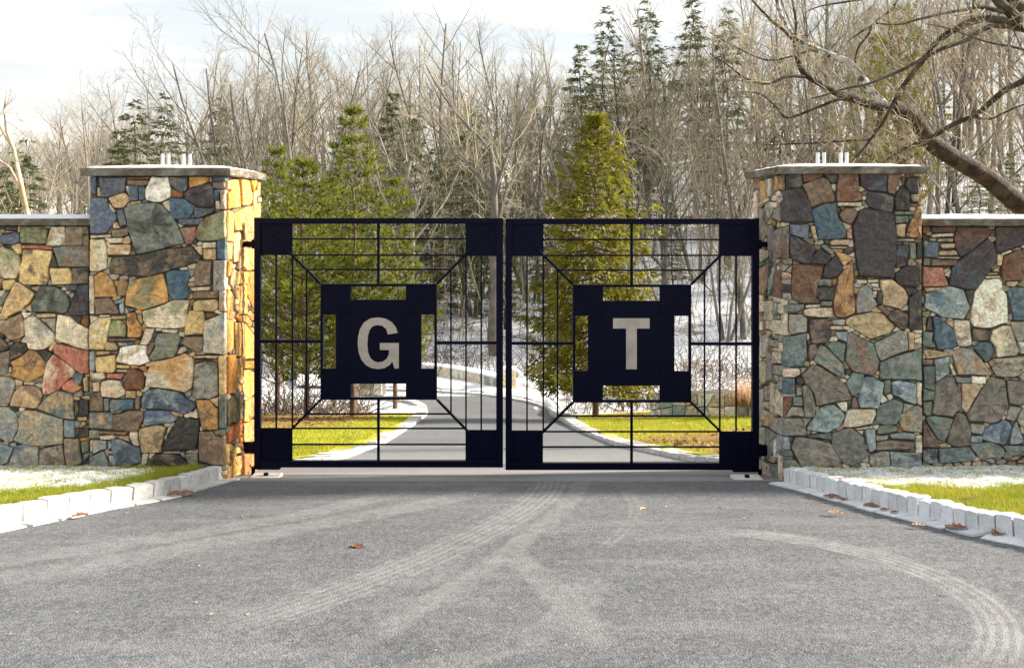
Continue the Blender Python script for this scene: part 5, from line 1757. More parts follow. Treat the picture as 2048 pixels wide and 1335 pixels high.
(4,1,12,9,1560,518,1561,517,1565,516,1565,525,1563,524,1561,523,1560,520),
(4,0,12,12,1556,398,1559,396,1562,399,1564,403,1560,409,1558,407,1555,403),
(4,0,3,3,1515,960,1516,954,1518,952,1520,952,1524,956,1524,962,1515,962),
(4,0,12,12,1559,764,1564,763,1565,763,1565,778,1562,779,1560,779,1560,776),
(4,1,12,9,1556,450,1560,445,1562,448,1565,452,1565,453,1558,456,1557,455),
(4,1,12,9,1534,766,1538,762,1540,762,1541,763,1541,766,1539,767,1534,769),
(4,1,12,5,1526,716,1532,716,1533,718,1532,720,1530,720,1526,721,1526,720),
(4,0,3,3,1517,715,1518,710,1521,710,1524,716,1524,721,1520,722,1518,720),
(4,1,12,12,1554,532,1555,531,1556,532,1559,538,1559,539,1555,541,1554,540),
(4,0,12,12,1518,899,1522,898,1525,898,1526,905,1523,909,1521,909,1518,908),
(4,1,3,3,1545,526,1552,524,1553,528,1553,530,1549,533,1546,532,1546,530),
(4,0,12,12,1508,622,1511,619,1515,615,1517,626,1515,629,1513,630,1508,628),
(4,1,12,15,1532,599,1534,594,1538,593,1539,598,1539,599,1535,600,1532,600),
(4,1,12,12,1538,917,1542,912,1545,910,1544,921,1544,923,1539,922,1538,919),
(4,1,5,5,1553,920,1554,915,1556,916,1556,922,1556,925,1555,926,1552,926),
(4,1,3,3,1528,355,1530,351,1530,350,1535,350,1536,355,1531,359,1528,359),
(4,1,9,9,1518,892,1520,890,1521,890,1525,892,1525,895,1521,896,1518,897),
(4,1,12,12,1540,396,1541,395,1546,394,1546,397,1546,402,1543,402,1540,399),
(4,1,3,9,1525,497,1527,491,1528,490,1530,492,1533,497,1532,499,1526,497),
(4,1,9,9,1561,392,1562,389,1563,388,1565,388,1565,401,1562,397,1561,395),
(4,1,12,5,1552,440,1559,443,1556,448,1555,449,1554,449,1552,443,1552,441),
(4,1,12,12,1519,627,1519,626,1526,625,1528,627,1524,630,1522,631,1521,630),
(4,1,12,12,1539,676,1540,675,1545,670,1546,673,1547,676,1547,677,1540,677),
]

D1, D2, DW = 7.475, 8.475, 7.60          # pillar front and back, wall face
LX = (452 - CX) / F_PX * D1              # gate-side face of the left pillar
RX = (1566.5 - CX) / F_PX * D1
rs = random.Random(5)


def face_frame(f):
    if f in ('LP', 'RP'): return lambda px, py: at(px, py, D1), Vector((0, -1, 0))
    if f in ('LW', 'RW'): return lambda px, py: at(px, py, DW), Vector((0, -1, 0))
    X = LX if f == 'LS' else RX
    return (lambda px, py: at(px, py, X * F_PX / (px - CX))), Vector((1 if f == 'LS' else -1, 0, 0))


def stone_rings(P, nrm, big):
    """one hewn stone: rough outline, rounded arris, uneven face"""
    n = len(P)
    c = sum(P, Vector()) / n
    P = [p + (p - c).normalized() * 0.0018 for p in P]
    q = []
    for i in range(n):
        p, a, b = P[i], P[i - 1], P[(i + 1) % n]
        la, lb = (a - p).length, (b - p).length
        k = 0.006 if big else 0.003
        q.append(p + (a - p) * min(0.3, k / max(la, 1e-4)))
        q.append(p + (b - p) * min(0.3, k / max(lb, 1e-4)))
        if big and lb > 0.09:
            m = p.lerp(b, 0.5 + rs.uniform(-.12, .12))
            d = (m - c).normalized()
            q.append(m + d * rs.uniform(-0.006, 0.004))
    size = max((p - c).length for p in q)
    proud = rs.uniform(0.004, 0.016) if big else rs.uniform(-0.010, 0.004)
    tilt = Vector((rs.uniform(-1, 1), rs.uniform(-1, 1), rs.uniform(-1, 1))) * 0.035
    def lift(p, w): return p + nrm * (w + tilt.dot(p - c))
    ins = min(0.007, size * 0.13)
    r0 = [p - nrm * 0.06 for p in q]
    r1 = [lift(p, proud - ins * 0.9) for p in q]
    r2 = [lift(p + (c - p).normalized() * ins, proud + rs.uniform(-.0025, .0025)) for p in q]
    vs, m = r0 + r1 + r2, len(q)
    fs = []
    for a in range(2):
        for i in range(m):
            j = (i + 1) % m
            fs.append((a * m + i, a * m + j, (a + 1) * m + j, (a + 1) * m + i))
    if big and size > 0.10:
        r3 = [lift(p + (c - p) * 0.5, proud + rs.uniform(-.007, .008)) for p in q]
        vs += r3
        for i in range(m):
            j = (i + 1) % m
            fs.append((2 * m + i, 2 * m + j, 3 * m + j, 3 * m + i))
        last = 3 * m
    else:
        last = 2 * m
    vs.append(lift(c, proud + rs.uniform(-.004, .008)))
    for i in range(m):
        fs.append((last + i, last + (i + 1) % m, len(vs) - 1))
    return vs, fs, c


def lay_stones(faces, parent):
    todo = []
    for row in STONES:
        if FACES[row[0]] not in faces: continue
        h = (row[1], TONE_KEYS[row[2]], TONE_KEYS[row[3]], row[0])
        fr, nrm = face_frame(FACES[row[0]])
        P = [fr(row[i], row[i + 1]) for i in range(4, len(row), 2)]
        ar = sum(((P[i] - P[0]).cross(P[(i + 1) % len(P)] - P[0])).dot(nrm) for i in range(len(P))) / 2
        if ar < 0: P.reverse()
        todo.append((abs(ar), h, P, nrm))
    todo.sort(key=lambda q: -q[0])
    mb = MB()
    base = parent.location
    for i, (ar, h, P, nrm) in enumerate(todo):
        vs, fs, c = stone_rings(P, nrm, ar > 0.0022)
        if i >= 290 or h[0]:
            mb.add([v - base for v in vs], fs)
            continue
        me = bpy.data.meshes.new('stone')
        me.from_pydata([tuple(v - c) for v in vs], [], fs)
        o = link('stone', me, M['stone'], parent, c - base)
        def j(t):
            k, g = rs.uniform(0.98, 1.28), sum(t) / 3
            rt_ = h[3] >= 3
            cool = (0.46 if t[2] > t[0] else 0.32) if rt_ else (0.38 if t[2] > t[0] or t[1] > t[0] else 0.15)
            return tuple(max(0.01, lerp(x, g, cool) * k * rs.uniform(0.97, 1.03)) for x in t)
        warm = (1.0, 0.80, 0.50) if FACES.index('LS') == h[3] else (1.0, 1.0, 1.0)  # orange of the sun painted into the left pillar's gate-side stones
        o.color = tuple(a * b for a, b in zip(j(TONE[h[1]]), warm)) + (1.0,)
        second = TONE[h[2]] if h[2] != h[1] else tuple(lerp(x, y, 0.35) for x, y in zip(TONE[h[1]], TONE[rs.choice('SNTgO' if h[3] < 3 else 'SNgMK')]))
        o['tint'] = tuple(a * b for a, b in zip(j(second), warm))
    if mb.v:
        tag(mb.build('chinking', M['chink'], parent), kind='stuff')


def rough_slab(name, x0, x1, y0, y1, z0, z1, mat, parent, base):
    """rock-faced slab: broken edges, flat bed"""
    nx, ny = max(3, int((x1 - x0) / 0.05)), max(3, int((y1 - y0) / 0.06))
    ring = [(lerp(x0, x1, i / nx), y0) for i in range(nx)] + [(x1, lerp(y0, y1, i / ny)) for i in range(ny)] + \
           [(lerp(x1, x0, i / nx), y1) for i in range(nx)] + [(x0, lerp(y1, y0, i / ny)) for i in range(ny)]
    cx_, cy = (x0 + x1) / 2, (y0 + y1) / 2
    vs, n = [], len(ring)
    levels = (0.0, 0.12, 0.4, 0.72, 0.92, 1.0)
    for k, t in enumerate(levels):
        for (x, y) in ring:
            d = 0.013 * fbm(x * 1.3 + y, y + t * 1.7, 9.0, 7.0 + k) + (-0.006 if k in (0, 5) else 0.0)
            sx = (1 if x > cx_ else -1) if abs(x - x0) < 1e-6 or abs(x - x1) < 1e-6 else 0
            sy = (1 if y > cy else -1) if abs(y - y0) < 1e-6 or abs(y - y1) < 1e-6 else 0
            vs.append((x + sx * d - base.x, y + sy * d - base.y, lerp(z0, z1, t) - base.z))
    fs = []
    for k in range(len(levels) - 1):
        for i in range(n):
            j = (i + 1) % n
            fs.append((k * n + i, k * n + j, (k + 1) * n + j, (k + 1) * n + i))
    fs.append(tuple(range(n))[::-1])
    fs.append(tuple((len(levels) - 1) * n + i for i in range(n)))
    me = bpy.data.meshes.new(name)
    me.from_pydata(vs, [], fs)
    return link(name, me, mat, parent)


def snow_pad(x0, x1, y0, y1, z, h, dome, label):
    nx, ny = max(4, int((x1 - x0) / 0.06)), max(4, int((y1 - y0) / 0.06))
    rows = []
    for i in range(ny + 1):
        r = []
        for j in range(nx + 1):
            u, v = j / nx, i / ny
            e = min(1, 6 * min(u, 1 - u) * (x1 - x0), 6 * min(v, 1 - v) * (y1 - y0))
            edge = i in (0, ny) or j in (0, nx)
            zz = z - 0.004 if edge else z + h * (0.75 + 0.25 * e) + dome * (1 - (2 * u - 1) ** 2) * (1 - (2 * v - 1) ** 2) + 0.006 * fbm(x0 + u * (x1 - x0), y0 + v, 8.0, 3.0)
            jx = 0.006 * fbm(u * 30, v * 30, 1.0, 2.0)
            r.append((lerp(x0, x1, u) + (jx if not edge else 0), lerp(y0, y1, v), zz))
        rows.append(r)
    return grid_rows(rows, 'snow', M['snow'], 'stuff', label)


def pillar(side, x0, x1, faces, cap_z, label):
    base = Vector(((x0 + x1) / 2, (D1 + D2) / 2, terrain(0, D1) - 0.15))
    t = empty('stone_pillar', base, label, 'pillar')
    c = MB()
    r = 0.026
    zt = cap_z[0]
    c.box((x0 + r - base.x, D1 + r - base.y, -0.25), (x1 - r - base.x, D2 - base.y, zt - base.z - 0.002))
    c.build('core', M['mortar'], t)
    lay_stones(faces, t)
    ov = 0.045
    rough_slab('capstone', x0 - ov, x1 + ov, D1 - ov, D2 + ov, cap_z[0], cap_z[1], M['cap'], t, base)
    snow_pad(x0 - ov + 0.012, x1 + ov - 0.012, D1 - ov + 0.012, D2 + ov - 0.012, cap_z[1], 0.016, 0.022,
             'thin crust of snow on the capstone of the ' + side + ' pillar')
    return t


LPX = ((178.5 - CX) / F_PX * D1, LX)
RPX = (RX, (1843.5 - CX) / F_PX * D1)
pillar('left', LPX[0], LPX[1], ('LP', 'LS'), (2.352, 2.413), 'tan and blue fieldstone pillar left of the gate, its gate side sunlit orange')
pillar('right', RPX[0], RPX[1], ('RP', 'RS'), (2.367, 2.424), 'dark plum and grey fieldstone pillar right of the gate')


def wall(side, x0, x1, face, ztop, label):
    zb = terrain(0, DW) - 0.2
    base = Vector(((x0 + x1) / 2, DW + 0.22, zb))
    t = empty('stone_wall', base, label, 'wall')
    c = MB()
    c.box((x0 - base.x, DW + 0.026 - base.y, -0.2), (x1 - base.x, DW + 0.45 - base.y, ztop[0] - zb - 0.002))
    c.build('core', M['mortar'], t)
    lay_stones((face,), t)
    # coping in long slabs, butted end to end
    edges = [x0]
    step = 1.55
    while edges[-1] + step * 1.4 < x1: edges.append(edges[-1] + step)
    edges.append(x1)
    if side == 'left': edges = [x0 + x1 - e for e in edges][::-1]
    for a, b in zip(edges, edges[1:]):
        rough_slab('coping_stone', a + 0.003, b - 0.003, DW - 0.045, DW + 0.5, ztop[0], ztop[1], M['cap'], t, base)
    snow_pad(x0 + 0.01, x1 - 0.01, DW - 0.032, DW + 0.48, ztop[1], 0.026, 0.006, 'even strip of snow along the coping of the ' + side + ' wall')
    # past the edge of the photograph the wall simply runs on
    y_, zt_ = DW, ztop[0]
    sx = -1 if side == 'left' else 1
    xa, xb = (x0, -9.0) if sx < 0 else (x1, 9.5)
    c = MB()
    lo_, hi_ = min(xa, xb), max(xa, xb)
    c.box((lo_ - base.x, y_ + 0.022 - base.y, -0.2), (hi_ - base.x, y_ + 0.45 - base.y, zt_ - zb - 0.002))
    c.build('core', M['mortar'], t)
    nx = int((hi_ - lo_) / 0.27)
    nz = 8
    jit = {}
    def pt(i, k):
        if (i, k) not in jit:
            jit[(i, k)] = Vector((lerp(lo_, hi_, (i + (rs.uniform(-.3, .3) if 0 < i < nx else 0) ) / nx), y_,
                                  lerp(zb + .05, zt_, (k + (rs.uniform(-.28, .28) if 0 < k < nz else 0)) / nz)))
        return jit[(i, k)]
    for k in range(nz):
        for i in range(nx):
            Q = [pt(i, k), pt(i + 1, k), pt(i + 1, k + 1), pt(i, k + 1)]
            cc = sum(Q, Vector()) / 4
            Q = [q + (cc - q) * 0.06 for q in Q]
            if (Q[1] - Q[0]).cross(Q[3] - Q[0]).y > 0: Q.reverse()
            vs, fs, cc = stone_rings(Q, Vector((0, -1, 0)), True)
            me = bpy.data.meshes.new('stone')
            me.from_pydata([tuple(v - cc) for v in vs], [], fs)
            o = link('stone', me, M['stone'], t, cc - base)
            o.color = TONE[rs.choice('STNgOLKC' if sx < 0 else 'SMNQPCLK')] + (1,)
            o['tint'] = TONE[rs.choice('SNg')]
    n_ = max(1, round((hi_ - lo_) / 1.55))
    for i in range(n_):
        rough_slab('coping_stone', lerp(lo_, hi_, i / n_) + .003, lerp(lo_, hi_, (i + 1) / n_) - .003, DW - 0.045, DW + 0.5, ztop[0], ztop[1], M['cap'], t, base)
    snow_pad(lo_ + .01, hi_ - .01, DW - 0.032, DW + 0.48, ztop[1], 0.026, 0.006, 'strip of snow along the coping of the ' + side + ' wall out past the frame')
    return t


def at_x(px): return (px - CX) / F_PX * DW


wall('left', at_x(-72), LPX[0] - 0.004, 'LW', (1.982, 2.034), 'tan and orange fieldstone wall running left from the pillar')
wall('right', RPX[1] + 0.004, at_x(2122), 'RW', (1.978, 2.034), 'plum, blue and cream fieldstone wall running right from the pillar')

# anchor bolts for lamps that are not there yet
for pxs, (zt, y), name in (((325, 337, 367, 380), (2.413, 7.95), 'left'), ((1635, 1648, 1681, 1693), (2.424, 7.95), 'right')):
    for i, px in enumerate(pxs):
        yy = y + (0.07 if i % 2 else -0.07)
        b = MB()
        x = (px - CX) / F_PX * yy
        b.tube([Vector((0, 0, 0)), Vector((0, 0, 0.115 + 0.01 * (i % 2)))], [0.014, 0.014], 10, True)
        o = b.build('anchor_bolt', M['pipe'], None, (x, yy, zt + 0.012))
        tag(o, 'short silver steel stub standing in snow on top of the %s pillar' % name, 'bolt', 'steel stubs on the %s pillar' % name)


# ---------------------------------------------------------------- the gate
SG = GATE_Y / F_PX
gx = lambda px: (px - CX) * SG
gz = lambda py: CAMZ + (HZ - py) * SG


def gate_leaf(g, label):
    ox0, ox1, oy0, oy1 = g['outer']
    ix0, ix1, iy0, iy1 = g['inner']
    hinge_left = g['hinge'] < 0
    base = Vector((gx(ox0 if hinge_left else ox1), GATE_Y, gz(oy1)))
    t = empty('gate_leaf', base, label, 'gate', 'gate leaves of the driveway gate')
    P = M['paint']

    def rect(name, x0, y0, x1, y1, d=0.025, d0=0.0, bev=0.003, mat=P, parent=t):
        b = MB()
        b.box((gx(x0) - base.x, d0 - d, gz(y1) - base.z), (gx(x1) - base.x, d0 + d, gz(y0) - base.z))
        return b.build(name, mat, parent, None, False, bev)

    def diag(name, p, q, wpx, d=0.014, d0=0.0):
        b = MB()
        b.bar((gx(p[0]) - base.x, gz(p[1]) - base.z), (gx(q[0]) - base.x, gz(q[1]) - base.z), wpx * SG, d0 - d, d0 + d)
        return b.build(name, P, t, None, False, 0.002)

    # outer frame
    rect('stile', ox0, oy0, ix0, oy1)
    rect('stile', ix1, oy0, ox1, oy1)
    rect('top_rail', ix0 - .1, oy0 + .1, ix1 + .1, iy0, 0.0248)
    rect('bottom_rail', ix0 - .1, iy1, ix1 + .1, oy1 - .1, 0.0248)
    # corner plates with raised ribs
    for (x0, y0, x1, y1) in g['plates']:
        rect('corner_plate', x0, y0, x1, y1, 0.004, 0.0, 0.001)
    fx0, fx1, fy0, fy1 = g['frame']
    cs = [((ix0, iy0), (fx0, fy0)), ((ix1, iy0), (fx1, fy0)), ((ix0, iy1), (fx0, fy1)), ((ix1, iy1), (fx1, fy1))]
    for p, q in cs:
        diag('diagonal_bar', p, q, 4.6)
    k = 5.2
    # inner square frame
    rect('inner_stile', fx0, fy0, fx0 + k, fy1, 0.018)
    rect('inner_stile', fx1 - k, fy0, fx1, fy1, 0.018)
    rect('inner_rail', fx0 + k - .1, fy0 + .1, fx1 - k + .1, fy0 + k, 0.0178)
    rect('inner_rail', fx0 + k - .1, fy1 - k, fx1 - k + .1, fy1 - .1, 0.0178)
    (ax0, ax1), (ay0, ay1) = g['iplate']
    for sx in (0, 1):
        for sy in (0, 1):
            x0, x1 = (fx0 + k, ax0) if sx == 0 else (ax1, fx1 - k)
            y0, y1 = (fy0 + k, ay0) if sy == 0 else (ay1, fy1 - k)
            rect('inner_corner_plate', x0 - .2, y0 - .2, x1, y1, 0.006, -0.004, 0.001)
            p = (x0, y0) if (sx, sy) == (0, 0) else (x1, y0) if (sx, sy) == (1, 0) else (x0, y1) if (sx, sy) == (0, 1) else (x1, y1)
            q = (x1 - 2, y1 - 2) if (sx, sy) == (0, 0) else (x0 + 2, y1 - 2) if (sx, sy) == (1, 0) else (x1 - 2, y0 + 2) if (sx, sy) == (0, 1) else (x0 + 2, y0 + 2)
            diag('rib', p, q, 4.0, 0.006, -0.012)
            yy = y1 if sy == 0 else y0
            rect('trim_bar', x0, yy - 1, x1, yy + 1, 0.005, -0.011, 0.001)
    cx0, cx1, cy0, cy1 = g['panel']
    panel = rect('centre_panel', cx0, cy0, cx1, cy1, 0.004, 0.003, 0.001)
    # spindles
    mx, my = g['mid']
    rect('mullion', mx - 2.6, iy0 - .2, mx + 2.6, fy0 + .2, 0.014)
    rect('mullion', mx - 2.6, fy1 - .2, mx + 2.6, iy1 + .2, 0.014)
    rect('mid_rail', ix0 - .2, my[0] - 3, fx0 + .2, my[0] + 3, 0.014)
    rect('mid_rail', fx1 - .2, my[1] - 3, ix1 + .2, my[1] + 3, 0.014)
    dgl = lambda y, p, q: p[0] + (q[0] - p[0]) * (y - p[1]) / (q[1] - p[1])
    dgx = lambda x, p, q: p[1] + (q[1] - p[1]) * (x - p[0]) / (q[0] - p[0])
    for y in g['hbars']:
        up = y < (fy0 + fy1) / 2
        a = max(dgl(y, *cs[0 if up else 2]), 0)
        b = dgl(y, *cs[1 if up else 3])
        pl = [p for p in g['plates'] if p[1] <= y <= p[3]]
        for p in pl:
            if p[2] < mx: a = max(a, p[2])
            else: b = min(b, p[0])
        rect('crossbar', a - .5, y - 1.6, mx - 2.4, y + 1.6, 0.007, 0, 0.001)
        rect('crossbar', mx + 2.4, y - 1.6, b + .5, y + 1.6, 0.007, 0, 0.001)
    for x in g['vbars']:
        lf = x < mx
        a = dgx(x, *cs[0 if lf else 1])
        b = dgx(x, *cs[2 if lf else 3])
        for p in g['plates']:
            if p[0] - 2 <= x <= p[2] + 2:
                if p[1] < my[0]: a = max(a, p[3])
                else: b = min(b, p[1])
        m_ = my[0] if lf else my[1]
        rect('spindle', x - 1.6, a - .5, x + 1.6, m_ - 2.8, 0.007, 0, 0.001)
        rect('spindle', x - 1.6, m_ + 2.8, x + 1.6, b + .5, 0.007, 0, 0.001)
    # the letter, cut from steel plate and stood off the panel
    pts = [(gx(x) - base.x, gz(y) - base.z) for x, y in g['letter']]
    bm = bmesh.new()
    f = bm.faces.new([bm.verts.new((x, -0.012, z)) for x, z in pts])
    bmesh.ops.recalc_face_normals(bm, faces=[f])
    ex = bmesh.ops.extrude_face_region(bm, geom=[f])
    for v in ex['geom']:
        if isinstance(v, bmesh.types.BMVert): v.co.y = -0.002
    bmesh.ops.triangulate(bm, faces=bm.faces)
    bmesh.ops.recalc_face_normals(bm, faces=bm.faces)
    me = bpy.data.meshes.new('letter')
    bm.to_mesh(me)
    bm.free()
    lt = link('letter', me, M['steel'], t)
    lt['label'] = 'brushed steel letter ' + g['char']
    # hinges, foot
    s = -1 if hinge_left else 1
    hx = ox0 if hinge_left else ox1
    face = (g['face'] / SG) + CX
    for (y0, y1, blk) in g['hinges']:
        b = MB()
        a0, a1 = sorted((gx(hx - s * 1) - base.x, g['face'] - s * 0.03 * -1 - base.x))
        b.box((a0, -0.016, gz(y1) - base.z), (a1, 0.016, gz(y0) - base.z))
        ym = (y0 + y1) / 2
        w0, w1 = sorted((gx(hx + s * 1) - base.x, gx(hx + s * (5 + blk)) - base.x))
        b.box((w0, -0.03, gz(ym + 9 + blk) - base.z), (w1, 0.03, gz(ym - 9 - blk) - base.z))
        b.build('hinge', P, t, None, False, 0.003)
    b = MB()
    f0, f1 = sorted((gx(hx) - base.x, gx(hx - s * 52) - base.x))
    b.box((f0, -0.03, gz(oy1 + 4) - base.z), (f1, 0.03, gz(oy1 - 1) - base.z))
    b.build('pivot_arm', P, t, None, False, 0.003)
    b = MB()
    b.tube([Vector((gx(hx + s * 3) - base.x, 0, gz(oy1) - base.z)), Vector((gx(hx + s * 3) - base.x, 0, gz(oy1 + 21) - base.z))], [0.016, 0.016], 10, True)
    b.build('pivot_post', P, t)
    return t


def zl(o, s, pts): return [(o[0] + x / s, o[1] + y / s) for x, y in pts]


G_OUT = zl((480, 400), 2.384, [(752, 632), (745, 607), (725, 581), (695, 564), (658, 558), (622, 563), (592, 582), (573, 613), (564, 650), (562, 685), (567, 725), (580, 760), (602, 786),
                               (630, 800), (660, 804), (690, 799), (714, 785), (727, 768), (737, 801), (758, 801), (758, 680), (668, 680), (668, 713), (712, 713), (710, 735), (700, 755),
                               (682, 768), (660, 772), (640, 767), (623, 752), (612, 725), (608, 685), (611, 645), (620, 616), (635, 600), (656, 594), (680, 598), (698, 613), (706, 639)])
T_OUT = zl((990, 400), 2.302, [(543, 543), (711, 543), (711, 590), (652, 590), (652, 777), (603, 777), (603, 590), (543, 590)])
gate_leaf(dict(outer=(509.5, 1006, 436, 933), inner=(522, 992.5, 447.5, 920), hinge=-1, face=LX,
               plates=[(521, 446, 585, 510), (931, 446, 993.5, 512), (521, 855, 585, 921), (931, 859, 993.5, 921)],
               frame=(641.5, 874, 567, 798.5), iplate=((702, 812), (627.5, 737)), panel=(671.7, 842.8, 599, 767), mid=(757, (682, 685)),
               hbars=(477.6, 510, 538.6, 827, 856, 888), vbars=(552.6, 585, 613.4, 902, 932, 962.5), letter=G_OUT, char='G',
               hinges=((482.5, 493.5, 0), (883, 905, 2))), 'left leaf of the navy black steel gate, bearing the letter G')
gate_leaf(dict(outer=(1011, 1517, 437, 938), inner=(1024, 1503.5, 448.5, 924.5), hinge=1, face=RX,
               plates=[(1023, 447.5, 1087, 512), (1438, 447.5, 1504.5, 512), (1023, 860, 1086, 925.5), (1438, 862, 1504.5, 925.5)],
               frame=(1145.5, 1382, 568.5, 804), iplate=((1206, 1319), (630, 742)), panel=(1176, 1349, 601, 771), mid=(1263, (686, 687)),
               hbars=(479, 510.5, 540, 831, 862.5, 893), vbars=(1054, 1086.5, 1115, 1409, 1439.5, 1472), letter=T_OUT, char='T',
               hinges=((483, 494, 0), (889, 911, 2))), 'right leaf of the navy black steel gate, bearing the letter T')

# small concrete pads with a stop bolt under each hinge
for px, py, nm in ((1494, 957, 'right'), (532, 953, 'left')):
    p = on_ground(px, py)
    t = empty('stop_pad', p, 'small pale concrete pad with a dark bolt under the %s gate hinge' % nm, 'pad')
    b = MB(); b.box((-0.11, -0.09, -0.03), (0.11, 0.09, 0.012)); b.build('slab', M['granite'], t, None, False, 0.004)
    b = MB(); b.tube([Vector((0, 0, 0.01)), Vector((0, 0, 0.03))], [0.02, 0.018], 8, True); b.build('bolt', M['paint'], t)

# ---------------------------------------------------------------- kerbs of granite setts
def resample(K, step):
    out, acc = [K[0].copy()], 0.0
    for a, b in zip(K, K[1:]):
        L = (b - a).length
        d = step - acc
        while d <= L:
            out.append(a.lerp(b, d / L))
            d += step
        acc = (acc + L) % step
    return out


def sett_mesh(l, d, h, seed, rough=0.006, mat='granite'):
    bm = bmesh.new()
    bmesh.ops.create_cube(bm, size=1.0)
    bmesh.ops.scale(bm, vec=(l, d, h), verts=bm.verts)
    bmesh.ops.subdivide_edges(bm, edges=bm.edges, cuts=1, use_grid_fill=True)
    for v in bm.verts:
        n = noise.noise_vector(v.co * 9.0 + Vector((seed * 7.3, seed, 0)))
        v.co += n * rough
        corner = sum(abs(abs(c) - s / 2) < 0.02 for c, s in zip(v.co, (l, d, h)))
        if corner == 3: v.co *= 0.90
        elif corner == 2: v.co *= 0.955
    me = bpy.data.meshes.new('kerb_stone')
    bm.to_mesh(me)
    bm.free()
    me.materials.append(M[mat])
    return me


def kerb(K, side, step, h, depth, label, n_max=200, mat='granite'):
    base = K[0].copy()
    t = empty('kerb', base, label, None, None, 'structure')
    pts = resample(K, step)
    protos = [sett_mesh(step * 0.965, depth, h + 0.10, i, 0.007, mat) for i in range(7)]
    for i, (a, b) in enumerate(zip(pts, pts[1:])):
        if i >= n_max: break
        d = (b - a)
        ang = math.atan2(d.y, d.x)
        nx = Vector((-math.sin(ang), math.cos(ang), 0))
        if nx.x * side < 0: nx = -nx
        c = (a + b) / 2 + nx * (depth / 2 + rnd.uniform(-.003, .003))
        o = bpy.data.objects.new('kerb_stone', rnd.choice(protos))
        o.parent = t
        o.location = c + Vector((0, 0, (h - 0.10) / 2 + rnd.uniform(-.007, .007))) - base
        o.rotation_euler = (rnd.uniform(-.03, .03), -math.atan2(d.z, math.hypot(d.x, d.y)) + rnd.uniform(-.03, .03), ang + rnd.uniform(-.02, .02))
        COL.objects.link(o)
    return t


def gutter(K, side, step, width, label, n_max, mat='granite'):
    base = K[0].copy()
    t = empty('gutter', base, label, None, None, 'structure')
    pts = resample(K, step)
    for row in range(1):
        protos = [sett_mesh(step * 0.97, width, 0.05, 40 + i, 0.004, mat) for i in range(5)]
        for i, (a, b) in enumerate(zip(pts, pts[1:])):
            if i >= n_max: break
            d = b - a
            ang = math.atan2(d.y, d.x)
            nx = Vector((-math.sin(ang), math.cos(ang), 0))
            if nx.x * side > 0: nx = -nx
            w_ = width / 2 - 0.01
            o = bpy.data.objects.new('gutter_stone', rnd.choice(protos))
            o.parent = t
            c = (a + b) / 2 + nx * (w_ + rnd.uniform(-.008, .008))
            o.location = Vector((c.x, c.y, interp(PROF, c.y) - 0.025 + 0.010 + rnd.uniform(0, .004))) - base
            o.rotation_euler = (0, -math.atan2(d.z, math.hypot(d.x, d.y)), ang + rnd.uniform(-.04, .04))
            COL.objects.link(o)
    return t


kerb(KL, -1, 0.165, 0.105, 0.11, 'pale granite sett kerb edging the left front lawn', 46)
kerb(KR, 1, 0.092, 0.115, 0.11, 'pale granite sett kerb edging the right front lawn, bluish skylight in its colour', 80, 'skylit_snowy')
gutter(KL, -1, 0.20, 0.13, 'flat pale setts laid along the foot of the left kerb', 38)
gutter(KR, 1, 0.19, 0.14, 'flat snowy setts laid along the foot of the right kerb', 40, 'skylit_snowy')
kl2 = [Vector((interp(EL, 8.8), 8.8, interp(PROF, 8.8)))] + [p for p in FL if p.y > 8.9]
kr2 = [Vector((interp(ER, 8.8), 8.8, interp(PROF, 8.8)))] + [p for p in FR if p.y > 8.9]
kerb(kl2, -1, 0.19, 0.05, 0.24, 'white stone edging of the drive beyond the left gate leaf', 110)
kerb(kr2, 1, 0.19, 0.05, 0.24, 'white stone edging of the drive beyond the right gate leaf', 130)

# snow ploughed to the outer side of the bend
rows = []
out_edge = [on_ground(*p) for p in ((1150, 845), (1093, 812), (1055, 801), (1023, 795), (962, 786), (875, 779), (760, 776), (560, 774))]
back_edge = [on_ground(*p) for p in ((1160, 843), (1100, 795), (1060, 783), (1030, 776), (985, 772), (875, 752), (760, 745), (560, 740))]
for i in range(len(out_edge) - 1):
    for s in range(6):
        a = out_edge[i].lerp(out_edge[i + 1], s / 6)
        b = back_edge[i].lerp(back_edge[i + 1], s / 6)
        rows.append([(lerp(a.x, b.x, j / 8), lerp(a.y, b.y, j / 8), interp(PROF, lerp(a.y, b.y, j / 8)) + 0.03 + 0.09 * math.sin(math.pi * min(1, j / 8 + .12)) + 0.03 * fbm(a.x + j, a.y, 1.7, 2.0)) for j in range(9)])
grid_rows(rows, 'snow', M['snow'], 'stuff', 'bank of clean snow between the bend of the drive and the low parapet')


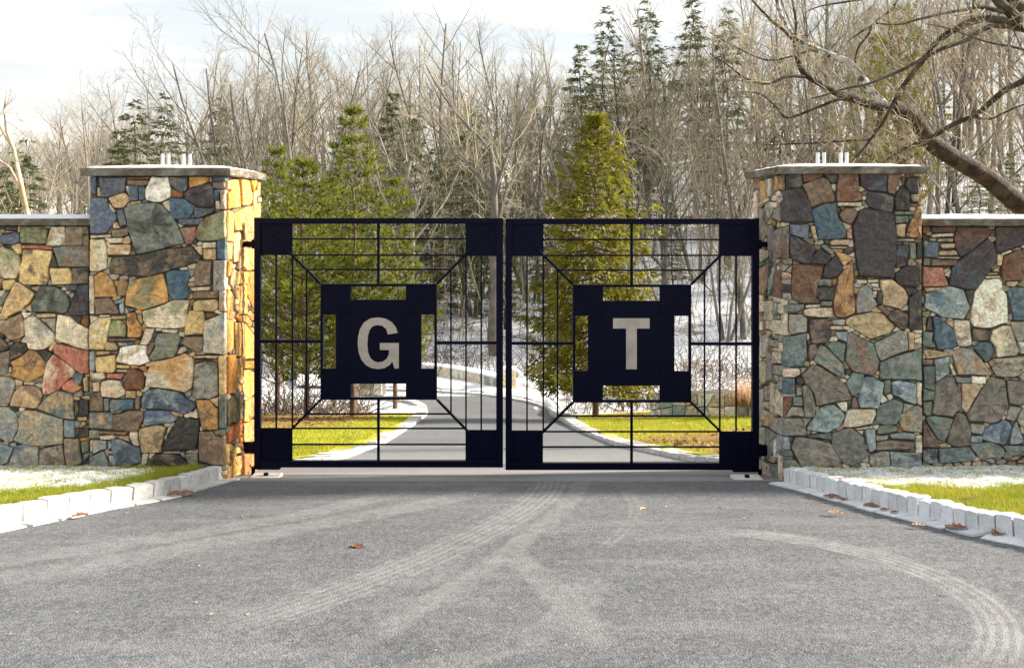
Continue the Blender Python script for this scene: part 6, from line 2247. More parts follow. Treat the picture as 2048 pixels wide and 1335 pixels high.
# low parapet wall by the bend, and the end pier
def poly_wall(name, pts, h, th, stone, label, cat, tones, cap=True, cap_mat=None):
    base = pts[0].copy()
    t = empty(name, base, label, cat)
    core = MB()
    cp = MB()
    for a, b in zip(pts, pts[1:]):
        d = (b - a); d.z = 0
        L = d.length
        d.normalize()
        n = Vector((d.y, -d.x, 0))
        if n.y > 0: n = -n
        up = Vector((0, 0, 1))
        A, B = a - base, b - base
        i0, i1 = A - n * 0.03, B - n * 0.03
        core.add([i0 - up * .3, i1 - up * .3, i1 - n * th - up * .3, i0 - n * th - up * .3, i0 + up * h, i1 + up * h, i1 - n * th + up * h, i0 - n * th + up * h],
                 [(0, 3, 2, 1), (4, 5, 6, 7), (0, 1, 5, 4), (1, 2, 6, 5), (2, 3, 7, 6), (3, 0, 4, 7)])
        o0, o1 = A + n * 0.06 + up * (h + .003), B + n * 0.06 + up * (h + .003)
        tw = th + 0.15
        cp.add([o0, o1, o1 - n * tw, o0 - n * tw, o0 + up * .06, o1 + up * .06, o1 - n * tw + up * .06, o0 - n * tw + up * .06],
               [(0, 3, 2, 1), (4, 5, 6, 7), (0, 1, 5, 4), (1, 2, 6, 5), (2, 3, 7, 6), (3, 0, 4, 7)])
        nx, nz = max(1, round(L / stone)), max(1, round(h / (stone * 0.72)))
        jit = {}
        def P(i, k):
            if (i, k) not in jit:
                ju = rs.uniform(-.3, .3) / nx if 0 < i < nx else 0
                jv = rs.uniform(-.16, .16) / nz if 0 < k < nz else 0
                off = 0.0
                jit[(i, k)] = a + (b - a) * (i / nx + ju + off) + up * ((k / nz + jv) * h)
            return jit[(i, k)]
        for k in range(nz):
            for i in range(nx):
                Q = [P(i, k), P(i + 1, k), P(i + 1, k + 1), P(i, k + 1)]
                c = sum(Q, Vector()) / 4
                Q = [q + (c - q) * 0.07 for q in Q]
                if (Q[1] - Q[0]).cross(Q[3] - Q[0]).dot(n) < 0: Q.reverse()
                vs, fs, c = stone_rings(Q, n, True)
                me = bpy.data.meshes.new('stone')
                me.from_pydata([tuple(v - c) for v in vs], [], fs)
                o = link('stone', me, M['stone'], t, c - base)
                kk = rs.uniform(.85, 1.2); o.color = tuple(min(.8, x * kk) for x in TONE[rs.choice(tones)]) + (1,)
                o['tint'] = TONE[rs.choice(tones)]
    core.build('core', M['mortar'], t)
    if cap:
        cp.build('coping', cap_mat or M['snow'], t, None, False, 0.02)
    return t


par = [on_ground(*p) for p in ((1000, 778), (960, 768), (918, 759), (872, 752), (810, 748), (700, 744))]
poly_wall('parapet_wall', [Vector((p.x, p.y, interp(PROF, p.y))) for p in par], 0.30, 0.35, 0.32, 'low pale stone parapet with a snowy coping curving along the far bend', 'wall', 'WWLSWC')
pier = on_ground(1019, 779)
poly_wall('stone_pier', [Vector((pier.x + .2, pier.y, pier.z)), Vector((pier.x - .2, pier.y, pier.z))], 0.58, 0.4, 0.22, 'square pale stone pier ending the low parapet beside the bend', 'pier', 'LWL')
blk = on_ground(735, 790)
poly_wall('stone_abutment', [Vector((blk.x + .42, blk.y, blk.z)), Vector((blk.x - .8, blk.y + .1, blk.z))], 0.36, 0.5, 0.3, 'pale stone wall end glimpsed under the panel lettered G', 'wall', 'LWLS')
rub = [(1300, 842), (1345, 838), (1395, 838), (1450, 840), (1530, 843), (1640, 846)]
rw = []
for px, py in rub:
    y = lerp(18.5, 15.5, (px - 1300) / 340)
    rw.append(Vector((at(px, 0, y).x, y, at(px, py, y).z)))
poly_wall('rubble_wall', rw, 0.46, 0.5, 0.30, 'rough grey rubble wall at the back of the right lawn', 'wall', 'LSWLSC', False)

# rough stones lying along the right edge of the drive
for i, (px, py, r) in enumerate(((1108, 808, .16), (1088, 800, .12), (1070, 818, .07))):
    p = on_ground(px, py)
    bm = bmesh.new()
    bmesh.ops.create_icosphere(bm, subdivisions=2, radius=r)
    for v in bm.verts:
        v.co += noise.noise_vector(v.co * 6 + Vector((i, 0, 0))) * r * .35
        v.co.z *= .7
    me = bpy.data.meshes.new('boulder'); bm.to_mesh(me); bm.free()
    o = link('boulder', me, M['snow'], None, p + Vector((0, 0, r * .3)))
    tag(o, ('largest snow-capped lump beside the bend of the drive', 'middle snow-capped lump beside the end pier', 'small loose lump of snow on the asphalt bend')[i], 'boulder')


# ---------------------------------------------------------------- grass
def blades(name, n, region, mat, label, h0, h1, wdt, lean=0.5, kind='stuff'):
    mb = MB()
    r = random.Random(3)
    made = 0
    tries = 0
    while made < n and tries < n * 30:
        tries += 1
        q = region(r)
        if q is None: continue
        x, y, z, k = q
        h = r.uniform(h0, h1) * k
        a = r.uniform(0, 6.283)
        lx, ly = r.gauss(0, lean) * h, r.gauss(0, lean) * h
        cx_, sx_ = math.cos(a) * wdt / 2, math.sin(a) * wdt / 2
        mb.add([(x - cx_, y - sx_, z - 0.004), (x + cx_, y + sx_, z - 0.004), (x + lx, y + ly, z + h)], [(0, 1, 2)])
        made += 1
    return tag(mb.build(name, mat), label, None, None, kind)


def front_region(side):
    K = KL if side < 0 else KR
    def f(r):
        y = r.uniform(4.6, 7.58)
        x = kerb_x(K, min(y, 7.2), side) + side * (0.11 + r.random() ** 1.3 * 2.2)
        if abs(x) > y * 0.53 + 0.2: return None
        s = snow_front(x, y, side)
        if r.random() < s * 0.80: return None
        return x, y, front_lawn_z(x, y), 1.0 - 0.35 * s
    return f


blades('grass', 42000, front_region(-1), M['blade'], 'short green grass growing in front of the left stone wall', 0.018, 0.05, 0.0045)
blades('grass', 42000, front_region(1), M['blade'], 'short yellow green grass growing in front of the right stone wall', 0.018, 0.045, 0.0045)


lumps = MB()
rsn = random.Random(17)
for _ in range(5000):
    side = rsn.choice((-1, 1))
    K = KL if side < 0 else KR
    y = rsn.uniform(5.3, 7.58)
    x = kerb_x(K, min(y, 7.2), side) + side * (0.14 + rsn.random() * 2.2)
    s = snow_front(x, y, side)
    if rsn.random() > s * 1.1 or abs(x) > y * .53 + .2: continue
    z = front_lawn_z(x, y) + 0.014 * s
    a, b, h = rsn.uniform(.012, .05), rsn.uniform(.010, .032), rsn.uniform(.003, .010)
    th = rsn.uniform(0, 6.28)
    ring = [Vector((x + math.cos(th) * a * math.cos(q) * rsn.uniform(.7, 1.2) - math.sin(th) * b * math.sin(q), y + math.sin(th) * a * math.cos(q) + math.cos(th) * b * math.sin(q) * rsn.uniform(.7, 1.2), z)) for q in [i * 1.2566 for i in range(5)]]
    top = [Vector((x, y, 0)).lerp(Vector((p.x, p.y, 0)), .55) + Vector((0, 0, z + h * rsn.uniform(.7, 1.1))) for p in ring]
    lumps.add(ring + top, [(i, (i + 1) % 5, 5 + (i + 1) % 5, 5 + i) for i in range(5)] + [(5, 6, 7, 8, 9)])
tag(lumps.build('snow', M['snow'], None, None, True), 'crumbs of melting snow among the grass before the walls', None, None, 'stuff')


def far_region(side):
    E = EL if side < 0 else ER
    def f(r):
        y = 8.8 + 12 * r.random() ** 1.6
        x = interp(E, y) + side * (0.25 + r.random() * 4.5)
        if r.random() < far_snow(x, y, side): return None
        if r.random() < far_litter(x, y, side) * .8: return None
        return x, y, far_z(x, y, side), 1.0
    return f


blades('grass', 32000, far_region(-1), M['blade'], 'sunny grass on the verge beyond the left gate leaf', 0.02, 0.055, 0.009)
blades('grass', 26000, far_region(1), M['blade'], 'sunny grass on the verge beyond the right gate leaf', 0.02, 0.055, 0.009)


# dead leaves
def leaf_shape(mb, c, size, rot, r, lobes=True):
    """one curled leaf, lobed like an oak's"""
    n = 9
    up, dn = [], []
    for i in range(n):
        t = i / (n - 1)
        wv = math.sin(math.pi * min(1, t * 0.95 + 0.05)) * 0.30 * (1 + (0.35 if i % 2 else -0.35) * lobes)
        z = 0.22 * math.sin(t * 3.0 + rot) * size * 0.6 + 0.02 * size
        up.append((t - .5, wv, z + abs(wv) * .5 + r.uniform(0, .05)))
        dn.append((t - .5, -wv, z + abs(wv) * .35 + r.uniform(0, .05)))
    pts = up + dn[::-1]
    mid = [(i / (n - 1) - .5, 0, 0.22 * math.sin(i / (n - 1) * 3.0 + rot) * size * .6) for i in range(n)]
    ca, sa = math.cos(rot), math.sin(rot)
    tf = lambda p: (c[0] + size * (p[0] * ca - p[1] * sa), c[1] + size * (p[0] * sa + p[1] * ca), c[2] + size * max(0.0, p[2]) * .7 + .001)
    vs = [tf(p) for p in up] + [tf(p) for p in mid] + [tf(p) for p in dn]
    fs = []
    for i in range(n - 1):
        fs.append((i, n + i, n + i + 1, i + 1))
        fs.append((n + i, 2 * n + i, 2 * n + i + 1, n + i + 1))
    mb.add(vs, fs)


LEAVES = [(715, 1093, .085, 'leaf', 'curled brown oak leaf lying alone on the asphalt left of centre', None),
          (1287, 1017, .055, 'leaf_pale', 'pale dry leaf lying on the asphalt in front of the letter T', None),
          (1672, 1026, .095, 'leaf_pale', 'pale curled leaf standing on the asphalt by the right gutter', None),
          (1440, 1015, .03, 'leaf', 'tiny dark leaf on the asphalt before the right pillar', None),
          (594, 1046, .035, 'leaf', 'tiny brown leaf on the asphalt before the left gutter', None),
          (160, 1031, .09, 'leaf', 'dark curled leaf on the left gutter setts near the frame edge', None),
          (1897, 1053, .06, 'leaf_green', 'small green leaf against the foot of the right kerb', None),
          (1915, 1055, .11, 'leaf', 'long dark red leaf beside the green leaf in the right gutter', None),
          (1998, 1066, .10, 'leaf', 'thin dark curled leaf in the right gutter nearest the camera', None),
          (1838, 1050, .07, 'leaf_pale', 'flat pale leaf in the right gutter', None)]
for px, py in ((352, 985), (362, 987), (372, 984), (381, 986), (345, 989)):
    LEAVES.append((px, py, .075, 'leaf', 'reddish dry leaf in the small drift by the left kerb', 'leaves drifted against the left kerb'))
for px, py in ((1655, 992), (1664, 994), (1672, 992), (1680, 996), (1690, 998), (1735, 1010), (1746, 1011), (1752, 1013), (1770, 1019), (1790, 1024), (1664, 990), (1742, 1008)):
    LEAVES.append((px, py, .06, 'leaf', 'dark red dry leaf caught along the foot of the right kerb', 'leaves caught along the right kerb'))
rl = random.Random(8)
for px, py, sz, mt, lab, grp in LEAVES:
    p = on_ground(px, py, 0.016 if 'kerb' in lab or 'gutter' in lab else 0.0)
    mb = MB()
    leaf_shape(mb, (0, 0, 0), sz, rl.uniform(-.8, .8), rl)
    tag(mb.build('fallen_leaf', M[mt], None, p), lab, 'leaf', grp)
LAWN_LEAVES = [(1740, 966, .07, 'leaf_pale', 'pale leaf lying on the snow nearest the right pillar'), (1935, 999, .09, 'leaf', 'brown leaf lying in the green grass of the right lawn'),
               (1880, 964, .05, 'leaf', 'dark leaf on the snow of the right lawn below the blue stones'), (1905, 972, .07, 'leaf_pale', 'tan leaf at the snow edge on the right lawn'),
               (118, 962, .05, 'leaf', 'dark leaf on the snow before the left wall'), (365, 938, .06, 'leaf_pale', 'tan leaf at the foot of the left pillar'),
               (1680, 958, .045, 'leaf', 'dark leaf on the snow above the right kerb corner')]
for px, py, sz, mt, lab in LAWN_LEAVES:
    p = on_ground(px, py, 0.11)
    mb = MB()
    leaf_shape(mb, (0, 0, 0), sz, rl.uniform(-3, 3), rl)
    tag(mb.build('fallen_leaf', M[mt], None, p), lab, 'leaf')
mb = MB()
for _ in range(7000):
    side = -1 if rl.random() < .55 else 1
    y = 9 + 12 * rl.random()
    x = interp(EL if side < 0 else ER, y) + side * (0.3 + 6.0 * rl.random())
    if rl.random() > far_litter(x, y, side): continue
    z = far_z(x, y, side)
    a = rl.uniform(0, 6.28); s = rl.uniform(.02, .045)
    d1, d2 = Vector((math.cos(a), math.sin(a), rl.uniform(-.4, .8))) * s, Vector((-math.sin(a), math.cos(a), rl.uniform(-.4, .8))) * s * .6
    c = Vector((x, y, z + .012))
    mb.add([c - d1, c - d2, c + d1, c + d2], [(0, 1, 2, 3)])
tag(mb.build('leaf_litter', M['leaf']), 'brown fallen leaves strewn over the verges behind the gate', None, None, 'stuff')
mb = MB()
for _ in range(70):
    px, py = rl.uniform(-40, 2090), 985 + 330 * rl.random() ** 1.5
    p = on_ground(px, py, 0.004)
    if not (interp(EL, p.y) + .2 < p.x < interp(ER, p.y) - .2): continue
    a = rl.uniform(0, 6.28); s = rl.uniform(.004, .013)
    d1, d2 = Vector((math.cos(a), math.sin(a), .1)) * s, Vector((-math.sin(a), math.cos(a), .1)) * s * .55
    mb.add([p - d1, p - d2, p + d1, p + d2], [(0, 1, 2, 3)])
tag(mb.build('leaf_litter', M['leaf_pale']), 'small pale scraps of leaf scattered over the asphalt', None, None, 'stuff')

# ---------------------------------------------------------------- trees
def skeleton(r, height, kind):
    """branch skeleton of a leafless tree: list of (points, radii, level)"""
    out = []

    def grow(p, d, length, rad0, level, maxl, nseg, wander, kids, up, tip=0.25):
        pts, rads = [p.copy()], [rad0]
        q = p.copy()
        dd = d.normalized()
        for i in range(nseg):
            dd = (dd + Vector((r.gauss(0, wander), r.gauss(0, wander), r.gauss(0, wander) + up))).normalized()
            q = q + dd * (length / nseg)
            pts.append(q.copy())
            rads.append(rad0 * lerp(1, tip, ((i + 1) / nseg)))
        out.append((pts, rads, level))
        if level >= maxl: return
        n, lo, hi, ang, ratio = kids[level]
        n = max(1, int(n * r.uniform(.75, 1.25)))
        for j in range(n):
            t = lerp(lo, hi, (j + r.random()) / n)
            i = min(nseg - 1, int(t * nseg))
            bp = pts[i].lerp(pts[i + 1], t * nseg - i)
            ax = (pts[i + 1] - pts[i]).normalized()
            perp = ax.orthogonal().normalized()
            perp.rotate(Quaternion(ax, r.uniform(0, 6.283)))
            a = rad(r.uniform(ang * .7, ang * 1.3))
            nd = ax * math.cos(a) + perp * math.sin(a)
            ll = length * ratio * r.uniform(.6, 1.2) * (1.15 - .55 * t)
            rr = max(0.0045, lerp(rads[i], rads[i + 1], t * nseg - i) * r.uniform(.45, .68))
            grow(bp, nd, ll, rr, level + 1, maxl, max(3, nseg - 1), wander * 1.25, kids, up * .9, .3)

    if kind == 'upright':
        grow(Vector((0, 0, -.3)), Vector((r.gauss(0, .04), r.gauss(0, .04), 1)), height, height * .0105, 0, 3, 9, .05,
             [(17, .34, .98, 42, .36), (8, .2, .98, 40, .5), (6, .15, 1, 40, .55)], .05)
    elif kind == 'spreading':
        grow(Vector((0, 0, -.3)), Vector((r.gauss(0, .06), r.gauss(0, .06), 1)), height * .62, height * .017, 0, 4, 7, .09,
             [(7, .38, 1, 42, .78), (7, .2, 1, 44, .52), (6, .15, 1, 44, .52), (4, .2, 1, 42, .5)], .035, .45)
    elif kind == 'multi':
        for k in range(4):
            a = k * 1.57 + r.uniform(-.4, .4)
            grow(Vector((.1 * math.cos(a), .1 * math.sin(a), -.3)), Vector((.30 * math.cos(a), .22 * math.sin(a), 1)), height * r.uniform(.8, 1.02), height * .009, 0, 3, 9, .06,
                 [(11, .25, .98, 36, .40), (8, .15, .98, 38, .5), (6, .15, 1, 40, .5)], .03)
    elif kind == 'sapling':
        for k in range(3):
            a = r.uniform(0, 6.28)
            grow(Vector((.05 * math.cos(a), .05 * math.sin(a), -.2)), Vector((.25 * math.cos(a), .25 * math.sin(a), 1)), height * r.uniform(.7, 1), height * .009, 0, 2, 7, .1,
                 [(9, .2, 1, 42, .4), (7, .15, 1, 42, .5)], .03)
    return out


def wood_meshes(sk, split=1):
    a, b = MB(), MB()
    for pts, rads, lv in sk:
        k = 8 if lv == 0 else 5 if lv == 1 else 3
        (a if lv <= split else b).tube(pts, rads, k)
    return a.mesh('trunk', True), b.mesh('crown', True)


def place_tree(name, tm, cm, loc, rz, sc, label, group, m1, m2, cat='tree'):
    t = empty(name, loc, label, cat, group)
    t.rotation_euler = (0, 0, rz)
    t.scale = (sc, sc, sc) if not isinstance(sc, tuple) else sc
    for nm, me, m in (('trunk', tm, m1), ('crown', cm, m2)):
        if not me.materials: me.materials.append(m)
        o = bpy.data.objects.new(nm, me)
        o.parent = t
        COL.objects.link(o)
    return t


rt = random.Random(21)
BARE = []
for kind, hgt, n in (('upright', 12, 5), ('spreading', 11, 3), ('multi', 10, 2)):
    for _ in range(n):
        tm, cm = wood_meshes(skeleton(rt, hgt, kind))
        tm.materials.append(M['bark'])
        pink = (kind == 'upright' and _ in (1, 3))
        cm.materials.append(M['twig_pink'] if pink else M['twig'])
        BARE.append((hgt, tm, cm, kind))
SAP = [wood_meshes(skeleton(rt, 4, 'sapling')) for _ in range(3)]
for a, b in SAP:
    a.materials.append(M['twig']); b.materials.append(M['twig_pink'])

SKYLINE = [(-200, 235), (0, 225), (110, 235), (190, 190), (320, 140), (400, 95), (480, 70), (560, 45), (690, 70), (760, 75), (850, 70), (940, 40), (1050, 62), (1140, 70), (1250, 15),
           (1400, -40), (1500, -100), (1700, -180), (2300, -260)]
ZONES = [(-400, 170, 'bare grey tree on the slope above left wall', 'bare trees above the left wall'),
         (170, 520, 'bare tree on the slope above left pillar', 'bare trees behind the left pillar'),
         (520, 1010, 'bare tree on the slope behind leaf G', 'bare trees behind the left gate leaf'),
         (1010, 1520, 'bare tree on the slope behind leaf T', 'bare trees behind the right gate leaf'),
         (1520, 1850, 'bare tree on the slope above right pillar', 'bare trees behind the right pillar'),
         (1850, 2600, 'bare tree on the slope above right wall', 'bare trees above the right wall')]


KIND_WORD = {'upright': 'slender straight', 'spreading': 'broad spreading', 'multi': 'many-stemmed'}


def zone(px):
    for a, b, l, g in ZONES:
        if a <= px < b: return l, g
    return ZONES[-1][2:]


placed = []
n_done = 0
while n_done < 268:
    px = rt.uniform(-120, 2170)
    d = rt.choice((rt.uniform(38, 62), rt.uniform(55, 92), rt.uniform(80, 120)))
    if px < 480 and d < 52: d = rt.uniform(55, 115)
    x = (px - CX) / F_PX * d
    if any((x - a) ** 2 + (d - b) ** 2 < (1.3 if d < 60 else 1.8) ** 2 for a, b in placed): continue
    z = terrain(x, d)
    sky_z = CAMZ + (HZ - interp(SKYLINE, px)) / F_PX * d
    hmax = sky_z - z
    if hmax < 2.5: continue
    h = min(hmax * rt.choice((1.0, .93, .86, .78)) * rt.uniform(.93, 1.04), rt.uniform(14, 24) if px > 1050 else 30)
    if d < 60 and px > 350: h *= rt.uniform(.55, 1.0)
    pool = BARE + BARE[5:8] * 2
    if px > 1350: pool = pool + [BARE[1], BARE[3]] * 4
    H, tm, cm, kind = rt.choice(pool)
    lab, grp = zone(px)
    far = ', high up' if d > 75 else ', lower down' if d > 55 else ', near its foot'
    lab = KIND_WORD[kind] + ' ' + lab + far
    t = place_tree('bare_tree', tm, cm, (x, d, z - .1), rt.uniform(0, 6.28), h / H, lab, grp, None, None)
    wide = rt.uniform(.75, 1.0) if h / H > 1.1 else rt.uniform(.9, 1.2)
    t.scale = (h / H * wide, h / H * wide, h / H)
    placed.append((x, d))
    n_done += 1


def feature(px, d, ytop, proto, label, sc=1.0, rz=0.0, name='bare_tree', py_base=None):
    x = (px - CX) / F_PX * d
    z = terrain(x, d) if py_base is None else at(px, py_base, d).z
    h = CAMZ + (HZ - ytop) / F_PX * d - z
    H, tm, cm = proto[:3]
    t = place_tree(name, tm, cm, (x, d, z - .1), rz, h / H, label, None, None, None)
    t.scale = (h / H * sc, h / H * sc, h / H)
    return t


up_, sp_, mu_ = [b for b in BARE if b[3] == 'upright'], [b for b in BARE if b[3] == 'spreading'], [b for b in BARE if b[3] == 'multi']
feature(575, 37, 5, mu_[0], 'tallest many-stemmed bare tree behind the left pillar, rising into the sky', 1.0, .4)
feature(520, 44, 60, mu_[1], 'wide many-stemmed bare tree just left of the tallest one', 1.0, 2.0)
feature(990, 36, -30, sp_[0], 'large gnarled bare tree with dark trunk above the gap between gate leaves', .9, 1.0)
feature(770, 41, 60, sp_[1], 'spreading bare tree above the middle of the left gate leaf', .9, 2.2)
feature(880, 45, 20, up_[0], 'tall straight bare tree left of the gnarled one', 1.0, 1.2)
feature(1330, 40, 150, sp_[2], 'spreading bare tree to the right of the golden spruce', .9, .2)
feature(1450, 38, 210, mu_[0], 'many-stemmed bare tree beside the right pillar', .8, 3.3)
for px, d, yt, lab in ((165, 24, 265, 'red-barked sapling nearest the left pillar above the wall'), (112, 25, 280, 'red-barked sapling above the middle of the left wall coping'), (205, 29, 240, 'twiggy sapling half hidden by the left pillar cap')):
    a, b = SAP[rt.randrange(3)]
    feature(px, d, yt, (4, a, b), lab, 1.0, rt.uniform(0, 6), 'sapling')

# leaning dead stem at the far left
sk = []
pts = [at(70, 470, 15), at(52, 420, 15), at(38, 350, 15.1), at(28, 300, 15.2), at(5, 262, 15.2), at(-12, 225, 15.3)]
pts = [Vector((pts[0].x, 15, terrain(pts[0].x, 15) - .2))] + pts
sk.append((pts, [.06, .05, .042, .036, .026, .016, .008], 0))
r2 = random.Random(4)
tmp = skeleton(r2, 3.0, 'sapling')
tm = MB(); cm = MB()
tm.tube(pts, sk[0][1], 8)
tm.tube([at(28, 300, 15.2), at(12, 262, 15.1), at(8, 220, 15), at(14, 180, 15)], [.03, .02, .013, .005], 6)
tm.tube([at(8, 220, 15), at(18, 200, 15), at(22, 178, 15)], [.01, .007, .004], 5)
tm.tube([at(45, 385, 15.1), at(20, 335, 15), at(-15, 310, 15)], [.026, .018, .008], 6)
for pts_, rads_, lv in tmp:
    if lv > 0: cm.tube([p * .8 + at(14, 300, 15.2) - Vector((0, 0, 1.0)) for p in pts_], [q * .7 for q in rads_], 3)
M['pale_bark'] = mat_simple('bleached_bark', (0.40, 0.28, 0.18), 0.9, 0.4, 9.0, 0.5, 0.02, col2=(0.48, 0.42, 0.34), s2=4.0)
t = empty('dead_tree', (0, 0, 0), 'leaning bleached dead tree at the far left above the wall', 'tree')
tm.build('trunk', M['pale_bark'], t, None, True)
cm.build('crown', M['twig'], t, None, True)


# ---- evergreens
def needle_fan(mb, c, d, ln, wd, r):
    """a tuft: two crossed slim triangles"""
    a = d.orthogonal().normalized()
    a.rotate(Quaternion(d, r.uniform(0, 6.283)))
    mb.add([c - a * wd, c + a * wd, c + d * ln], [(0, 1, 2)])


def conifer(r, height, radius, whorls, per, tufts, style):
    wood, leaf = MB(), MB()
    wood.tube([Vector((r.gauss(0, .02) * i, r.gauss(0, .02) * i, -.3 + (height + .3) * i / 8)) for i in range(9)],
              [height * .0115 * (1 - i / 8.3) for i in range(9)], 8)
    lo = {'pine': .12, 'spruce': .12, 'hemlock': .14}[style]
    for k in range(whorls):
        t = lo + (1 - lo) * ((k + .3 * r.random()) / whorls)
        if style == 'pine': rr = radius * (1 - t) ** .75 * r.uniform(.75, 1.15) * (0.55 + .45 * sstep(lo, .35, t))
        elif style == 'spruce': rr = radius * min((1 - t) ** .45, 2.3 * (1 - t)) * r.uniform(.85, 1.12)
        else: rr = radius * (1 - t) ** .6 * r.uniform(.5, 1.2)
        a0 = r.uniform(0, 6.283)
        for j in range(per):
            a = a0 + 6.283 * j / per + r.uniform(-.3, .3)
            z0 = height * t + (r.gauss(0, .16) if style == 'hemlock' else 0)
            L = max(.12, rr * (r.uniform(.4, 1.3) if style == 'hemlock' else r.uniform(.55, 1.2)))
            pts = []
            for s in range(5):
                u = s / 4
                if style == 'pine': dz = L * (.30 * u + .30 * u * u)
                elif style == 'spruce': dz = lerp(L * (-.35 * u + .28 * u * u), L * .5 * u, sstep(.5, .97, t))
                else: dz = L * (.12 * u - .22 * u * u)
                pts.append(Vector((math.cos(a) * L * u, math.sin(a) * L * u, z0 + dz)) + Vector((r.gauss(0, .02), r.gauss(0, .02), r.gauss(0, .02))) * u)
            wood.tube(pts, [max(.004, .016 * L * (1 - .8 * s / 4)) for s in range(5)], 4)
            n = max(4, int(tufts * (L / radius) ** 1.15))
            for _ in range(n):
                u = r.uniform(.18 if style != 'pine' else .35, 1.0) ** .7
                i = min(3, int(u * 4))
                b = pts[i].lerp(pts[i + 1], u * 4 - i)
                out_d = (pts[4] - pts[0]).normalized()
                side = Vector((-math.sin(a), math.cos(a), 0)) * r.choice((-1, 1))
                if style == 'spruce':
                    # side sprays with hanging branchlets
                    sp = b + side * r.uniform(0, .30) * L * (1.1 - u) + out_d * r.uniform(0, .06)
                    hang = r.uniform(.0, .22) * min(1.0, L)
                    for q in range(5):
                        c = sp + Vector((r.gauss(0, .035), r.gauss(0, .035), -hang * q / 4 + r.gauss(0, .02)))
                        dr = (out_d * r.uniform(.2, 1) + side * r.uniform(-.2, .8) + Vector((0, 0, r.uniform(-1.0, .35)))).normalized()
                        needle_fan(leaf, c, dr, r.uniform(.08, .17), r.uniform(.016, .028), r)
                elif style == 'pine':
                    sp = b + side * abs(r.gauss(0, .16)) * L + Vector((0, 0, r.uniform(-.02, .10)))
                    cd = (out_d + side * r.uniform(0, .7) + Vector((0, 0, r.uniform(.1, .8)))).normalized()
                    for q in range(11):
                        dr = (cd * .8 + Vector((r.gauss(0, .55), r.gauss(0, .55), r.gauss(0, .5)))).normalized()
                        needle_fan(leaf, sp, dr, r.uniform(.10, .20), r.uniform(.010, .018), r)
                else:
                    sp = b + side * abs(r.gauss(0, .32)) * L
                    for q in range(4):
                        dr = (out_d * r.uniform(.1, 1) + side * r.uniform(0, 1) + Vector((0, 0, r.uniform(-.5, .25)))).normalized()
                        needle_fan(leaf, sp + Vector((r.gauss(0, .06), r.gauss(0, .06), r.gauss(0, .03))), dr, r.uniform(.14, .30), r.uniform(.02, .045), r)
    return wood, leaf


def evergreen(px, d, ytop, style, radius, label, mat, seed, whorls, per, tufts, py_base=None, name='pine_tree'):
    x = (px - CX) / F_PX * d
    z = at(px, py_base, d).z if py_base else terrain(x, d)
    h = CAMZ + (HZ - ytop) / F_PX * d - z
    wood, leaf = conifer(random.Random(seed), h, radius, whorls, per, tufts, style)
    t = empty(name, (x, d, z - .05), label, 'tree')
    wood.build('trunk', M['pine_bark'], t, None, True)
    leaf.build('crown', mat, t)
    return t


evergreen(706, 21.0, 208, 'pine', 1.75, 'tallest sunlit pine rising above the letter G', M['pine'], 1, 20, 7, 23, 838)
evergreen(612, 19.5, 312, 'pine', 1.9, 'dense dark green pine nearest the left pillar', M['pine'], 2, 19, 7, 25, 838)
evergreen(556, 22.5, 290, 'pine', 1.9, 'pine peeping out from behind the left pillar', M['pine'], 3, 18, 7, 24, 832)
evergreen(668, 25.0, 345, 'pine', 2.1, 'short bushy pine between its two taller neighbours', M['pine'], 4, 17, 7, 24, 822)
evergreen(790, 25.0, 345, 'pine', 1.7, 'small pine at the right end of the pine group', M['pine'], 5, 15, 7, 28, 815)
evergreen(1192, 20.5, 222, 'spruce', 1.6, 'golden green spruce rising above the letter T', M['spruce'], 6, 46, 8, 24, 832, 'spruce_tree')

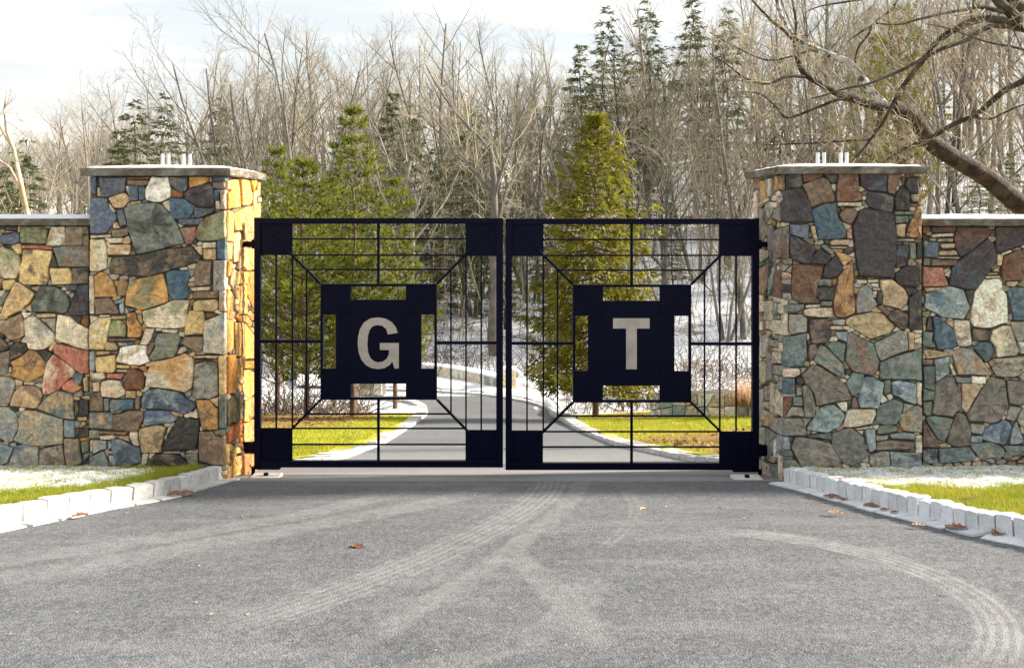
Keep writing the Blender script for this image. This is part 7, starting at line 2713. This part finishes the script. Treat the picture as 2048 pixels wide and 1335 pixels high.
HEM = []
for i in range(3):
    wd, lf = conifer(random.Random(40 + i), 8.0, (1.9, 1.6, 2.3)[i], 34, 3, 26, 'hemlock')
    a, b = wd.mesh('trunk', True), lf.mesh('crown')
    a.materials.append(M['dark_bark']); b.materials.append(M['cedar'])
    HEM.append((8.0, a, b))
for px, d, yt, i, lab in ((270, 40, 205, 0, 'ragged dark cedar left of the left pillar cap'), (238, 44, 255, 1, 'smaller dark cedar just left of the ragged one'), (45, 30, 285, 2, 'bushy dark evergreen above the left wall'),
                          (10, 33, 330, 1, 'low evergreen at the left edge above the wall'),
                          (830, 46, 215, 2, 'dark green evergreen behind the tall pine'), (955, 48, 225, 0, 'dark green evergreen behind the gnarled bare tree'), (905, 60, 260, 1, 'dim evergreen in the wood left of the gate centre'),
                          (1215, 75, 20, 0, 'leftmost hemlock on the skyline above the golden spruce'), (1295, 78, 8, 2, 'second hemlock along the skyline, wide and dark'), (1385, 80, -5, 1, 'third hemlock along the skyline'),
                          (1160, 70, 85, 1, 'short hemlock at the low left end of the skyline row'), (1455, 82, 20, 0, 'hemlock on the skyline left of the big bare branches'),
                          (1050, 52, 330, 0, 'dark evergreen in the wood just right of the gate centre'), (1075, 46, 470, 2, 'low evergreen seen through the right gate leaf'), (1120, 60, 250, 1, 'dim evergreen left of the golden spruce'),
                          (870, 40, 300, 0, 'green evergreen low behind the pine group'), (925, 42, 250, 2, 'broad dark evergreen beside the gnarled trunk'), (785, 52, 180, 1, 'evergreen high behind the pine group'),
                          (985, 55, 270, 0, 'evergreen in the wood over the gap between gate leaves'), (1010, 40, 420, 1, 'small dark evergreen low over the gate gap'), (1560, 60, 120, 0, 'evergreen on the hill left of the big limbs'), (1650, 52, 230, 2, 'broad evergreen above the middle of the right pillar'), (1880, 64, 150, 1, 'evergreen under the overhanging limb'),
                          (690, 48, 230, 1, 'evergreen in the wood above the tallest pine'), (1290, 55, 240, 2, 'evergreen behind the right shoulder of the golden spruce'),
                          (1100, 38, 420, 0, 'ragged evergreen close left of the golden spruce'), (1345, 46, 400, 1, 'small evergreen right of the golden spruce'), (1420, 58, 250, 0, 'evergreen above the right end of the gate'),
                          (330, 52, 190, 0, 'evergreen among bare trees above the left pillar'), (440, 60, 200, 2, 'evergreen in the wood right of the left pillar'),
                          (2020, 46, 300, 1, 'dark evergreen at the right edge above the wall'), (1960, 52, 290, 0, 'dark evergreen behind the leaning trunk')):
    feature(px, d, yt, HEM[i], lab, 1.0, rt.uniform(0, 6), 'hemlock_tree')
wd, lf = conifer(random.Random(77), 9.0, 2.6, 17, 7, 36, 'pine')
a, b = wd.mesh('trunk', True), lf.mesh('crown')
a.materials.append(M['pine_bark']); b.materials.append(M['gold_pine'])
feature(1800, 42, -70, (9.0, a, b), 'sunny golden pine high on the hill above the right pillar', .62, 1.0, 'pine_tree')
feature(1745, 47, 60, (9.0, a, b), 'lower golden pine left of the sunny one', .8, 3.0, 'pine_tree')


# ---- the two old trees at the right: traced limbs given their own depth, twigs grown from them
def limb(pxs, y0, y1, w0, w1):
    n = len(pxs)
    pts = [at(px, py, lerp(y0, y1, i / (n - 1))) for i, (px, py) in enumerate(pxs)]
    # smooth and roughen
    out, rads = [], []
    for i in range(n - 1):
        p0, p1, p2, p3 = pts[max(i - 1, 0)], pts[i], pts[i + 1], pts[min(i + 2, n - 1)]
        for s in range(4):
            t = s / 4
            q = 0.5 * ((2 * p1) + (p2 - p0) * t + (2 * p0 - 5 * p1 + 4 * p2 - p3) * t * t + (3 * p1 - p0 - 3 * p2 + p3) * t ** 3)
            u = (i + t) / (n - 1)
            y = lerp(y0, y1, u)
            q = q + noise.noise_vector(q * 2.2) * 0.02
            out.append(q)
            rads.append(lerp(w0, w1, u) / 2 * y / F_PX * (1 + .10 * noise.noise(q * 5)))
    out.append(pts[-1]); rads.append(w1 / 2 * lerp(y0, y1, 1) / F_PX)
    return out, rads


def sprout(mb, pts, rads, r, every, length, start=0.1, droop=0.0):
    n = len(pts)
    for i in range(int(n * start), n - 1):
        if r.random() > every: continue
        ax = (pts[i + 1] - pts[i]).normalized()
        pr = ax.orthogonal().normalized()
        pr.rotate(Quaternion(ax, r.uniform(0, 6.283)))
        L = length * r.uniform(.4, 1.3)
        rr = min(rads[i] * .5, .010) * r.uniform(.6, 1)
        def tw(p, d, L, rr, lv):
            q = [p]
            for s in range(4):
                d = (d + Vector((r.gauss(0, .25), r.gauss(0, .25), r.gauss(0, .25) + .05 - droop))).normalized()
                q.append(q[-1] + d * L / 4)
            mb.tube(q, [rr, rr * .8, rr * .6, rr * .45, rr * .25], 3)
            if lv < 2:
                for s in range(1, 5):
                    for _ in range(2 if lv == 0 else 1):
                        if r.random() < .75:
                            e = (d + Vector((r.gauss(0, .8), r.gauss(0, .8), r.gauss(0, .7)))).normalized()
                            tw(q[s], e, L * r.uniform(.35, .6), max(.0028, rr * .55), lv + 1)
        tw(pts[i], (ax * .5 + pr).normalized(), L, max(rr, .0045), 0)


Z4 = lambda pts: [(1400 + x / 3.105, y / 3.105) for x, y in pts]
rb = random.Random(9)
t = empty('leaning_tree', (0, 0, 0), 'old bare tree whose thick furrowed trunk leans in above the right wall', 'tree')
trunk_px = [(2420, 640), (2240, 520), (2110, 450)] + Z4([(2012, 1290), (1800, 1120), (1560, 965), (1430, 870), (1340, 750), (1280, 690), (1190, 662)])
a, ra = limb(trunk_px, 13.0, 12.0, 46, 29)
root = Vector((a[0].x + .5, a[0].y, terrain(a[0].x, a[0].y) - .2))
mb = MB(); mb.tube([root] + a, [ra[0] * 1.4] + ra, 12); mb.build('trunk', M['dark_bark'], t, None, True)
tw = MB()
sprout(tw, a, ra, rb, .35, .5, .35)
for pxs, w0, w1, y0, y1, lich, nm in (
        ([(1190, 662), (1100, 652), (950, 615), (850, 582), (780, 540), (650, 462), (612, 380), (590, 262), (600, 130), (560, -60)], 22, 4, 12.0, 11.4, 0, 1),
        ([(1150, 650), (1060, 560), (960, 430), (880, 370), (720, 308), (600, 250), (520, 140), (470, -10), (440, -120)], 19, 6, 12.05, 12.8, 1, 1),
        ([(590, 262), (540, 200), (440, 122), (330, 2), (260, -80)], 8, 3, 11.5, 11.3, 0, 0),
        ([(650, 478), (540, 478), (420, 522), (300, 490), (150, 392), (60, 330)], 8, 2, 11.6, 11.2, 0, 0),
        ([(720, 310), (640, 330), (430, 378), (220, 290), (60, 200)], 5, 2, 12.2, 12.0, 0, 0),
        ([(1400, 880), (1290, 915), (1240, 940), (1170, 985), (1110, 1010)], 12, 3, 12.2, 11.9, 0, 0),
        ([(1450, 845), (1580, 772), (1700, 722), (1800, 642), (1900, 562), (2012, 500), (2200, 400)], 9, 14, 12.2, 11.2, 0, 0),
        ([(1700, 722), (1800, 738), (1900, 700), (2012, 650)], 5, 3, 11.9, 11.4, 0, 0),
        ([(1120, 690), (1105, 780), (1060, 860), (930, 870), (640, 895), (380, 900)], 9, 2, 12.0, 11.6, 0, 0),
        ([(950, 632), (850, 625), (690, 680), (540, 730), (480, 670), (380, 590), (260, 570)], 8, 2, 11.9, 11.4, 0, 0)):
    p, q = limb(Z4(pxs), y0, y1, w0, w1)
    mb = MB(); mb.tube(p, q, 8 if w0 > 10 else 6)
    mb.build('limb', M['lichen_bark'] if lich else M['dark_bark'], t, None, True)
    sprout(tw, p, q, rb, .62 if w0 < 12 else .42, .55)
tw.build('twigs', M['twig'], t, None, True)

t = empty('overhanging_tree', (0, 0, 0), 'bare tree standing off the right edge whose forked limb arches down over the wall', 'tree')
tr = [at(2330, 520, 10.4), at(2300, 300, 10.4), at(2240, 160, 10.3), at(2130, 100, 10.2), at(2060, 60, 10.1)]
tr[0].z = terrain(tr[0].x, 10.4) - .2
mb = MB(); mb.tube(tr, [.16, .13, .10, .075, .06], 12); mb.build('trunk', M['dark_bark'], t, None, True)
tw = MB()
for pxs, w0, w1, y0, y1 in (
        ([(2130, 190), (2012, 165), (1900, 128), (1800, 120), (1700, 132), (1600, 180), (1500, 245), (1430, 310), (1380, 380), (1300, 470), (1230, 570), (1190, 650), (1150, 740), (1100, 820), (1040, 900), (960, 990)], 18, 4, 10.1, 9.6),
        ([(2130, 215), (2000, 180), (1850, 160), (1750, 192), (1650, 250), (1500, 312), (1350, 382), (1200, 460), (1050, 520), (900, 552), (690, 612)], 13, 3, 10.15, 9.4),
        ([(2130, 190), (2012, 140), (1920, 65), (1850, 5), (1800, -60)], 26, 18, 10.1, 10.0),
        ([(1880, 72), (1740, 45), (1640, 62), (1500, 92), (1380, 115), (1220, 152), (1080, 145)], 9, 3, 10.0, 9.6),
        ([(1740, 45), (1700, 18), (1690, -40)], 5, 3, 9.9, 9.9),
        ([(2130, 60), (2012, 45), (1930, -10), (1880, -60)], 28, 18, 10.2, 10.1),
        ([(1240, -20), (1180, 60), (1080, 140), (1040, 220), (985, 300), (965, 390)], 6, 3, 9.8, 9.6),
        ([(1080, 145), (990, 205), (920, 260)], 5, 2, 9.75, 9.6),
        ([(1040, -10), (900, 18), (750, 45), (640, 90)], 6, 2, 9.7, 9.5),
        ([(2130, 340), (1950, 290), (1780, 262), (1560, 188), (1400, 150)], 6, 2, 9.9, 9.6)):
    p, q = limb(Z4(pxs), y0, y1, w0, w1)
    mb = MB(); mb.tube(p, q, 8 if w0 > 10 else 6)
    mb.build('limb', M['dark_bark'], t, None, True)
    sprout(tw, p, q, rb, .5 if w0 < 12 else .3, .42)
tw.build('twigs', M['twig'], t, None, True)

# ---- brushwood and fallen sticks on the slope, dry ornamental grass on the rubble wall
mb = MB()
rq = random.Random(31)
for _ in range(15000):
    px = rq.uniform(-80, 2130)
    d = 32.5 + 70 * rq.random() ** 1.9
    if px > 1130 and rq.random() < .35: d = rq.uniform(23, 34)
    elif 505 < px < 735 and rq.random() < .3: d = rq.uniform(21.5, 25.5)
    x = (px - CX) / F_PX * d
    z = terrain(x, d)
    p = Vector((x, d, z - .05))
    dr = Vector((rq.gauss(0, .6), rq.gauss(0, .6), 1.0)) if rq.random() < .7 else Vector((rq.gauss(0, 1), rq.gauss(0, 1), .12))
    dr.normalize()
    L = rq.uniform(.4, 1.6) * (1.3 if d > 50 else 1)
    q = [p]
    for s in range(3):
        dr = (dr + Vector((rq.gauss(0, .25), rq.gauss(0, .25), rq.gauss(0, .2)))).normalized()
        q.append(q[-1] + dr * L / 3)
    rr = rq.uniform(.006, .016)
    mb.tube(q, [rr, rr * .8, rr * .6, rr * .3], 3)
whips = MB()
for _ in range(2600):
    px = rq.uniform(-80, 2130)
    d = 38 + 68 * rq.random() ** 1.2
    x = (px - CX) / F_PX * d
    p = Vector((x, d, terrain(x, d) - .05))
    hmax = CAMZ + (HZ - interp(SKYLINE, px)) / F_PX * d - p.z
    L = min(rq.uniform(2.0, 6.5), hmax * .8)
    if L < 1: continue
    dr = Vector((rq.gauss(0, .16), rq.gauss(0, .16), 1.0)).normalized()
    q = [p]
    for s in range(4):
        dr = (dr + Vector((rq.gauss(0, .09), rq.gauss(0, .09), .05))).normalized()
        q.append(q[-1] + dr * L / 4)
    r0 = L * rq.uniform(.0035, .0065)
    whips.tube(q, [r0, r0 * .8, r0 * .6, r0 * .4, r0 * .15], 3)
    for s in range(5):
        u = rq.uniform(.25, .95)
        b = q[int(u * 4)].lerp(q[min(4, int(u * 4) + 1)], u * 4 % 1)
        e = (dr + Vector((rq.gauss(0, .7), rq.gauss(0, .7), rq.uniform(-.3, .3)))).normalized()
        l2 = L * rq.uniform(.12, .3)
        m_ = b + e * l2 * .5
        whips.tube([b, m_, m_ + (e + Vector((0, 0, .4))).normalized() * l2 * .5], [r0 * .45, r0 * .3, r0 * .12], 3)
tag(whips.build('undergrowth', M['twig']), 'thicket of thin bare saplings filling the wood', None, None, 'stuff')
tag(mb.build('brushwood', M['brush']), 'tangled bare brush and fallen sticks over the snowy slope', None, None, 'stuff')
mb = MB()
for i in range(2):
    c = at(lerp(1482, 1508, i), 797, 16.7 - i * .2)
    c.z -= .12
    c0 = c
    for _ in range(75):
        c = c0 + Vector((rq.gauss(0, .11), rq.gauss(0, .08), 0))
        a = rq.uniform(0, 6.28); ln = rq.uniform(.3, .62); lean = abs(rq.gauss(0, .45))
        d = Vector((math.cos(a) * lean, math.sin(a) * lean, 1)).normalized()
        b = d.orthogonal().normalized() * .006
        mid = c + Vector((rq.gauss(0, .05), rq.gauss(0, .05), 0)) + d * ln * .6
        tip = mid + (d + Vector((math.cos(a), math.sin(a), -.4)) * .4).normalized() * ln * .4
        mb.add([c - b, c + b, mid + b, mid - b, tip], [(0, 1, 2, 3), (3, 2, 4)])
tag(mb.build('dry_grass', M['dry_grass']), 'tuft of dry orange ornamental grass on the rubble wall by the right pillar', 'grass', None, 'stuff')
# pale arching branch beside the pier
mb = MB()
p, q = limb([(1022, 742), (1034, 740), (1044, 752), (1051, 768), (1053, 786)], 30.0, 29.6, 5, 5)
mb.tube(p, q, 6)
tag(mb.build('fallen_branch', M['snow'], None, None, True), 'snow-covered branch arching down beside the end pier', 'branch')
